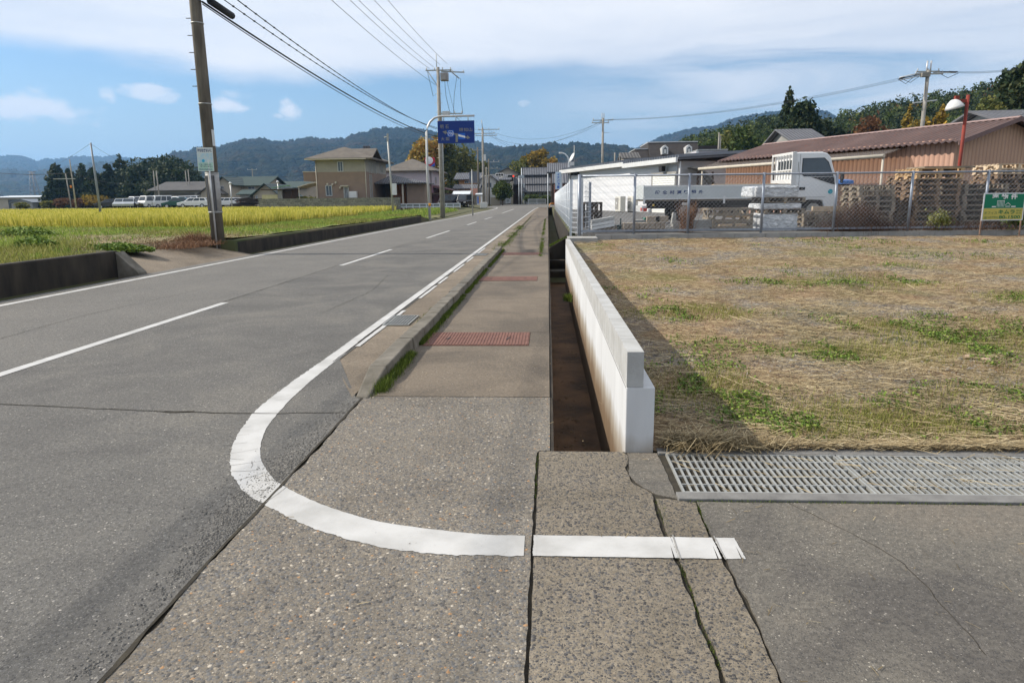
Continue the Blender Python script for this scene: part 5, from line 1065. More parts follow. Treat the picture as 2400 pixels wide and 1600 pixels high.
def wheel(cx, r, cy=.12):
    w_ = obj('wheel', MB().cyl((cx, cy, r), r, .24, 24, 'y'), black, t); obj('rim', MB().cyl((cx, cy-.012, r), r*.62, .02, 20, 'y').cyl((cx, cy-.03, r), r*.22, .02, 12, 'y'), galv, w_); return w_
wr = .36
wheel(tx(1612), wr); wheel(tx(1612), wr, TW-.36); wheel(tx(1920), wr); wheel(tx(1920), wr, TW-.36)
# side guard shadow parts: fuel tank, mud guard
obj('fuel_tank', MB().box(tx(1700), tx(1760), .12, .5, zb-.5, zb-.2), black, t, bevel=.03)
# head board (guard frame) behind the cab
hx = tx(1858); hz0, hz1 = tz(433), tz(357)
b = MB(); 
for y in (.0, TW-.05): b.box(hx, hx+.05, y, y+.05, hz0-.1, hz1)
b.box(hx, hx+.05, .05, TW-.05, hz1-.07, hz1); b.box(hx, hx+.05, .05, TW-.05, hz0+.42, hz0+.46); b.box(hx+.01, hx+.04, .05, TW-.05, hz0-.1, hz0+.15)
for i in range(1, 7): y = .05+i*(TW-.1)/7; b.box(hx+.01, hx+.035, y-.012, y+.012, hz0+.15, hz1-.07)
obj('guard_frame', b, white_p, t)
b = MB(); b.box(hx+.051, hx+.13, .0, .06, hz0-.1, hz1+.01); obj('guard_post', b, white_p, t)
# cab: side profile (x, z) extruded across
cx0, cx1 = tx(1868), tx(1975)
def cz(y): return tz(y, 1920)
ct, cb_ = cz(360), cz(470)
prof = [(cx0, cb_), (cx0, ct+.03), (cx0+.06, ct+.07), (tx(1930), ct+.07), (tx(1943), ct+.02), (tx(1950), ct-.08), (tx(1966), cz(412)), (tx(1973), cz(428)), (cx1, cz(455)), (cx1, cz(485)), (tx(1965), cz(490)), (tx(1945), cz(489)), (tx(1938), cz(470)), (tx(1905), cz(468)), (tx(1898), cb_)]
cab = obj('cab', MB().prism(prof, .02, TW-.02, 'y'), cabw, t, bevel=.035)
# side windows, set a touch proud of the door skin
def wpoly(ps, y, d): b = MB(); b.prism(ps, y, y+d, 'y'); return b
win = [(tx(1884), cz(371)), (tx(1933), cz(370)), (tx(1944), cz(380)), (tx(1958), cz(411)), (tx(1890), cz(411)), (tx(1884), cz(406))]
obj('window_rubber', wpoly([(a+(.02 if a > tx(1920) else -.02), z+(.02 if z > cz(390) else -.02)) for a, z in win], .011, .006), black, cab)
obj('door_window', wpoly(win, .006, .005), glass_w, cab)
tri = [(tx(1905), cz(414)), (tx(1961), cz(414)), (tx(1964), cz(432)), (tx(1956), cz(431))]; obj('lower_window', wpoly(tri, .009, .008), glass_d, cab)
obj('door_gap', MB().box(tx(1877), tx(1877)+.008, .016, .02, cb_+.1, ct-.0).box(tx(1877), tx(1945), .016, .02, cb_+.1, cb_+.108), black, cab)
obj('door_handle', MB().box(tx(1878)+.01, tx(1893), -.004, .019, cz(444.5), cz(438)), black, cab, bevel=.01)
obj('round_sticker', MB().cyl((tx(1955), .012, cz(449)), .075, .006, 20, 'y'), ink('sticker_cyan', (.02, .35, .45)), cab)
obj('rear_cab_window', MB().box(cx0-.008, cx0-.002, .25, TW-.25, cz(398), cz(372)), glass_d, cab)
obj('windscreen', MB().add([(tx(1951)+.015, .12, ct-.1), (tx(1951)+.015, TW-.12, ct-.1), (tx(1966)+.02, TW-.1, cz(411)), (tx(1966)+.02, .1, cz(411))], [(0, 1, 2, 3)]), glass_d, cab)
obj('door_lettering', text_mb('VI-CATION'[0:0]+'|', tx(1873.0), tx(1874.2), cz(402), cz(378), .015), ink_t, cab)
m_ = MB(); m_.obox((tx(1976), -.12, cz(413)), (.06, .16, .26)); m_.obox((tx(1976), -.1, cz(425)), (.05, .12, .12)); mi = obj('mirror', m_, black, t, bevel=.02); obj('mirror_arm', MB().tube([(tx(1966), .05, cz(402)), (tx(1975), -.1, cz(404)), (tx(1975), -.1, cz(427)), (tx(1967), .05, cz(428))], .012, 6), black, mi)
obj('headlight', MB().box(cx1-.02, cx1+.012, .12, .42, cz(480), cz(468)), alum, t); obj('headlight', MB().box(cx1-.02, cx1+.012, TW-.42, TW-.12, cz(480), cz(468)), alum, t)
# planks carried on the bed
for i in range(5):
    b = MB(); b.obox((0, 0, 0), (2.5-.2*i, .14, .03), .01*i); o = solo('load_plank', b, wood_p, ('pale plank on the truck bed, front row nearest the gate', 'pale plank on the truck bed, second row', 'pale plank on the truck bed, middle row', 'pale plank on the truck bed, fourth row', 'pale plank on the truck bed, far row')[i], 'plank', 'planks loaded on the truck bed')
    o.location = (XA(1770, TY)+rng.normal(0, .1), TY+.3+.26*i, gz0+ztp-.01+rng.uniform(0, .05)); o.rotation_euler = (0, 0, FA)
b = MB(); b.box(x0+.9, x1-.1, .1, TW-.1, zb+.05, ztp-.03); obj('load_stack', b, wood_n, t)

# red street lamp
lx, ly, lz1 = XA(2260, 22.8), 22.8, ZA(223, 22.8, 2260)
t = thing('street_lamp', 'rusty red street lamp post with a white bell shade behind the pallets', 'street lamp', (XA(2238, 22.8), ly, .65)); redp = M('rusty_red_paint', (.28, .035, .02), (.16, .04, .03), 6, .7)
h_ = lz1-.65
obj('post', MB().tube([(0, 0, 0), (.03, 0, h_)], .05, 10), redp, t); obj('bracket', MB().box(-.32, .04, -.03, .03, h_-.22, h_-.12).box(-.36, -.24, -.05, .05, h_-.24, h_-.02), redp, t)
sh = MB().lathe((0, 0, 0), [(.04, .05), (.09, .03), (.17, -.04), (.23, -.13), (.27, -.21), (.255, -.21), (.16, -.05), (.04, .03)], 20)
s_ = obj('lamp_shade', sh, white_p, t); s_.location = (-.38, 0, h_-.17); s_.rotation_euler = (.1, -.3, 0)
# ---------------------------------------------------------------- poles and wires
def crossarm(t, z, l, m, off=0, n=3, rz=0, y=0):
    b = MB(); b.obox((off, y, z), (l, .09, .09), rz); a = obj('crossarm', b, m, t)
    for i in range(n):
        x = off-l/2+.08+i*(l-.16)/max(n-1, 1); obj('insulator', MB().lathe((x*math.cos(rz), y+x*math.sin(rz), z+.04), [(.0, .0), (.05, .02), (.03, .06), (.06, .1), (.03, .14), (.05, .18), (0, .2)], 8), ceram, a)
ceram = M('insulator_ceramic', (.6, .6, .58), (.45, .45, .44), 9, .35)
def pole(name, lab, x, y, z0, zt, r, m=None, grp='utility poles', lean=0, cat='utility pole'):
    t = thing(name, lab, cat, (x, y, z0), 0, grp); h = zt-z0; obj('post', MB().tube([(0, 0, -.5), (lean*h*.5, 0, h*.5), (lean*h, 0, h)], r, 14, r*.68), m or polec, t); return t
# near pole
nx, ny, nz = -9.80, 20.15, .36
npo = pole('utility_pole', 'thick stained concrete pole in the left foreground carrying a civic notice', nx, ny, nz, 13.2, .19, None, None)
t = npo
def nr(z): return .19-(z/12.84)*.06
b = MB(); b.tube([(0, 0, .85), (0, 0, 2.0)], nr(1.4)+.006, 20); obj('guard_wrap', b, M('pole_guard_plastic', (.36, .35, .33), (.24, .23, .22), 6, .5), t)
b = MB()
for a in (-2.35, -1.9, -1.3, -.95): c, s = math.cos(a), math.sin(a); r_ = nr(1.4)+.008; b.obox((c*r_, s*r_, 1.42), (.018, .05, 1.0), a)
obj('guard_stripe', b, M('guard_black', (.05, .05, .055), (.08, .08, .08), 5, .6), t)
b = MB(); a = -2.75; b.obox((math.cos(a)*(nr(1.4)+.008), math.sin(a)*(nr(1.4)+.008), 1.42), (.016, .07, 1.0), a); obj('guard_stripe', b, ink('guard_yellow', (.5, .38, .1)), t)
for z in (.86, 1.98, 3.9, 6.05): obj('steel_band', MB().tube([(0, 0, z), (0, 0, z+.03)], nr(z)+.012, 18), galv, t)
obj('conduit', MB().tube([(.05, -nr(0)-.03, -.3), (.05, -nr(1.5)-.035, 1.5), (.04, -nr(2.4)-.03, 2.45)], .025, 8), alum, t)
for k, z in enumerate((4.4, 4.85, 5.3, 5.75, 6.2)): obj('step_bolt', MB().tube([(-.05, 0, z), (-nr(z)-.14, -.02, z)], .012, 6), black, t)
obj('id_plate', MB().box(nr(3)-.01, nr(3)+.012, -.12, .0, 2.75, 3.2), white_p, t)
# civic notice
t2 = thing('notice_board', 'pale blue green civic notice strapped to the near concrete pole', 'notice', (nx-.05, ny-.225, nz+2.04), -.05)
t2.rotation_euler = (0, .02, -.05)
W_ = .24; Hh = .66
obj('board', MB().box(-W_, W_, 0, .012, 0, Hh), ink('notice_white', (.62, .66, .64)), t2)
obj('lower_tint', MB().box(-W_+.015, W_-.015, -.003, 0, .015, .24), ink('notice_green', (.42, .6, .5)), t2)
obj('picture', MB().box(-W_+.015, W_-.015, -.003, 0, .24, .5), M('notice_picture', (.3, .52, .66), (.6, .62, .55), 9, .5, det=3, space='obj'), t2)
obj('lettering', text_mb('まちをきれいに', -W_+.03, W_-.03, .535, .625, -.002, .03), ink_b, t2); b = MB(); q = text_mb('環境美化推進協議会', -W_+.04, W_-.04, .035, .07, -.003, .01); b.add(q.v, q.f)
obj('lettering', b, ink_b, t2)
obj('lettering', text_mb('ごみ・空かんの', -W_+.05, W_-.07, .165, .21, -.003, .012), ink_b, t2); b = MB(); q = text_mb('捨てないまちに', -W_+.08, W_-.03, .11, .155, -.003, .012); b.add(q.v, q.f); obj('lettering', b, M('lettering_black', (.05, .07, .07), (.05, .07, .07), 3, .6), t2)
obj('emblem', MB().cyl((-.06, -.001, .29), .045, -.004, 16, 'y'), ink('emblem_blue', (.05, .4, .6)), t2)
# crossarms above the frame
crossarm(t, 11.2, 2.0, galv, .5, 4); crossarm(t, 12.3, 2.0, galv, .5, 3)
def cable(name, lab, p0, p1, sag, r, m=None, grp=None, n=28, bead=0, r2=None):
    t = []; p0 = Vector(p0); p1 = Vector(p1)
    for i in range(n+1):
        u = i/n; p = p0.lerp(p1, u); p.z -= sag*4*u*(1-u); t.append(p)
    b = MB(); b.tube(t, r, 6)
    if bead:
        L_ = (p1-p0).length; k = int(L_/bead)
        for i in range(1, k): u = i/k; p = p0.lerp(p1, u); p.z -= sag*4*u*(1-u); b.obox(p, (.045, .08, .045))
    o = obj(name, b, m or wirem); o.location = (0, 0, 0); return tag(o, lab, 'cable', grp)
# utility pole 2 behind the blue sign
p2x, p2y = XA(1037, 61, 500), 61.0; z2t = ZA(203*0+160, 61, 1034)
t = pole('utility_pole', 'tall grey utility pole with transformer and crossarms behind the blue road sign', p2x, p2y, .1, ZA(158, 61, 1034), .2, polec2)
h = lambda y: ZA(y, 61, 1034)-.1
obj('top_mast', MB().tube([(-.1, 0, h(165)), (-.12, 0, h(127))], .035, 6), galv, t)
crossarm(t, h(165), 2.2, galv, .05, 4); crossarm(t, h(168), 2.0, galv, 1.2, 3, .3, .3)
obj('crossarm_brace', MB().tube([(-.9, 0, h(166)), (0, 0, h(205))], .03, 5).tube([(1.0, 0, h(166)), (1.75, .3, h(184))], .05, 5), galv, t)
obj('transformer', MB().box(.22, .85, -.3, .3, h(190), h(172)).box(.3, .75, -.36, -.3, h(189), h(174)), M('transformer_casing', (.34, .33, .33), (.22, .2, .2), 4, .6), t)
crossarm(t, h(267), 2.0, galv, 1.0, 4, .1); obj('equipment_box', MB().box(.3, .9, -.3, .2, h(274), h(262)), alum, t); obj('lamp_arm', MB().tube([(0, 0, h(430)), (.5, -.2, h(422))], .04, 6), galv, t)
obj('cable_conduit', MB().tube([(.2, -.1, 0), (.2, -.1, h(270))], .06, 6), galv, t)
for k in range(9): obj('step_bolt', MB().tube([(-.3, 0, h(220)-k*.75), (.3, 0, h(220)-k*.75)], .018, 5), galv, t)
for k, (dx, dz, ex) in enumerate(((.5, 170, .9), (1.6, 178, 1.2), (1.9, 185, 2.0), (-.9, 168, .1))): obj('drop_wire', MB().tube([(dx, 0, h(dz)), ((dx+ex)/2-.1, .1, h(225)), (ex, .1, h(266 if k < 3 else 215))], .018, 4), wirem, t)
P2 = (p2x, p2y)
def p2(y): return ZA(y, 61, 1034)
# wires between the near pole and pole 2
gpw = 'overhead wires from the near pole to the pole behind the sign'
cz0 = nz+6.62
cable('telephone_cable', 'thick black cable sagging from the near pole towards the blue road sign', (nx+.2, ny, cz0), (p2x, p2y, p2(323)), .5, .028, grp=gpw)
cable('telephone_cable', 'thin cable lashed just below the thick black cable', (nx+.2, ny, cz0-.06), (p2x, p2y, p2(327)), .56, .014, grp=gpw)
b = MB(); d_ = Vector((p2x-nx, p2y-ny, p2(323)-cz0-1.9)).normalized(); a = Vector((nx+.28, ny+.3, cz0+.1)); e = a+d_*1.35; b.tube([a, e], .1, 8); b.tube([a-d_*.25, a], .03, 6); solo('cable_splice_box', b, black, 'black ribbed splice box hanging on the cable beside the near pole', 'splice box')
ends = ((458, -48, 300, .026, .55, .35), (462, -72, 303, .03, .55, .28))
for i, (ax, ay, by, r_, sg, bd) in enumerate(ends):
    cable('spiral_wire', ('lower of the two beaded spiral wrapped wires left of the sign', 'upper of the two beaded spiral wrapped wires left of the sign')[i], PX(ax, ay, 20), (p2x-.2, p2y, p2(by)), sg, r_*.55, grp=gpw, bead=.75, n=40)
for i, ((ax, ay), (bx, by), lb) in enumerate((((470, -282), (1030, 205), 'lowest thin wire reaching the pole behind the sign'), ((470, -349), (1006, 161), 'thin wire ending at the left tip of the crossarm'), ((480, -370), (1016, 157), 'thin wire ending at the crossarm middle insulator'), ((500, -425), (1031, 152), 'thin wire ending at the pole top'), ((560, -430), (1048, 150), 'faint highest wire above the crossarm'))):
    cable('power_line', lb, PX(ax, ay, 20), PX(bx, by, 61), .35, .012, grp=gpw)
for i, (dx, z_) in enumerate(((.2, cz0), (.0, 8.3), (-.3, 10.9), (.6, 11.4), (1.2, 11.4))):
    cable('power_line', ('cable from the near pole to behind the camera, lowest', 'wire from the near pole to behind the camera, second', 'wire from the near pole to behind the camera, third', 'wire from the near pole to behind the camera, inner top', 'wire from the near pole to behind the camera, outer top')[i], (nx+dx, ny, z_), (-11+dx, -25, z_), .5, .014, grp='wires running behind the camera')
# blue road sign on its bent mast
SY = 51.0; bx, bz = XA(1008, SY, 517), .05
t = thing('road_sign', 'blue direction sign hanging from a bent pale steel mast beside the road', 'road sign', (bx, SY, bz), FA*0)
S = lambda x, y: (XA(x, SY, y)-bx, 0, ZA(y, SY, x)-bz)
pts = [(0, 0, 0)]+[S(x, y) for x, y in ((1001.5, 400), (999.5, 310), (1002, 297), (1008, 286), (1018, 277), (1031, 273), (1060, 272.5), (1112, 271.5))]
obj('mast', MB().tube(pts, .095, 12, .07), M('sign_mast_steel', (.5, .5, .5), (.4, .4, .39), 3, .45, metal=.3), t)
obj('reflector_band', MB().tube([(0, 0, 1.05), (0, 0, 1.25)], .105, 12), ink('band_orange', (.7, .3, .03)), t)
(xa, _, za), (xb, _, zb_) = S(1027.5, 337), S(1112, 283)
sb = obj('sign_panel', MB().box(xa, xb, -.14, -.1, za, zb_), ink('sign_blue', (.006, .03, .19), .4), t)
def sq(u0, u1, v0, v1, y=-.146): return (xa+(xb-xa)*u0, xa+(xb-xa)*u1, y-.004, y+.002, zb_-(zb_-za)*v1, zb_-(zb_-za)*v0)
U = lambda u: xa+(xb-xa)*u
Vv = lambda v: zb_-(zb_-za)*v
def st(s, u0, u1, v0, v1): return text_mb(s, U(u0), U(u1), Vv(v1), Vv(v0), -.145, .01)
b = MB()
for s, a in (('明', (.07, .16, .17, .34)), ('石', (.21, .30, .17, .34)), ('福', (.58, .69, .32, .48)), ('知', (.71, .82, .32, .48)), ('山', (.84, .94, .32, .48)), ('大', (.08, .18, .72, .88)), ('阪', (.22, .32, .72, .88))): q = st(s, *a); b.add(q.v, q.f)
def qd(pts, y=-.15): b.add([(U(u), y, Vv(v)) for u, v in pts], [tuple(range(len(pts)))])
qd([(.13, .47), (.24, .43), (.235, .49), (.27, .51), (.255, .56), (.22, .555), (.21, .6)]); qd([(.48, .95), (.54, .95), (.55, .58), (.46, .555), (.455, .62), (.485, .635)]); qd([(.45, .555), (.46, .555), (.46, .62), (.44, .61)])
qd([(.75, .7), (.80, .72), (.8, .65), (.88, .77), (.79, .83), (.8, .78), (.755, .77)])
obj('lettering', b, ink_t, t)
b = MB(); b.box(*sq(.26, .44, .41, .7)); b.box(*sq(.555, .745, .55, .83)); obj('blue_patch', b, ink('patch_blue', (.01, .11, .5), .4), t)
obj('lettering', text_mb('706', U(.285), U(.415), Vv(.62), Vv(.5), -.152, .0), ink_w, t); b = MB()
cx_, cz_ = U(.35), Vv(.56); hx_ = [(cx_+math.cos(a)*.23, -.153, cz_+math.sin(a)*.21) for a in np.arange(0, 6.28, math.pi/3)]
b.tube([Vector(q) for q in hx_]+[Vector(hx_[0])], .014, 4, caps=False); obj('route_hexagon', b, ink_w, t); b = MB(); b.add([(U(.56), -.153, Vv(.6)), (U(.56), -.153, Vv(.69)), (U(.745), -.153, Vv(.77)), (U(.745), -.153, Vv(.685))], [(0, 1, 2, 3)])
obj('arrow_stripe', b, ink_w, t)
for u in (.17, .5, .83): obj('hanger', MB().tube([(U(u), -.08, Vv(0)-.05), (U(u), -.05, Vv(-.22))], .03, 5), galv, t)
# thin pole with a white box in the field
Y = 58; x_ = XA(922, Y, 490); t = pole('service_pole', 'slim grey steel pole with a white meter box at the rice field corner', x_, Y, .4, ZA(315, Y, 903), .09, galv, None, lean=-.035, cat='pole')
t['label'] = 'slim grey steel pole with a white meter box at the rice field corner'
obj('meter_box', MB().box(-.02, .34, -.16, .12, ZA(457, Y, 920)-.4, ZA(430, Y, 920)-.4), white_p, t); obj('lamp', MB().tube([(-.2, 0, ZA(320, Y, 900)-.4), (-.45, 0, ZA(321, Y, 900)-.4)], .03, 5).box(-.5, -.42, -.05, .05, ZA(323, Y, 900)-.4, ZA(320, Y, 900)-.4), alum, t)
obj('top_box', MB().box(-.28, -.14, -.08, .08, ZA(331, Y, 900)-.4, ZA(314, Y, 900)-.4), galv, t)
b = MB(); b.box(-.12, .12, -.1, .1, 0, .13); solo('yellow_base_cap', b, ink('cap_yellow', (.6, .45, .02)), 'small yellow cap at the foot of the slim pole', 'marker').location = (x_+.1, Y-.3, .42)
# field poles at the left
for (xb_, yb_, xt_, yt_, Y, r_, lb, gk) in ((236, 500, 212, 335, 52, .09, 'thin grey pole leaning left out of the rice field', steelg), (179, 490, 163, 374, 90, .1, 'leaning pole with red bands behind the rice, left', polec2), (167, 482, 153, 407, 100, .1, 'low pole beside the banded one', polec2),
        (372, 450, 366, 400, 120, .13, 'left one of two poles before the dark grove', polec2), (363, 450, 360, 400, 122, .12, 'second short pole before the dark grove', polec2), (438, 430, 434, 400, 125, .12, 'pole above the grey shed roof, left', polec2), (443, 430, 441, 397, 126, .12, 'pole above the grey shed roof, right', polec2)):
    x0_, x1_ = XA(xb_, Y, yb_), XA(xt_, Y, yt_); z1_ = ZA(yt_, Y, xt_); zb0 = .4 if Y < 60 else .7; t = pole('utility_pole', lb, x0_, Y, zb0, z1_, r_, gk, 'poles left of the road', lean=(x1_-x0_)/max(z1_-zb0, 1)*.8)
    if Y == 90:
        hh_ = z1_-zb0; t['label'] = 'leaning pole with crossarm and orange bands behind the rice'; obj('crossarm', MB().box(-2.6, .4, -.05, .05, hh_*.62, hh_*.62+.1), galv, t); obj('band', MB().tube([(-.45*.7, 0, hh_*.45), (-.5*.7, 0, hh_*.5)], r_+.02, 8), ink('pole_band_orange', (.6, .2, .03)), t)
cable('power_line', 'faint wire from the leaning field pole towards the far left hills', PX(210, 338, 52), PX(40, 385, 200), 2, .009, grp='field wires'); cable('power_line', 'faint wire from the leaning field pole to the near dark grove', PX(214, 338, 52), PX(372, 368, 160), 2, .009, grp='field wires')
cable('power_line', 'dark wire crossing before the left hills at mid height', PX(-40, 402, 90), PX(166, 405, 90), .3, .035, grp='field wires'); cable('power_line', 'dark wire from the banded pole to the grove poles', PX(168, 405, 90), PX(366, 424, 120), 1.0, .03, grp='field wires')
# lattice pylon far left
Y = 300; xc = XA(80, Y, 440); t = thing('lattice_pylon', 'small lattice steel pylon far off before the left hills', 'pylon', (xc, Y, .8)); hh_ = ZA(402, Y, 75)-.8; b = MB()
for sx in (-1, 1):
    for sy in (-1, 1): b.tube([(sx*1.8, sy*1.8, 0), (sx*.45, sy*.45, hh_)], .13, 4)
for k in range(8):
    z = hh_*k/8; z2 = hh_*(k+1)/8; w1 = 1.8-1.35*k/8; w2 = 1.8-1.35*(k+1)/8
    for sy in (-1, 1): b.tube([(-w1, sy*w1, z), (w2, sy*w2, z2)], .07, 4); b.tube([(w1, sy*w1, z), (-w2, sy*w2, z2)], .07, 4)
obj('tower', b, steelg, t); obj('arms', MB().box(-2.2, 2.2, -.1, .1, hh_*.9, hh_*.9+.2).box(-1.8, 1.8, -.1, .1, hh_*.98, hh_), steelg, t)
# town poles
TPg = 'poles at the road junction'
def tpole(px, yb, yt, Y, r_, lb, arms=(), m=None, z0=None, lean=0, pw=1.8):
    x_ = XA(px, Y, yb); zz = float(zroad(Y)) if z0 is None else z0; t = pole('utility_pole', lb, x_, Y, zz, ZA(yt, Y, px), r_, m or polec2, TPg, lean=lean)
    for (ya, off) in arms: crossarm(t, ZA(ya, Y, px)-zz, pw, galv, off, 3)
    return t
mp = tpole(1134, 474, 300, 100, .2, 'tallest concrete pole of the cluster left of the junction', ((304, .9), (313, .2), (318, .5)), pw=3.0)
obj('top_mast', MB().tube([(0, 0, ZA(300, 100, 1134)-.4), (-.1, 0, ZA(281, 100, 1132)-.4)], .05, 5), galv, mp); obj('id_plate', MB().box(.1, .45, -.25, -.2, ZA(377, 100, 1134)-.4, ZA(362, 100, 1134)-.4), white_p, mp)
tpole(1122, 470, 345, 118, .17, 'darker pole just left of the tallest junction pole', ((352, 0),), polec); tpole(1141, 474, 392, 106, .13, 'slim pole just right of the tallest junction pole')
tpole(1147, 474, 372, 112, .15, 'second concrete pole right of the tallest junction pole', ((380, .8), (395, .5)), polec)
tpole(1108, 497, 397, 66, .06, 'slim steel post on the left verge before the junction', (), galv)
tpole(1284, 492, 407, 86, .07, 'slim steel post at the end of the footpath', (), steelw, z0=.1)
tpole(1223, 478, 394, 128, .12, 'pale post holding the white junction sign', (), steelw); tpole(1216.5, 476, 412, 129, .09, 'thin post left of the junction sign post', (), steelw)
tpole(1197, 477, 428, 130, .08, 'thin post under the red traffic light', (), steelw)
for nm, bx_ in (('junction_sign', (1216, 1229, 411, 418, 127.8, 'small blank pale blue sign above the junction')), ('junction_sign', (1226, 1230, 430, 440, 127.7, 'tiny square sign lower on the junction post'))):
    xa, xb, ya, yb, Y, lb = bx_; b = MB(); b.box(XA(xa, Y), XA(xb, Y), Y-.05, Y, ZA(yb, Y, 1220), ZA(ya, Y, 1220)); b.box(XA(xa, Y)+.1, XA(xb, Y)-.1, Y, Y+.08, ZA(yb, Y, 1220)+.2, ZA(ya, Y, 1220)-.2); solo(nm, b, ink('sign_pale', (.4, .45, .48)), lb, 'sign')
def siglight(px, py, Y, lb, red):
    t = thing('traffic_light', lb, 'traffic light', (XA(px, Y, py), Y, ZA(py, Y, px)), 0, 'traffic lights at the junction')
    obj('housing', MB().box(-.62, .62, -.1, .1, -.22, .22), M('signal_housing', (.2, .21, .21), (.15, .16, .16), 4, .6) if red else white_p, t, bevel=.06)
    rl, m_, mt = newmat('signal_red')[0:1]+(None, None) if 'signal_red' not in MATS else (MATS['signal_red'], None, None)
    bb = rl.node_tree.nodes['Principled BSDF']; bb.inputs['Base Color'].default_value = (.7, .02, .01, 1); bb.inputs['Emission Color'].default_value = (1, .06, .03, 1); bb.inputs['Emission Strength'].default_value = 1.2
    for i in range(3): obj('lens', MB().cyl((-.4+i*.4, -.101, 0), .15, -.02, 14, 'y'), rl if (red and i == 2) else black, t)
    for i in range(3): obj('visor', MB().add([(-.4+i*.4+.17*math.cos(a), y, .17*math.sin(a)) for y in (-.1, -.32) for a in np.linspace(0, math.pi, 9)], [(k, k+1, k+10, k+9) for k in range(8)]), black if not red else black, t)
    obj('arm', MB().tube([(-.6, .0, 0), (-3.0 if not red else -2.0, .3, -.25)], .06, 6), galv, t)
siglight(1171, 409.5, 110, 'white cased traffic light seen at an angle, left one', 0); siglight(1198, 413, 120, 'dark traffic light showing red, right one', 1)
# guard rails
def rail(px0, px1, y0, y1, Y, lb, m, n=2, name='guard_rail', dy=0, bars=2):
    xa, xb = XA(px0, Y), XA(px1, Y); z0_, z1_ = ZA(y1, Y, px0), ZA(y0, Y, px0); t = thing(name, lb, 'railing', (xa, Y, z0_)); L_ = math.hypot(xb-xa, dy); h_ = z1_-z0_; t.rotation_euler = (0, 0, math.atan2(dy, xb-xa))
    for k in range(n+1): obj('post', MB().box(L_*k/n-.05, L_*k/n+.05, -.05, .05, -.1, h_), m, t)
    for k in range(bars): z = h_*(1-k*.8/max(bars-1, 1)); obj('bar', MB().box(0, L_, -.035, .035, z-.1, z), m, t)
    if bars == 2: obj('mesh', MB().box(.05, L_-.05, .036, .04, h_*.2, h_*.9), M('rail_mesh_grey', (.25, .28, .27), (.2, .22, .21), 4, .7) if 'rail_mesh_grey' not in MATS else MATS['rail_mesh_grey'], t)
    return t
rail(1238, 1279, 466.5, 478.5, 126, 'grey two panel guard rail straight ahead at the junction', steelw); rail(1186, 1195, 466, 476, 127, 'short grey guard rail left of the junction posts', steelw, 1)
rail(936, 1078, 477.5, 486.5, 84, 'long low pale pipe railing past the rice field', steelw, 9, 'pipe_railing', bars=2)
og = ink('rail_orange', (.7, .28, .02)); t = thing('orange_barrier', 'small orange pipe barrier at the end of the channel', 'barrier', (XA(1288, 92), 92, .35)); obj('pipe', MB().tube([(0, 0, 0), (0, 0, .45), (.15, 0, .6), (.6, 0, .6), (.7, 0, .5), (.7, 0, 0)], .05, 8), og, t)
# right distant poles
t = pole('utility_pole', 'concrete pole with three crossarms standing beyond the white workshop', XA(1411.5, 84, 405), 84, .6, ZA(277, 84, 1413), .17, polec2, 'poles beyond the yard'); hh_ = lambda y: ZA(y, 84, 1413)-.6
crossarm(t, hh_(282), 2.4, galv, 0, 3); crossarm(t, hh_(288), 2.0, galv, -.3, 3); obj('top_mast', MB().tube([(-.12, 0, hh_(290)), (-.12, 0, hh_(265))], .05, 5).tube([(.1, 0, hh_(290)), (.1, 0, hh_(266))], .05, 5), galv, t); obj('side_arm', MB().tube([(0, 0, hh_(311.5)), (.8, 0, hh_(311))], .02, 4), galv, t)
t = pole('utility_pole', 'concrete pole with insulators rising behind the maroon roof', XA(2158, 60, 330), 60, .7, ZA(165, 60, 2172), .2, polec2, 'poles beyond the yard'); hh_ = lambda y: ZA(y, 60, 2172)-.7
crossarm(t, hh_(168), 1.8, galv, 0, 3); crossarm(t, hh_(174), 2.2, galv, .1, 4); obj('top_mast', MB().tube([(-.12, 0, hh_(175)), (-.12, 0, hh_(143))], .06, 6).tube([(.18, 0, hh_(175)), (.18, 0, hh_(143))], .06, 6), alum, t)
obj('switch_box', MB().box(-.55, .1, -.25, .1, hh_(181), hh_(171)), polec2, t); obj('lower_arm', MB().obox((0, 0, hh_(238)), (1.9, .08, .08), .0, -.1), white_p, t)
for k, (x0_, z0_, x1_, z1_) in enumerate(((-2.2, 181, -.5, 170), (-2.2, 184, -.5, 174), (-2.1, 187, -.5, 177), (.5, 169, 2.3, 170), (.5, 171, 2.2, 172))): obj('strain_insulator', MB().tube([(x0_, 0, hh_(z0_)), (x1_, 0, hh_(z1_))], .045, 6), black if k % 2 else ceram, t)
for k, (x0_, x1_, zz) in enumerate(((-2.3, -1.0, 196), (-2.0, -.6, 193), (.8, 2.4, 184))): obj('jumper_wire', MB().tube([(x0_, 0, hh_(184 if k < 2 else 171)), ((x0_+x1_)/2, 0, hh_(zz)), (x1_, 0, hh_(178 if k < 2 else 173))], .02, 4), wirem, t)
gw = 'wires behind the yard'
for i, (dy, lb) in enumerate(((0, 'upper wire from the far pole to the pole behind the maroon roof'), (3.0, 'middle wire from the far pole to the pole behind the maroon roof'), (5.5, 'lower wire from the far pole to the pole behind the maroon roof'))):
    cable('power_line', lb, PX(1425, 280+dy*.3, 84), PX(2120, 181+dy, 60), .75, .010, grp=gw); cable('power_line', lb.replace('from the far pole to', 'running right from'), PX(2225, 167+dy*.6, 60), PX(2480, 143+dy*.8, 57), .3, .010, grp=gw)
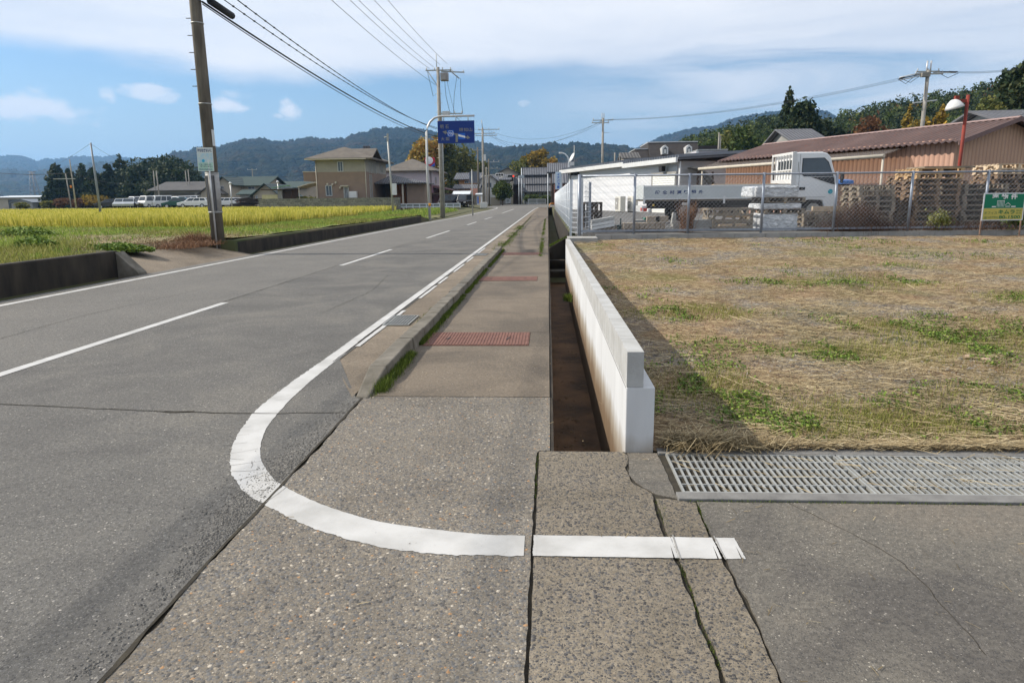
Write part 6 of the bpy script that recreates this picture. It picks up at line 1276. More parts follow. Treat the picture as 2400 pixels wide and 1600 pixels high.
for i, (a, b_, sg, lb) in enumerate((((1410, 283, 84), (1205, 337, 130), 1.2, 'thin wire from the far pole down left to the junction, upper'), ((1408, 289, 84), (1145, 318, 108), 1.8, 'wire sagging from the far pole to the tallest junction pole, lower'), ((1408, 286, 84), (1145, 306, 108), 1.6, 'wire sagging from the far pole to the tallest junction pole, upper'), ((1144, 308, 100), (1238, 347, 140), .8, 'wire from the tallest junction pole towards the townhouse'), ((1144, 312, 100), (1215, 346, 138), .6, 'second wire from the tallest junction pole to the townhouse'),
        ((1048, 190, 61), (1080, 275, 95), 1.2, 'wire from the sign pole crossarm down to the junction poles, upper'), ((1055, 262, 61), (1134, 305, 100), .5, 'wire from the sign pole to the tallest junction pole'), ((1036, 330, 61), (1130, 352, 100), .8, 'lower black cable from the sign pole to the junction poles'),
        ((1150, 412, 112), (1420, 395, 84), .6, 'low wire crossing above the tiled townhouse'), ((1690, 388, 56), (2470, 246, 46), .9, 'wire crossing before the wooded hill, upper'), ((1640, 392, 60), (2470, 268, 46), .9, 'wire crossing before the wooded hill, lower'), ((1400, 398, 60), (1690, 352, 56), .3, 'wire over the white workshop roof'))):
    cable('power_line', lb, PX(*a), PX(*b_), sg, .013, grp='thin town wires')
# curved street light behind the workshop
Y = 66; t = thing('street_light', 'curved pale street light behind the left end of the white workshop', 'street light', (XA(1333, Y, 400), Y, .6)); z_ = lambda y: ZA(y, Y, 1330)-.6
obj('post', MB().tube([(0, 0, 0), (0, 0, z_(378)), (-.1, 0, z_(368)), (-.35, 0, z_(361)), (-.65, 0, z_(358.5))], .06, 8), steelw, t); obj('lamp_head', MB().obox((-.75, 0, z_(358.5)), (.34, .2, .14)), white_p, t, bevel=.04)
t = thing('satellite_dish', 'white satellite dish and aerial mast above the workshop roof end', 'dish', (XA(1345, 60), 60, ZA(378, 60, 1345))); q = obj('dish', MB().lathe((0, 0, 0), [(0, .0), (.2, .03), (.42, .12), (.42, .14), (.0, .02)], 18), white_p, t); q.rotation_euler = (0, -1.1, .3); q.location = (-.1, 0, .25); obj('mast', MB().tube([(0, 0, -.6), (0, 0, 1.3)], .03, 6), galv, t); obj('bracket', MB().box(-.35, .0, -.05, .05, -.35, -.05), white_p, t)
# blade sign
Y = 57; xa, xb = XA(1301.5, Y, 420), XA(1315.5, Y, 420); za, zb_ = ZA(444, Y, 1308), ZA(403, Y, 1308)
t = thing('blade_sign', 'tall narrow white sign with blue vertical lettering left of the workshop', 'sign', ((xa+xb)/2, Y, za)); w_ = (xb-xa)/2; h_ = zb_-za
obj('panel', MB().box(-w_, w_, -.06, .06, 0, h_), ink('sign_pale_blue', (.5, .6, .7)), t); b = MB()
for i, ch in enumerate('イナバ物置'): z = h_*(.95-.18*(i+1)+.01); q = text_mb(ch, -w_*.45, w_*.45, z, z+h_*.15, -.062, .04); b.add(q.v, q.f)
obj('lettering', b, ink_bl, t); obj('post', MB().box(w_, w_+.08, -.04, .04, -za+.5, h_), steelw, t)
# ---------------------------------------------------------------- building materials
def sheetmat(name, c1, c2, pitch, axis='x', strength=.6, rough=.6, rust=None, space='obj', line=.75, band=.35):
    """ ribbed sheet / tiles: ribs from a wave of given pitch across the given object axis """
    m, nt, N, L, b = newmat(name); b.inputs['Roughness'].default_value = rough
    v = coords(N, L, (1, 1, 1), space); sx = N.new('ShaderNodeSeparateXYZ'); L.new(v, sx.inputs[0]); a = sx.outputs['xyz'.index(axis)]
    s = mth(N, L, 'SINE', mth(N, L, 'MULTIPLY', a, 6.2832/pitch)); s = mth(N, L, 'ADD', mth(N, L, 'MULTIPLY', s, .5), .5)
    n = noise(N, L, v, .8, 7, .6); n2 = noise(N, L, v, 7, 6, .7); c = ramp(N, L, n.outputs[0], [(.3, c1), (.7, c2)])
    if rust: c = mixc(N, L, ramp(N, L, n2.outputs[0], [(.55, (0, 0, 0)), (.68, (.8, .8, .8))]), c, rust)
    c = mixc(N, L, ramp(N, L, s, [(0, (1, 1, 1)), (band, (0, 0, 0))]), c, tuple(q*line for q in c1))
    L.new(c, b.inputs['Base Color']); bumpn(N, L, b, s, strength, pitch*.3); return m
tile_grey = sheetmat('roof_tiles_grey', (.085, .087, .1), (.14, .142, .155), .34, 'x', 1.0, .5, line=.35)
tile_dark = sheetmat('roof_tiles_dark', (.09, .09, .1), (.14, .14, .15), .3, 'x', .8, .6, line=.5)
slate_tan = sheetmat('roof_slate_tan', (.1, .088, .075), (.19, .165, .14), .11, 'z', .15, .9, line=.85)
roof_green = sheetmat('roof_green_metal', (.022, .045, .036), (.035, .062, .048), .45, 'x', .5, .5, line=.6)
roof_grey = sheetmat('roof_grey_sheet', (.075, .072, .072), (.12, .115, .11), .3, 'x', .6, .8, line=.7)
maroon = sheetmat('maroon_corrugated', (.08, .048, .043), (.135, .085, .074), .26, 'y', 0.0, .6, rust=(.17, .06, .035), line=.22, band=.6)
tan_rib = sheetmat('tan_ribbed_wall', (.43, .255, .185), (.49, .305, .225), .2, 'y', .4, .7, line=.72)
tan_rib_x = sheetmat('tan_ribbed_gable', (.42, .26, .18), (.48, .31, .21), .2, 'x', .4, .7, line=.8)
siding = sheetmat('white_lap_siding', (.6, .605, .62), (.66, .66, .67), .45, 'z', .03, .5, line=.95)
siding_g = sheetmat('grey_lap_siding', (.44, .42, .45), (.5, .48, .51), .5, 'z', .03, .6, line=.9)
w_cream = M('render_cream', (.33, .31, .265), (.28, .265, .23), 1.5, .85); w_brown = M('render_brown', (.26, .19, .145), (.22, .16, .125), 1.5, .85)
w_lilac = M('render_lilac', (.46, .4, .43), (.4, .35, .38), 1, .85); w_purple = M('render_purple', (.22, .12, .15), (.18, .1, .12), 1, .85)
w_grey = M('render_grey', (.3, .29, .27), (.24, .235, .22), 1, .85); w_beige = M('render_beige', (.42, .37, .3), (.36, .32, .26), 1, .85)
w_white = M('plaster_white', (.6, .6, .58), (.5, .5, .48), 1, .8); w_orange = M('render_orange', (.6, .32, .14), (.5, .27, .12), 1, .8); w_pink = M('balcony_pink', (.6, .3, .22), (.55, .27, .2), 2, .8)
timber = M('timber_dark', (.08, .05, .035), (.05, .032, .025), 4, .8); trimb = M('trim_beige', (.5, .45, .37), (.42, .38, .31), 4, .6)
blockw = None
def block_wall_mat():
    m, nt, N, L, b = newmat('split_block_wall'); b.inputs['Roughness'].default_value = .95; v = coords(N, L, (1, 1, 1), 'obj'); sx = N.new('ShaderNodeSeparateXYZ'); L.new(v, sx.inputs[0]); cb = N.new('ShaderNodeCombineXYZ'); L.new(sx.outputs[0], cb.inputs[0]); L.new(sx.outputs[2], cb.inputs[1])
    br_ = N.new('ShaderNodeTexBrick'); L.new(cb.outputs[0], br_.inputs['Vector']); br_.inputs['Scale'].default_value = 1; br_.inputs['Brick Width'].default_value = .4; br_.inputs['Row Height'].default_value = .2; br_.inputs['Mortar Size'].default_value = .012
    br_.inputs['Color1'].default_value = (.2, .2, .19, 1); br_.inputs['Color2'].default_value = (.12, .12, .115, 1); br_.inputs['Mortar'].default_value = (.08, .08, .075, 1)
    n = noise(N, L, v, 6, 7, .7); L.new(mixc(N, L, .8, br_.outputs[0], ramp(N, L, n.outputs[0], [(.35, (.55, .55, .54)), (.65, (1.6, 1.6, 1.5))]), 'MULTIPLY'), b.inputs['Base Color']); bumpn(N, L, b, n.outputs[0], .8, .05); return m
blockw = block_wall_mat()

def window(t, x0, x1, z0, z1, y, face='f', w_=0, d=0, frame=None, glass=None, name='window', bars=1, fw=.07):
    """ a framed window proud of the wall; face f (y=const, facing -Y), r (x=const, facing +X), l """
    fr = MB(); gl = MB()
    def bx(B, a0, a1, c0, c1, o0, o1):
        if face == 'f': B.box(a0, a1, y-o1, y-o0, c0, c1)
        elif face == 'r': B.box(y+o0, y+o1, a0, a1, c0, c1)
        else: B.box(y-o1, y-o0, a0, a1, c0, c1)
    bx(fr, x0, x1, z0, z0+fw, .003, .07); bx(fr, x0, x1, z1-fw, z1, .003, .07); bx(fr, x0, x0+fw, z0+fw, z1-fw, .003, .07); bx(fr, x1-fw, x1, z0+fw, z1-fw, .003, .07)
    for k in range(1, bars+1): c = x0+(x1-x0)*k/(bars+1); bx(fr, c-.025, c+.025, z0+fw, z1-fw, .003, .06)
    bx(gl, x0+fw, x1-fw, z0+fw, z1-fw, .004, .02)
    wn = obj(name, fr, frame or alum, t); obj('pane', gl, glass or glass_w, wn); return wn
def roof_gable(b, x0, x1, y0, y1, ze, zr, axis='x', th=.12, ov=.5):
    """ pitched roof with thickness, ridge along axis """
    if axis == 'x': ym = (y0+y1)/2; sl_ = (zr-ze)/((y1-y0)/2); b.prism([(y0-ov, ze-ov*sl_), (ym, zr), (y1+ov, ze-ov*sl_), (y1+ov, ze-ov*sl_+th), (ym, zr+th*1.1), (y0-ov, ze-ov*sl_+th)], x0-ov, x1+ov, 'x')
    else: xm = (x0+x1)/2; sl_ = (zr-ze)/((x1-x0)/2); b.prism([(x0-ov, ze-ov*sl_), (xm, zr), (x1+ov, ze-ov*sl_), (x1+ov, ze-ov*sl_+th), (xm, zr+th*1.1), (x0-ov, ze-ov*sl_+th)], y0-ov, y1+ov, 'y')
    return b
def roof_hip(b, x0, x1, y0, y1, ze, zr, ov=.5, th=.14, rf=None):
    x0, x1, y0, y1 = x0-ov, x1+ov, y0-ov, y1+ov; w_, d = x1-x0, y1-y0; i = min(w_, d)/2*(rf or 1)
    if w_ >= d: R1, R2 = (x0+i, (y0+y1)/2), (x1-i, (y0+y1)/2)
    else: R1, R2 = ((x0+x1)/2, y0+i), ((x0+x1)/2, y1-i)
    e = ze; V = [(x0, y0, e), (x1, y0, e), (x1, y1, e), (x0, y1, e), (x0, y0, e+th), (x1, y0, e+th), (x1, y1, e+th), (x0, y1, e+th), (R1[0], R1[1], zr), (R2[0], R2[1], zr)]
    F = [(0, 3, 2, 1), (0, 1, 5, 4), (1, 2, 6, 5), (2, 3, 7, 6), (3, 0, 4, 7)]
    F += [(4, 5, 9, 8), (6, 7, 8, 9), (5, 6, 9), (7, 4, 8)] if w_ >= d else [(4, 5, 8), (5, 6, 9, 8), (6, 7, 9), (7, 4, 8, 9)]
    return b.add(V, F)
def gable_wall(b, x0, x1, y0, y1, ze, zr, axis='x'):
    if axis == 'x': ym = (y0+y1)/2; return b.prism([(y0, 0), (y1, 0), (y1, ze), (ym, zr), (y0, ze)], x0, x1, 'x')
    xm = (x0+x1)/2; return b.prism([(x0, 0), (x1, 0), (x1, ze), (xm, zr), (x0, ze)], y0, y1, 'y')
def bld(name, lab, cat, x, y, z, rz=0, grp=None): return thing(name, lab, cat, (x, y, z), rz, grp)

# ---- tan two-storey house
Y = 84; xL, xR = XA(741, Y, 420), XA(859, Y, 420); H0 = .45; t = bld('house', 'two storey cream and brown house with hipped slate roof beyond the rice', 'house', xL, Y, H0)
W_ = xR-xL; Dp = 10.5; ze = ZA(373, Y, 859)-H0; zm = ZA(403, Y, 800)-H0
zz = lambda y, x=800: ZA(y, Y, x)-H0; xx = lambda x: XA(x, Y, 420)-xL
obj('lower_wall', MB().box(0, W_, 0, Dp, -.4, zm), w_brown, t); up = obj('upper_wall', MB().box(.003, W_-.003, .003, Dp-.003, zm, ze), w_cream, t)
b = MB(); b.prism([(0.6, ze-.1), (4.4, ze-.1), (2.5, ZA(350, 87, 879)-H0-.25)], W_-3, W_-.005, 'x'); obj('gable_wall', b, w_cream, t)
rf = obj('roof', roof_hip(MB(), 0, W_, 0, Dp, ze-.02, zz(341, 822), ov=.95, rf=.75), slate_tan, t)
ga = ZA(350, 87, 879)-H0-.1; b = MB(); b.prism([(-.35, ze-.12), (2.5, ga), (5.35, ze-.12), (5.35, ze+.02), (2.5, ga+.17), (-.35, ze+.02)], W_-4.2, W_+.85, 'x'); obj('gable_roof', b, slate_tan, t)
obj('gutter', MB().box(-.95, W_+.3, -1.03, -.955, ze-.06, ze+.06), trimb, t)
obj('chimney', MB().box(xx(829), xx(842), 5.2, 6.2, zz(346)-.6, zz(337)+.1), tile_dark, rf)
window(t, xx(793), xx(806), zz(402.5), zz(378.5), 0, bars=1); window(t, xx(762), xx(777), zz(459), zz(434), 0); 
dr = window(t, xx(804), xx(816), zz(468), zz(438), 0, name='door', glass=glass_d, bars=3)
obj('awning', MB().box(xx(800), xx(818), -.6, -.003, zz(437.5), zz(435)), trimb, t)
for (x, y) in ((768, 431.5), (779.5, 432), (787.5, 428), (797, 440)): obj('vent_hood', MB().cyl((xx(x), -.003, zz(y)), .12, -.3, 8, 'y'), trimb, t)
obj('heat_pump', MB().box(xx(820), xx(837), -.7, -.1, zz(464), zz(449)), white_p, t, bevel=.03)
obj('downpipe', MB().tube([(W_-.08, -.06, -.2), (W_-.08, -.06, ze)], .05, 6), trimb, t); obj('downpipe', MB().tube([(.06, -.06, -.2), (.06, -.06, ze)], .05, 6), trimb, t)
obj('balcony', MB().box(-1.9, -.003, 1.0, 4.5, zz(423), zz(402)), w_brown, t); obj('balcony_rail', MB().box(-1.95, -.003, .93, 4.55, zz(402)+.003, zz(402)+.09), trimb, t)
for i, yy in enumerate((1.5, 2.3, 3.1, 3.9, 4.7, 7.6, 8.3)): window(t, yy-.12, yy+.12, zm-.1 if i < 5 else zm+.2, ze-.35, W_, 'r', bars=0, fw=.03, frame=alum, glass=glass_d)
for i, yy in enumerate((1.5, 2.3)): window(t, yy-.15, yy+.15, .6, zm-.3, W_, 'r', bars=0, fw=.03, glass=glass_w)
# porch
b = MB(); px_, pz = W_+2.6, zz(405, 911); b.add([(W_+.003, 3.6, zz(431)), (W_+6.6, 3.6, zz(431)), (W_+6.6, 10, zz(431)), (W_+.003, 10, zz(431)), (W_+.003, 3.6, zz(431)+.14), (W_+6.6, 3.6, zz(431)+.14), (W_+6.6, 10, zz(431)+.14), (W_+.003, 10, zz(431)+.14), (W_+1.6, 6.6, pz)], [(0, 3, 2, 1), (0, 1, 5, 4), (1, 2, 6, 5), (2, 3, 7, 6), (3, 0, 4, 7), (4, 5, 8), (5, 6, 8), (6, 7, 8), (7, 4, 8)])
obj('porch_roof', b, tile_dark, t); obj('porch_post', MB().box(W_+3.4, W_+3.6, 4.0, 4.2, -.2, zz(431)), trimb, t); obj('porch_wall', MB().box(W_+3.9, W_+6.2, 4.6, 9.5, -.2, zz(431)), w_brown, t)
obj('front_door', MB().box(W_+1.4, W_+3.2, 7.6, 7.7, 0, zz(431)), M('door_timber_orange', (.4, .15, .05), (.3, .1, .035), 2, .6), t); obj('porch_side', MB().box(W_+.003, W_+6.2, 9.5, 9.9, 0, zz(431)), w_brown, t)
# its boundary wall, bay roof, shed
Yw = 81; xa, xb = XA(606, Yw, 475), XA(938, Yw, 475); b = MB(); b.box(0, xb-xa, 0, .18, -.4, ZA(464, Yw, 800)-.45); o = obj('boundary_wall', b, blockw); o.location = (xa, Yw, .45); tag(o, 'long grey split block garden wall between rice and the tan house', 'wall')
xc = XA(704, 86, 440); t = bld('carport', 'small arched carport roof at the left of the tan house', 'carport', xc, 85, .45); hz_ = ZA(440, 85, 710)-.45
prf = [(k/8*2.6, hz_+.55*math.sin(k/8*1.5)) for k in range(9)]; b = MB(); b.add([(x, y, z) for y in (0, 4) for x, z in prf], [(k, k+1, k+10, k+9) for k in range(8)]).add([(x, y, z+.05) for y in (0, 4) for x, z in prf], [(k, k+9, k+10, k+1) for k in range(8)]); b.prism([p for p in prf]+[(p[0], p[1]+.12) for p in prf[::-1]], -.03, .05, 'y'); obj('roof', b, trimb, t)
for x in (.15, 2.3): obj('post', MB().box(x-.04, x+.04, 0, .08, -.2, hz_), trimb, t)
xc = XA(614, 88, 460); t = bld('garden_shed', 'low open shed with brown roof and yellowish panels behind the garden wall', 'shed', xc, 88, .45); w_ = XA(680, 88, 460)-xc; hz_ = ZA(445, 88, 650)-.45
obj('roof', MB().obox((w_/2+.2, 1.5, hz_+.05), (w_+.3, 3.6, .1), 0, -.02), timber, t); obj('panel', MB().box(0, w_*.55, 0, .05, 0, ZA(449, 88)-.45), M('shed_panel_cream', (.5, .46, .28), (.42, .38, .22), 4, .6), t); obj('dark_bay', MB().box(w_*.72, w_, .5, 3, 0, hz_), timber, t); obj('side_wall', MB().box(w_*.56, w_*.71, .1, 3, 0, hz_), w_grey, t); obj('green_canopy', MB().obox((w_*.65, .6, hz_+.4), (2.3, .8, .06), 0, -.12), ink('canopy_green', (.25, .5, .25)), t)
tree('garden_hedge', 'clipped yellow green hedge behind the carport posts', 'hedge', XA(700, 92), 92, .45, 1.9, 4.5, 'round', lf_bam, 401, 1800, .16, base=0, trunk=False)
# pink house
Y = 115; xL, xR = XA(930, Y, 440), XA(1015, Y, 440); H0 = .5; t = bld('house', 'lilac and purple house with a grey hipped roof left of the sign mast', 'house', xL, Y, H0); W_ = xR-xL; Dp = 12; zz = lambda y, x=970: ZA(y, Y, x)-H0; xx = lambda x: XA(x, Y, 430)-xL
obj('lower_wall', MB().box(-2, W_, 0, Dp, -.3, zz(434)), w_purple, t); obj('upper_wall', MB().box(-2, W_-.003, .003, Dp-.003, zz(434), zz(402)), w_lilac, t)
obj('roof', roof_hip(MB(), -2, W_, 0, Dp, zz(402), zz(369, 974), ov=.7, rf=.95), slate_tan, t); obj('side_lean_to', MB().prism([(W_, zz(436)), (W_+3, zz(446)), (W_+3, zz(448)), (W_, zz(440))], 0, Dp, 'y'), M('roof_maroon_small', (.12, .05, .05), (.1, .04, .04), 3, .6), t)
window(t, 2.0, 3.6, zz(432), zz(414), W_, 'r'); window(t, 7.5, 9.0, zz(432), zz(414), W_, 'r'); obj('downpipe', MB().tube([(W_-.3, -.05, 0), (W_-.3, -.05, zz(402))], .06, 5), timber, t)
obj('store_canopy', MB().prism([(-2, zz(457)), (W_+3.5, zz(457)), (W_+3.5, zz(454)), (1, zz(452)), (-2, zz(455))], -4, -.003, 'y'), timber, t)
t = thing('shop_sign', 'round cornered red blue and white shop sign above the lilac house', 'sign', (XA(1011, 122), 122, ZA(380, 122, 1011))); b = MB().box(-.85, .85, -.2, .2, -.75, .75); obj('box', b, ink('sign_red', (.45, .03, .05)), t, bevel=.1)
q = obj('white_oval', MB().lathe((0, 0, 0), [(0, .05), (.5, .05), (.62, .0)], 20), ink_w, t); q.rotation_euler = (math.pi/2, 0, 0); q.scale = (1.05, 1, 1); q.location = (-.1, -.2, .25); obj('blue_corner', MB().prism([(.1, -.74), (.84, -.74), (.84, -.1)], -.215, -.204, 'y'), ink_bl, t); obj('mast', MB().box(-.06, .06, -.06, .06, -6, -.75), galv, t)

# ---- green roofed houses
def simple(name, lab, px0, px1, Y, ye, yr, wall, roof, axis='x', Dp=8, H0=.6, cat='house', wins=(), hip=False, ov=.5, rz=0, wm=None, grp=None):
    xL, xR = XA(px0, Y, 450), XA(px1, Y, 450); t = bld(name, lab, cat, xL, Y, H0, rz, grp); W_ = xR-xL; ze = ZA(ye, Y, (px0+px1)/2)-H0; zr = ZA(yr, Y+(Dp/2 if axis == 'x' else 0), (px0+px1)/2)-H0
    if hip: obj('wall', MB().box(0, W_, 0, Dp, -.4, ze), wall, t); obj('roof', roof_hip(MB(), 0, W_, 0, Dp, ze, zr, ov), roof, t)
    else: obj('wall', gable_wall(MB(), 0, W_, 0, Dp, ze, zr-.02, axis), wall, t); obj('roof', roof_gable(MB(), 0, W_, 0, Dp, ze+.02, zr+.02, axis, ov=ov), roof, t)
    for (a, b_, c, d) in wins: window(t, XA(a, Y)-xL, XA(b_, Y)-xL, ZA(d, Y, a)-H0, ZA(c, Y, a)-H0, 0)
    return t
simple('house', 'green roofed beige house, left one just right of the near pole', 508, 545, 118, 430, 416, w_beige, roof_green, 'y', 10, wins=((520, 528, 436, 444),), ov=.6)
simple('house', 'larger green roofed house with two storeys left of the flat hall', 543, 622, 122, 434, 416, w_beige, roof_green, 'x', 9, wins=((551, 563, 436, 445), (584, 600, 437, 444)), ov=.7)
simple('house', 'low grey gabled house before the green roofed houses', 592, 655, 108, 458, 432, w_beige, roof_green, 'y', 9, wins=((600, 605, 458, 466),), ov=.6)
simple('house', 'wide green roofed low house behind the carport', 640, 720, 128, 440, 427, w_beige, roof_green, 'x', 9, ov=.6)
simple('house', 'small lean-to with dark green roof beside the low gabled house', 562, 600, 112, 455, 447, w_grey, roof_green, 'x', 4, ov=.5)
t = simple('warehouse', 'long grey shed with dark sheet roof behind the parked cars', 361, 476, 122, 445, 428, w_grey, roof_grey, 'x', 12, H0=.7, cat='warehouse', ov=.9)
obj('shutter_band', MB().box(.6, 7.4, -.06, -.003, .9, ZA(453, 122, 400)-.7), M('shutter_dark', (.14, .135, .12), (.11, .105, .095), 3, .7), t)
simple('house', 'pale porch building partly hidden by the near pole', 470, 516, 116, 452, 436, w_beige, roof_grey, 'y', 7, H0=.7, ov=.5)
t = simple('warehouse', 'pale flat shed at the left edge of the photo', -20, 118, 170, 463, 460, w_beige, steelw, 'x', 14, H0=.7, cat='warehouse', ov=.6)
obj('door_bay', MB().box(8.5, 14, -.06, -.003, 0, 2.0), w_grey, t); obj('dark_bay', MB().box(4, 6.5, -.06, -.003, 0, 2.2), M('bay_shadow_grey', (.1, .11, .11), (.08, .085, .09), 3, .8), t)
simple('shed', 'rounded grey shed in front of the left edge warehouse', 22, 72, 160, 475, 468, w_grey, steelg, 'y', 8, H0=.7, cat='shed', ov=.3)
# dark timber pile right of the cars
b = MB(); xa = XA(530, 100); 
t = thing('lumber_pile', 'dark lumber pile lying at the far field edge right of the near pole', 'lumber pile', (XA(532, 100), 100, .7))
for i in range(16): obj('log', MB().obox((rng.uniform(1.5, 3.6), rng.uniform(0, 2), .15+.12*i*.7), (rng.uniform(2.5, 4.6), .25, .16), rng.normal(0, .08), rng.normal(0, .06)), wood_d, t)
for i, (px_, yt, Y) in enumerate(((543, 428, 98), (654, 425, 96))):
    t = thing('yard_lamp', ('white ball lamp on a pale post before the green roofed houses', 'white lamp on a post above the low garden shed')[i], 'lamp', (XA(px_, Y), Y, .6), 0, 'white lamps on posts'); h_ = ZA(yt, Y, px_)-.6; obj('post', MB().tube([(0, 0, 0), (0, 0, h_-.2)], .07, 6), alum, t); obj('globe', MB().lathe((0, 0, h_-.25), [(.05, 0), (.18, .08), (.2, .2), (.1, .33), (0, .36)], 10), white_p, t)
t = pole('utility_pole', 'thin distant pole above the green roofs', XA(597, 140), 140, .7, ZA(395, 140, 597), .12, polec2, 'poles left of the road'); crossarm(t, ZA(398, 140, 597)-.7, 2.0, galv, 0, 3)
cable('power_line', 'faint wire passing before the mountain above the green roofs', PX(500, 406, 140), PX(725, 408, 140), .8, .03, grp='field wires')

# ---------------------------------------------------------------- parked cars
def car(kind, paint, lab):
    t = thing('parked_car', lab, 'car', (0, 0, 0), 0, 'cars parked beyond the rice field')
    P = {'sedan': ([(-2.2, .35), (-2.22, .75), (-1.5, .92), (-1.35, .95), (1.25, .98), (2.1, .9), (2.2, .6), (2.15, .32)], [(-1.3, .94), (-.55, 1.38), (.75, 1.4), (1.5, .97)], 1.68),
         'wagon': ([(-2.2, .35), (-2.22, .72), (-1.4, .9), (-1.2, .95), (2.1, .98), (2.2, .7), (2.15, .32)], [(-1.2, .94), (-.45, 1.42), (1.75, 1.43), (2.1, .97)], 1.68),
         'hatch': ([(-1.85, .35), (-1.88, .72), (-1.1, .92), (-.95, .95), (1.75, 1.0), (1.82, .7), (1.8, .32)], [(-.95, .94), (-.25, 1.46), (1.35, 1.47), (1.75, 1.0)], 1.62),
         'van': ([(-1.6, .3), (-1.68, .8), (-1.6, 1.0), (1.65, 1.0), (1.68, .4), (1.6, .3)], [(-1.6, .99), (-1.15, 1.78), (1.55, 1.84), (1.65, .99)], 1.46)}[kind]
    lo, up, w_ = P; body = obj('body', MB().prism(lo, -w_/2, w_/2, 'y'), paint, t, bevel=.06)
    n = len(up); ins = .14; b = MB(); q0 = [(x, -w_/2+.03, z) for x, z in (up[0], up[3])]+[(x, w_/2-.03, z) for x, z in (up[3], up[0])]; q1 = [(x, -w_/2+ins, z) for x, z in (up[1], up[2])]+[(x, w_/2-ins, z) for x, z in (up[2], up[1])]
    b.add(q0+q1, [(4, 5, 6, 7), (0, 1, 5, 4), (1, 2, 6, 5), (2, 3, 7, 6), (3, 0, 4, 7)]); obj('cabin', b, paint, t, bevel=.04)
    def lerp(a, b_, u): return a+(b_-a)*u
    for s in (-1, 1):
        g = MB(); 
        def pt(u, v): xb_, zb_ = lerp(up[0][0], up[3][0], u), lerp(up[0][1], up[3][1], u); xt_, zt__ = lerp(up[1][0], up[2][0], u), lerp(up[1][1], up[2][1], u); y = lerp(w_/2-.03, w_/2-ins, v); return (lerp(xb_, xt_, v), s*(y+.004), lerp(zb_, zt__, v)+.0)
        for u0, u1 in ((.07, .36), (.39, .66), (.69, .94)): g.add([pt(u0, .1), pt(u1, .1), pt(u1, .86), pt(u0, .86)], [(0, 1, 2, 3) if s < 0 else (3, 2, 1, 0)])
        obj('side_windows', g, glass_d, t)
    for k, (a, c) in enumerate(((0, 1), (3, 2))):
        g = MB(); (xb_, zb_), (xt_, zt__) = up[a], up[c]; e = -.006 if k == 0 else .006; u0, u1 = .12, .88
        g.add([(lerp(xb_, xt_, u0)+e, -lerp(w_/2-.03, w_/2-ins, u0)+.08, lerp(zb_, zt__, u0)+.006), (lerp(xb_, xt_, u0)+e, lerp(w_/2-.03, w_/2-ins, u0)-.08, lerp(zb_, zt__, u0)+.006), (lerp(xb_, xt_, u1)+e, lerp(w_/2-.03, w_/2-ins, u1)-.08, lerp(zb_, zt__, u1)+.006), (lerp(xb_, xt_, u1)+e, -lerp(w_/2-.03, w_/2-ins, u1)+.08, lerp(zb_, zt__, u1)+.006)], [(0, 1, 2, 3) if k else (3, 2, 1, 0)]); obj('windscreen' if k == 0 else 'rear_window', g, glass_d, t)
    L_ = lo[0][0]*.62
    for x in (L_, -L_):
        for s in (-1, 1): wh = obj('wheel', MB().cyl((x, s*(w_/2-.09)-.1*(s > 0), .3), .3, .2*(1 if s > 0 else -1) if 0 else (.12 if s > 0 else -.12), 14, 'y'), black, t); obj('rim', MB().cyl((x, s*(w_/2+.035), .3), .18, .01*s, 10, 'y'), alum, wh)
    for s in (-1, 1): obj('headlight', MB().obox((lo[1][0]+.02, s*(w_/2-.25), lo[1][1]-.08), (.08, .3, .14)), alum, t); obj('tail_lamp', MB().obox((-lo[1][0]-.03 if kind != 'hatch' else 1.8, s*(w_/2-.15), .78), (.06, .18, .16)), tail, t)
    return t
pw_ = M('car_paint_white', (.7, .7, .7), (.66, .66, .66), 1, .25, coat=.6); pb_ = M('car_paint_black', (.012, .01, .012), (.02, .016, .018), 1, .2, coat=.8); ps_ = M('car_paint_silver', (.42, .44, .46), (.38, .4, .42), 1, .3, metal=.4, coat=.5); pg_ = M('car_paint_green', (.01, .07, .055), (.01, .06, .05), 1, .25, coat=.7)
cache = {}
def put(kind, paint, px, Y, rz, lab, z=.84):
    k = (kind, paint.name)
    if k in cache: o = dup(cache[k], (XA(px, Y, 480), Y, z), rz, lab)
    else: o = cache[k] = car(kind, paint, lab); o.location = (XA(px, Y, 480), Y, z); o.rotation_euler = (0, 0, rz)
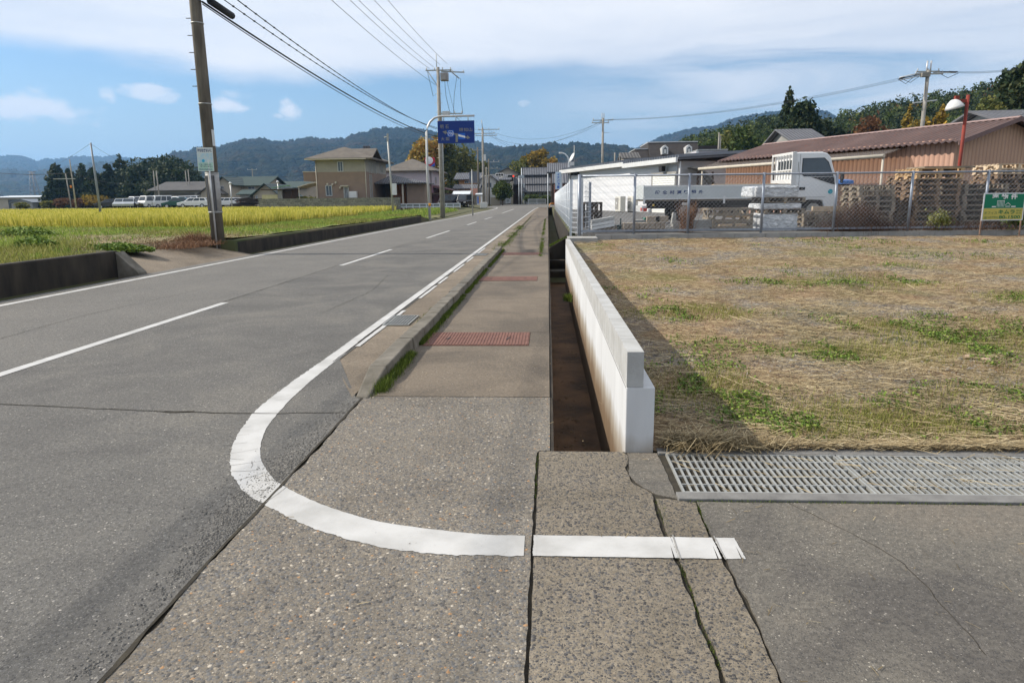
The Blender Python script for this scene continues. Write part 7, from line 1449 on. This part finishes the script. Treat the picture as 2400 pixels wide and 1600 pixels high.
for a in (('sedan', pb_, 262, 99, .5, 'black low sedan at the left end of the parked row'), ('hatch', ps_, 285, 99, 1.9, 'silver hatchback next to the black sedan, seen from behind'), ('hatch', ps_, 303, 98, 2.0, 'small silver hatchback, third in the row, seen from behind'), ('sedan', pb_, 329, 99, 2.2, 'black saloon parked in front of a white van'),
          ('van', pw_, 326, 107, 1.2, 'white van half hidden behind the black saloon'), ('van', pw_, 354, 99, 1.25, 'white box van facing the field, left of the van pair'), ('van', pw_, 376, 100, 1.15, 'white box van facing the field, right of the van pair'), ('sedan', pw_, 395, 108, .4, 'white car roof between the van pair and the green car'),
          ('hatch', pg_, 413, 99, .35, 'dark green hatchback before a white minivan'), ('wagon', pw_, 410, 107, .3, 'white minivan behind the dark green hatchback'), ('van', pw_, 441, 107, .25, 'boxy white car with square side window behind the wagon'), ('wagon', pw_, 457, 98, .06, 'long white station wagon just left of the near pole'),
          ('hatch', ps_, 430, 100.5, 1.2, 'silver car partly hidden between green hatchback and wagon'), ('wagon', pw_, 470, 107, .1, 'white car behind the station wagon by the near pole'), ('wagon', pw_, 527, 106, .1, 'white car just right of the near pole'), ('wagon', pw_, 386, 106, 1.0, 'white car with low roof behind the van pair'), ('van', pw_, 424, 111, 1.3, 'white van at the back behind the green hatchback'), ('wagon', pw_, 540, 110, .2, 'white car by the green roofed houses, right of the near pole')): put(*a)
put('van', pb_, 1056, 97, .3, 'dark van behind the pipe railing, left one', .5); put('van', pb_, 1091, 96, 1.35, 'dark van with pale front facing the road behind the railing', .5)

# ---------------------------------------------------------------- junction townhouses
Y = 138
def th(px): return XA(px, Y, 440)
H0 = .62; xL = th(1222); t = bld('townhouse', 'traditional townhouse with three tiers of grey roof tiles facing the junction', 'house', xL, Y, H0); W_ = th(1300)-xL; zz = lambda y: ZA(y, Y, 1260)-H0
obj('ground_floor', MB().box(.4, W_-.4, 0, 9, -.2, zz(449)), w_white, t); obj('upper_wall', MB().box(-1.4, W_-1.0, 1.4, 8.6, zz(449), zz(411)), timber, t)
b = MB(); x0_, x1_ = th(1224)-xL, th(1294)-xL; b.prism([(.7, zz(411.5)), (4.6, zz(393)), (9.6, zz(411.5)), (9.6, zz(411.5)+.2), (4.6, zz(392)+.2), (.7, zz(411.5)+.2)], x0_, x1_, 'x'); obj('main_roof', b, tile_grey, t)
obj('ridge', MB().box(x0_-.1, x1_+.1, 4.4, 4.8, zz(393)+.1, zz(390.5)+.1), tile_dark, t)
b = MB(); b.prism([(-.7, zz(431)), (.95, zz(413.5)), (1.38, zz(413.5)), (1.38, zz(432)), (-.7, zz(431)-.14)], th(1204)-xL, th(1292)-xL, 'x'); obj('middle_roof', b, tile_grey, t)
b = MB(); b.prism([(-2.2, zz(449)), (-.6, zz(433.5)), (1.38, zz(433.5)), (1.38, zz(436)), (-2.2, zz(449)-.18)], th(1219)-xL, th(1301)-xL, 'x'); obj('lower_roof', b, tile_grey, t)
for x in (1232, 1245, 1257, 1271, 1282): obj('wall_post', MB().box(th(x)-xL-.08, th(x)-xL+.08, -.05, -.003, 0, zz(449)), timber, t)
obj('dark_window', MB().box(th(1245)-xL, th(1257)-xL, -.04, -.004, 1.0, zz(455)), glass_d, t); obj('side_wing', MB().box(th(1202)-xL, -.0, 1, 7, 0, zz(431)), timber, t)
b = MB(); 
for i, (a, c, Yh, hh_, lb) in enumerate(((1233, 1266, 133, 1.9, 'clipped green hedge before the tiled townhouse, left'), (1270, 1290, 132, 1.7, 'dark bushes right of the guard rail'))): tree('hedge', lb, 'hedge', (XA(a, Yh)+XA(c, Yh))/2, Yh, .6, hh_, XA(c, Yh)-XA(a, Yh), 'round', lf_grn, 430+i, 1600, .16, base=0)
simple('house', 'grey tiled house with orange walls left of the junction poles', 1076, 1118, 128, 419, 407, w_orange, tile_grey, 'x', 8, wins=((1090, 1100, 424, 430),), ov=.9, H0=.6)
t = simple('house', 'lower storey roofs of the orange walled house', 1068, 1120, 122, 442, 434, w_beige, tile_dark, 'x', 5, ov=.5, H0=.6)
b = MB().box(XA(1103, 118), XA(1120, 118), 118, 121, ZA(455, 118), ZA(439.5, 118)); solo('balcony_block', b, w_pink, 'salmon pink balcony block below the dark louvred panel', 'balcony')
b = MB().box(XA(1101, 120), XA(1125, 120), 120, 120.3, ZA(427, 120), ZA(401, 120)); 
for k in range(12): z = ZA(427, 120)+k*.17; b.box(XA(1101, 120)+.1, XA(1125, 120)-.1, 119.93, 119.99, z, z+.09)
solo('louvre_screen', b, steelg, 'dark grey louvred panel standing left of the junction poles', 'screen')
t = simple('house', 'white walled house with gabled grey roof behind the junction poles', 1126, 1163, 126, 422, 408, w_white, tile_grey, 'y', 9, wins=((1141, 1153, 428, 440),), ov=.6, H0=.6)
simple('house', 'long grey tiled roof house behind the traffic lights', 1150, 1192, 136, 421, 410, w_grey, tile_grey, 'x', 7, ov=.6, H0=.6)
simple('house', 'pale gabled house end above the traffic lights', 1166, 1214, 150, 407, 394, w_beige, tile_dark, 'y', 8, ov=.5, H0=.6)
b = MB().box(XA(1150, 119), XA(1171, 119), 119, 119.2, .5, ZA(461, 119)); solo('garden_wall', b, w_beige, 'pale cream garden wall beside the round tree', 'wall')
b = MB().prism([(0, 0), (2.2, 0), (2.2, 1.35), (0, 1.35)], 0, .8, 'y'); o = solo('concrete_planter', b, w_white, 'white concrete box at the foot of the junction poles', 'box', bevel=.05); o.location = (XA(1125, 92), 92, ZA(487.5, 92, 1130))
o.scale = (.42, 1, .55)
t = simple('shopfront', 'white shop with posters left of the junction poles', 1117, 1131, 112, 457, 455, w_white, steelw, 'x', 3, ov=.2, H0=.55, cat='shop')
for i in range(3): obj('poster', MB().box(.1+i*.28, .3+i*.28, -.03, -.004, .4, 1.5), (ink_bl, w_orange, ink_w)[i], t)
simple('barrel_shed', 'shed with rounded silver roof beside the lilac house', 1062, 1098, 112, 458, 450, timber, steelw, 'x', 4, ov=.2, H0=.55, cat='shed')
simple('house', 'grey tiled roof house behind the blade sign', 1292, 1330, 118, 402, 384, timber, tile_grey, 'x', 9, ov=.7, H0=.6)
simple('house', 'brown walled lean house right behind the blade sign', 1300, 1330, 88, 430, 410, M('wall_redbrown', (.14, .05, .04), (.1, .04, .03), 3, .8), tile_grey, 'x', 8, ov=.3, H0=.6)

# ---------------------------------------------------------------- white workshop
t = bld('workshop', 'long white workshop with stepped ribbed roof behind the fence', 'workshop', 0, 0, .66)
A = np.array([XA(1334, 57), 57.0]); Bp = np.array([XA(1487, 45.3), 45.3]); Cp = np.array([XA(1597, 40), 40.0])
def wallseg(t, p, q, ztp, zbp, m, name, th=.2, z0=-.3):
    d = (q-p); L_ = np.linalg.norm(d); n = np.array([-d[1], d[0]])/L_*-1
    if n[1] < 0: n = -n
    b = MB(); a_, b_, c_, d_ = p, q, q+n*th, p+n*th
    b.add([(a_[0], a_[1], z0), (b_[0], b_[1], z0), (c_[0], c_[1], z0), (d_[0], d_[1], z0), (a_[0], a_[1], ztp), (b_[0], b_[1], zbp), (c_[0], c_[1], zbp), (d_[0], d_[1], ztp)], [(0, 3, 2, 1), (4, 5, 6, 7), (0, 1, 5, 4), (1, 2, 6, 5), (2, 3, 7, 6), (3, 0, 4, 7)]); return obj(name, b, m, t)
hA = ZA(397, 57, 1334)-.66; hB = ZA(382, 45.3, 1487)-.66; hC = ZA(372, 40, 1597)-.66; hm = (hA+hB)/2
d_ = (Cp-A)/np.linalg.norm(Cp-A); nn_ = np.array([-d_[1], d_[0]]); nn_ = nn_ if nn_[1] > 0 else -nn_
wallseg(t, A, Bp, hm-.1, hm-.1, siding, 'front_wall', 7.0); B2 = Bp-nn_*.35; C2 = Cp-nn_*.35
wallseg(t, B2, C2, hC-.12, hC-.12, siding, 'front_wall', 6.5)
def eave(p, q, z, name='roof', dep=7.6):
    P0 = p-nn_*.45; Q0 = q-nn_*.45; b = MB(); n = int(np.linalg.norm(Q0-P0)/.28); vs = []
    sl_ = .06
    b.add([(P0[0], P0[1], z-.1), (Q0[0], Q0[1], z-.1), (Q0[0]+nn_[0]*dep, Q0[1]+nn_[1]*dep, z-.1+dep*sl_), (P0[0]+nn_[0]*dep, P0[1]+nn_[1]*dep, z-.1+dep*sl_), (P0[0], P0[1], z+.02), (Q0[0], Q0[1], z+.02), (Q0[0]+nn_[0]*dep, Q0[1]+nn_[1]*dep, z+.02+dep*sl_), (P0[0]+nn_[0]*dep, P0[1]+nn_[1]*dep, z+.02+dep*sl_)], [(0, 3, 2, 1), (4, 5, 6, 7), (0, 1, 5, 4), (1, 2, 6, 5), (2, 3, 7, 6), (3, 0, 4, 7)])
    for i in range(n+1):
        c = P0+(Q0-P0)*(i/n); m0 = c-d_*.07; m1 = c+d_*.07; e0 = m0+nn_*dep; e1 = m1+nn_*dep
        b.add([(m0[0], m0[1], z+.02), (m1[0], m1[1], z+.02), (c[0], c[1], z+.18), (e0[0], e0[1], z+.02+dep*sl_), (e1[0], e1[1], z+.02+dep*sl_), ((e0+e1)[0]/2, (e0+e1)[1]/2, z+.18+dep*sl_)], [(0, 1, 2), (0, 2, 5, 3), (1, 4, 5, 2)])
    obj(name, b, M('roof_dark_ribbed', (.12, .13, .15), (.16, .17, .19), 2, .5) if 'roof_dark_ribbed' not in MATS else MATS['roof_dark_ribbed'], t)
    b = MB(); mid_ = (P0+Q0)/2-nn_*.06; b.obox((mid_[0], mid_[1], z-.12), (np.linalg.norm(Q0-P0)+.2, .12, .26), math.atan2(d_[1], d_[0])); obj('gutter', b, white_p, t)
eave(A-d_*.5, Bp, hm, dep=7.6); eave(B2-d_*.1, C2+d_*.9, hC, dep=7.2)
def on(px, dn=.0):   # point on the workshop front for a column
    dd = ray(px, 460); M2 = np.array([[dd[0], -d_[0]], [dd[1], -d_[1]]]); s = np.linalg.solve(M2, (A if px < 1487 else B2)); return np.array([dd[0], dd[1]])*s[0]-nn_*dn
ang = math.atan2(d_[1], d_[0])
for px in (1334, 1338, 1481, 1594): q = on(px, .08); obj('downpipe', MB().tube([(q[0], q[1], -.3), (q[0], q[1], (hm if px < 1487 else hC)-.2)], .06, 6), white_p, t)
q0, q1 = on(1527, .03), on(1585, .03); c = (q0+q1)/2; z1_ = ZA(404, c[1], 1550)-.66; obj('shutter_recess', MB().obox((c[0], c[1], z1_/2), (np.linalg.norm(q1-q0), .04, z1_), ang), w_grey, t); obj('roller_shutter', MB().obox((c[0]-nn_[0]*.05+d_[0]*.1, c[1]-nn_[1]*.05+d_[1]*.1, z1_/2-.1), (np.linalg.norm(q1-q0)-.35, .04, z1_-.05), ang), sheetmat('roller_shutter_cream', (.68, .68, .64), (.72, .72, .68), .12, 'z', .4, .5, line=.85), t)
q = on(1557, .2); obj('wall_lamp', MB().obox((q[0], q[1], ZA(396, q[1], 1557)-.66), (.35, .25, .3), ang), black, t)
for px in (1345, 1351, 1357): q = on(px, .12); obj('vent_hood', MB().obox((q[0], q[1], ZA(407.5, q[1], px)-.66), (.25, .2, .25), ang), black, t)
for i, (px, lb) in enumerate(((1454, 'grey air conditioner outdoor unit by the workshop wall, left one'), (1483, 'grey air conditioner outdoor unit by the workshop wall, right one'))):
    Yq = 42.5; t2 = thing('outdoor_unit', lb, 'air conditioner', (XA(px, Yq), Yq, .72), math.atan2(-nn_[1], -nn_[0])+math.pi/2, 'air conditioner units at the workshop'); obj('casing', MB().box(-.38, .38, -.17, .17, 0, .9), M('unit_casing_beige', (.6, .58, .52), (.55, .53, .47), 3, .5) if 'unit_casing_beige' not in MATS else MATS['unit_casing_beige'], t2, bevel=.02)
    obj('fan_grille', MB().box(-.34, .08, -.185, -.172, .15, .8), w_grey, t2); obj('fan_hub', MB().cyl((-.13, -.186, .5), .07, -.01, 10, 'y'), white_p, t2); obj('feet', MB().box(-.36, .36, -.12, -.06, -.08, -.003), black, t2)
# grey houses right of the workshop
Y = 41; t = bld('annex', 'grey lap sided annex joined to the right end of the workshop', 'annex', XA(1600, Y), Y, .66); zz = lambda y: ZA(y, Y, 1640)-.66; xx = lambda x: XA(x, Y)-XA(1600, Y)
obj('wall', MB().box(0, xx(1652), 0, 6, -.2, zz(366)), siding_g, t); obj('tall_wall', MB().box(xx(1646), xx(1720), 2, 8, -.2, zz(348)), siding_g, t); obj('corner_trim', MB().box(xx(1646)-.06, xx(1650), 1.94, 1.998, -.2, zz(347)), white_p, t); obj('coping', MB().box(xx(1646), xx(1720), 1.9, 8.1, zz(348)+.002, zz(347)+.05), galv, t)
b = MB(); pr = [(xx(1602)+k/6*xx(1652)*1.0, zz(394)-.0-.9*(k/6)**2.2) for k in range(7)]; b.prism(pr+[(p[0], p[1]-.08) for p in pr[::-1]], -2.2, -.003, 'y'); obj('canopy', b, w_grey, t)
for px in (1616, 1648): obj('canopy_post', MB().box(xx(px)-.05, xx(px)+.05, -2.1, -2.0, -.2, 2.2), timber, t)
# dark mansard building with dormers
Y = 74; xL = XA(1491, Y); t = bld('mansard_building', 'dark sloped mansard roofed building with two white dormers', 'building', xL, Y, .66); zz = lambda y: ZA(y, Y, 1580)-.66; xx = lambda x: XA(x, Y)-xL
mans = M('mansard_shingle', (.035, .031, .031), (.05, .046, .046), 3, .9, .4)
obj('wall', MB().box(0, xx(1645), 1.0, 9, -.2, zz(368)), w_grey, t); b = MB(); b.prism([(.0, zz(372)), (1.8, zz(331)), (8, zz(331)), (9, zz(372))], xx(1521), xx(1637), 'x'); obj('mansard_roof', b, mans, t); b = MB(); b.prism([(.4, zz(372)), (1.6, zz(347)), (8, zz(347)), (8.5, zz(372))], xx(1490), xx(1520.5), 'x'); obj('mansard_roof', b, mans, t)
obj('parapet_cap', MB().box(xx(1520), xx(1638), 1.7, 8.1, zz(331)+.003, zz(329)+.02), alum, t); obj('parapet_cap', MB().box(xx(1489), xx(1520), 1.5, 8.1, zz(347)+.003, zz(346)+.05), alum, t); obj('lower_roof', MB().box(xx(1636), xx(1690), 1, 6, zz(352), zz(341)), mans, t)
for px in (1554, 1609): 
    dm = obj('dormer', MB().prism([(xx(px-7), zz(362)), (xx(px+7), zz(362)), (xx(px+7), zz(346)), (xx(px), zz(340)), (xx(px-7), zz(346))], -.3, 2, 'y'), white_p, t); obj('dormer_window', MB().prism([(xx(px-4), zz(361)), (xx(px+4), zz(361)), (xx(px+4), zz(349)), (xx(px), zz(345)), (xx(px-4), zz(349))], -.33, -.303, 'y'), glass_d, dm); obj('dormer_pane', MB().box(xx(px-2.6), xx(px+2.6), -.36, -.333, zz(360), zz(350)), w_white, dm)
simple('shed', 'row of vertical boards and grey sheet roof left of the mansard building', 1462, 1492, 70, 372, 361, w_beige, roof_grey, 'x', 4, H0=.6, cat='shed', ov=.3)
for i, px in enumerate((1439, 1450)):
    pole('utility_pole', ('short stub post above the workshop roof, left', 'short stub post above the workshop roof, right')[i], XA(px, 66), 66, .6, ZA((358, 361)[i], 66, px), .09, polec2, 'poles beyond the yard')
simple('house', 'small dark tiled roof peeping above the maroon shed roof', 1858, 1915, 62, 330, 306, w_grey, tile_dark, 'x', 8, H0=.7, ov=.6)
for i, px in enumerate((1678, 1681.5)): pole('utility_pole', ('slender double post over the annex roof, left', 'slender double post over the annex roof, right')[i], XA(px, 58), 58, .6, ZA((311, 318)[i], 58, px), .08, polec2, 'poles beyond the yard')

def lean_mat():
    m, nt, N, L, b = newmat('lean_to_plastic_sheet'); b.inputs['Base Color'].default_value = (.14, .12, .11, 1); b.inputs['Roughness'].default_value = .5
    t_ = N.new('ShaderNodeBsdfTransparent'); x = N.new('ShaderNodeMixShader'); x.inputs[0].default_value = .6; t_.inputs[0].default_value = (1, .95, .88, 1)
    L.new(b.outputs[0], x.inputs[1]); L.new(t_.outputs[0], x.inputs[2]); L.new(x.outputs[0], N['Material Output'].inputs[0]); return m
# ---------------------------------------------------------------- maroon roofed shed (long side along local y)
Pn = np.array([XA(2240, 26.4, 330), 26.4]); Pf = np.array([XA(1703, 37.5, 370), 37.5]); dv = (Pf-Pn); Ls = np.linalg.norm(dv); rzs = math.atan2(dv[1], dv[0])-math.pi/2
t = bld('storage_shed', 'long tan ribbed shed with rusty maroon corrugated roof behind the truck', 'shed', Pn[0], Pn[1], .68, rzs)
Wd = 5.6; ze = 3.42-.68; zr = 4.22-.68; OV = .42
obj('side_wall', MB().box(0, .08, 0, Ls, -.1, ze+.05), tan_rib, t); obj('far_wall', MB().box(Wd-.08, Wd, 0, Ls, -.1, ze+.05), tan_rib, t)
obj('gable_wall', MB().prism([(.081, -.1), (Wd-.081, -.1), (Wd-.081, ze), (Wd/2, zr-.03), (.081, ze)], 0, .08, 'y'), tan_rib_x, t); obj('gable_wall', MB().prism([(.081, -.1), (Wd-.081, -.1), (Wd-.081, ze), (Wd/2, zr-.03), (.081, ze)], Ls-.08, Ls, 'y'), tan_rib_x, t)
# corrugated roof as real waves along y
pitch = .26; n = int((Ls+OV*2)/pitch*6); ysr = np.linspace(-OV, Ls+OV, n); wv = .035*np.sin(ysr*2*math.pi/pitch); slp = (zr-ze)/(Wd/2)
for nm, sgn in (('roof_sheet', 1), ('roof_sheet', -1)):
    P = np.array([[(Wd/2-sgn*(Wd/2+OV)*u, y, zr+.03-slp*(Wd/2+OV)*u+z) for u in (0, .33, .66, 1)] for y, z in zip(ysr, wv)]); gridmesh(nm, P, maroon, t, smooth=True)
obj('ridge_cap', MB().prism([(Wd/2-.16, zr+.02), (Wd/2, zr+.09), (Wd/2+.16, zr+.02), (Wd/2, zr+.03)], -OV, Ls+OV, 'y'), M('ridge_cap_metal', (.3, .2, .18), (.24, .16, .14), 5, .5), t)
for s in (1, -1): obj('barge_board', MB().add([(Wd/2, -OV-.02, zr+.06), (Wd/2, -OV-.02, zr-.1), (Wd/2-s*(Wd/2+OV), -OV-.02, zr-.1-slp*(Wd/2+OV)), (Wd/2-s*(Wd/2+OV), -OV-.02, zr+.06-slp*(Wd/2+OV)), (Wd/2, -OV+.02, zr+.06), (Wd/2, -OV+.02, zr-.1), (Wd/2-s*(Wd/2+OV), -OV+.02, zr-.1-slp*(Wd/2+OV)), (Wd/2-s*(Wd/2+OV), -OV+.02, zr+.06-slp*(Wd/2+OV))], [(0, 1, 2, 3), (7, 6, 5, 4), (0, 3, 7, 4), (1, 5, 6, 2), (3, 2, 6, 7)]), M('barge_maroon', (.16, .1, .09), (.13, .08, .075), 5, .6) if 'barge_maroon' not in MATS else MATS['barge_maroon'], t)
# lean-to strip on the yard side
lx0, lx1 = 1.9, Ls+.7; b = MB(); b.prism([(-1.15, ze-.42), (-.001, ze-.12), (-.001, ze-.08), (-1.15, ze-.38)], lx0, lx1, 'y'); obj('lean_to_roof', b, lean_mat(), t)
obj('lean_to_gutter', MB().tube([(-1.2, lx0, ze-.45), (-1.2, lx1, ze-.45)], .07, 8), trimb, t)
for y in (lx0+.1, Ls+.5, Ls*.5): obj('lean_to_post', MB().tube([(-1.12, y, 0), (-1.12, y, ze-.45)], .045, 8), trimb, t)
for y in (lx0+2.9, Ls*.62): obj('brace', MB().tube([(-1.1, y, ze-.48), (-.05, y+1.2, ze-1.3)], .05, 6), timber, t)
obj('sheet_seam', MB().box(-.006, -.001, Ls*.47, Ls*.47+.02, 0, ze-.1).box(-.006, -.001, Ls*.8, Ls*.8+.02, 0, ze-.1), timber, t)
# houses at the right edge
simple('house', 'grey tiled house with white wall cut by the right edge of the photo', 2392, 2600, 40, 342, 322, w_white, tile_grey, 'x', 8, H0=.7, ov=.8, wins=((2420, 2460, 350, 380),))
simple('house', 'dark tiled upper roof behind the right edge house', 2358, 2560, 46, 285, 262, w_white, tile_dark, 'x', 7, H0=.7, ov=.9)
simple('shed', 'blue ended sawhorse shelter behind the thicket', 1976, 1990, 27, 432, 430, timber, ink('trestle_blue', (.05, .15, .4)), 'x', 1, H0=.7, cat='shelter', ov=.1)

# ---------------------------------------------------------------- haze
hz = MB().box(-4500, 4500, -900, 5800, -7, 345)
o = struct('haze', hz, None, kind='stuff', label='thin pale blue air fading the distant hills')
m = bpy.data.materials.new('haze_air'); m.use_nodes = True; nt = m.node_tree; nt.nodes.clear(); out = nt.nodes.new('ShaderNodeOutputMaterial'); pv = nt.nodes.new('ShaderNodeVolumePrincipled')
pv.inputs['Color'].default_value = (.3, .58, 1, 1); pv.inputs['Density'].default_value = .00017; pv.inputs['Anisotropy'].default_value = .3; nt.links.new(pv.outputs[0], out.inputs['Volume']); o.data.materials.append(m)
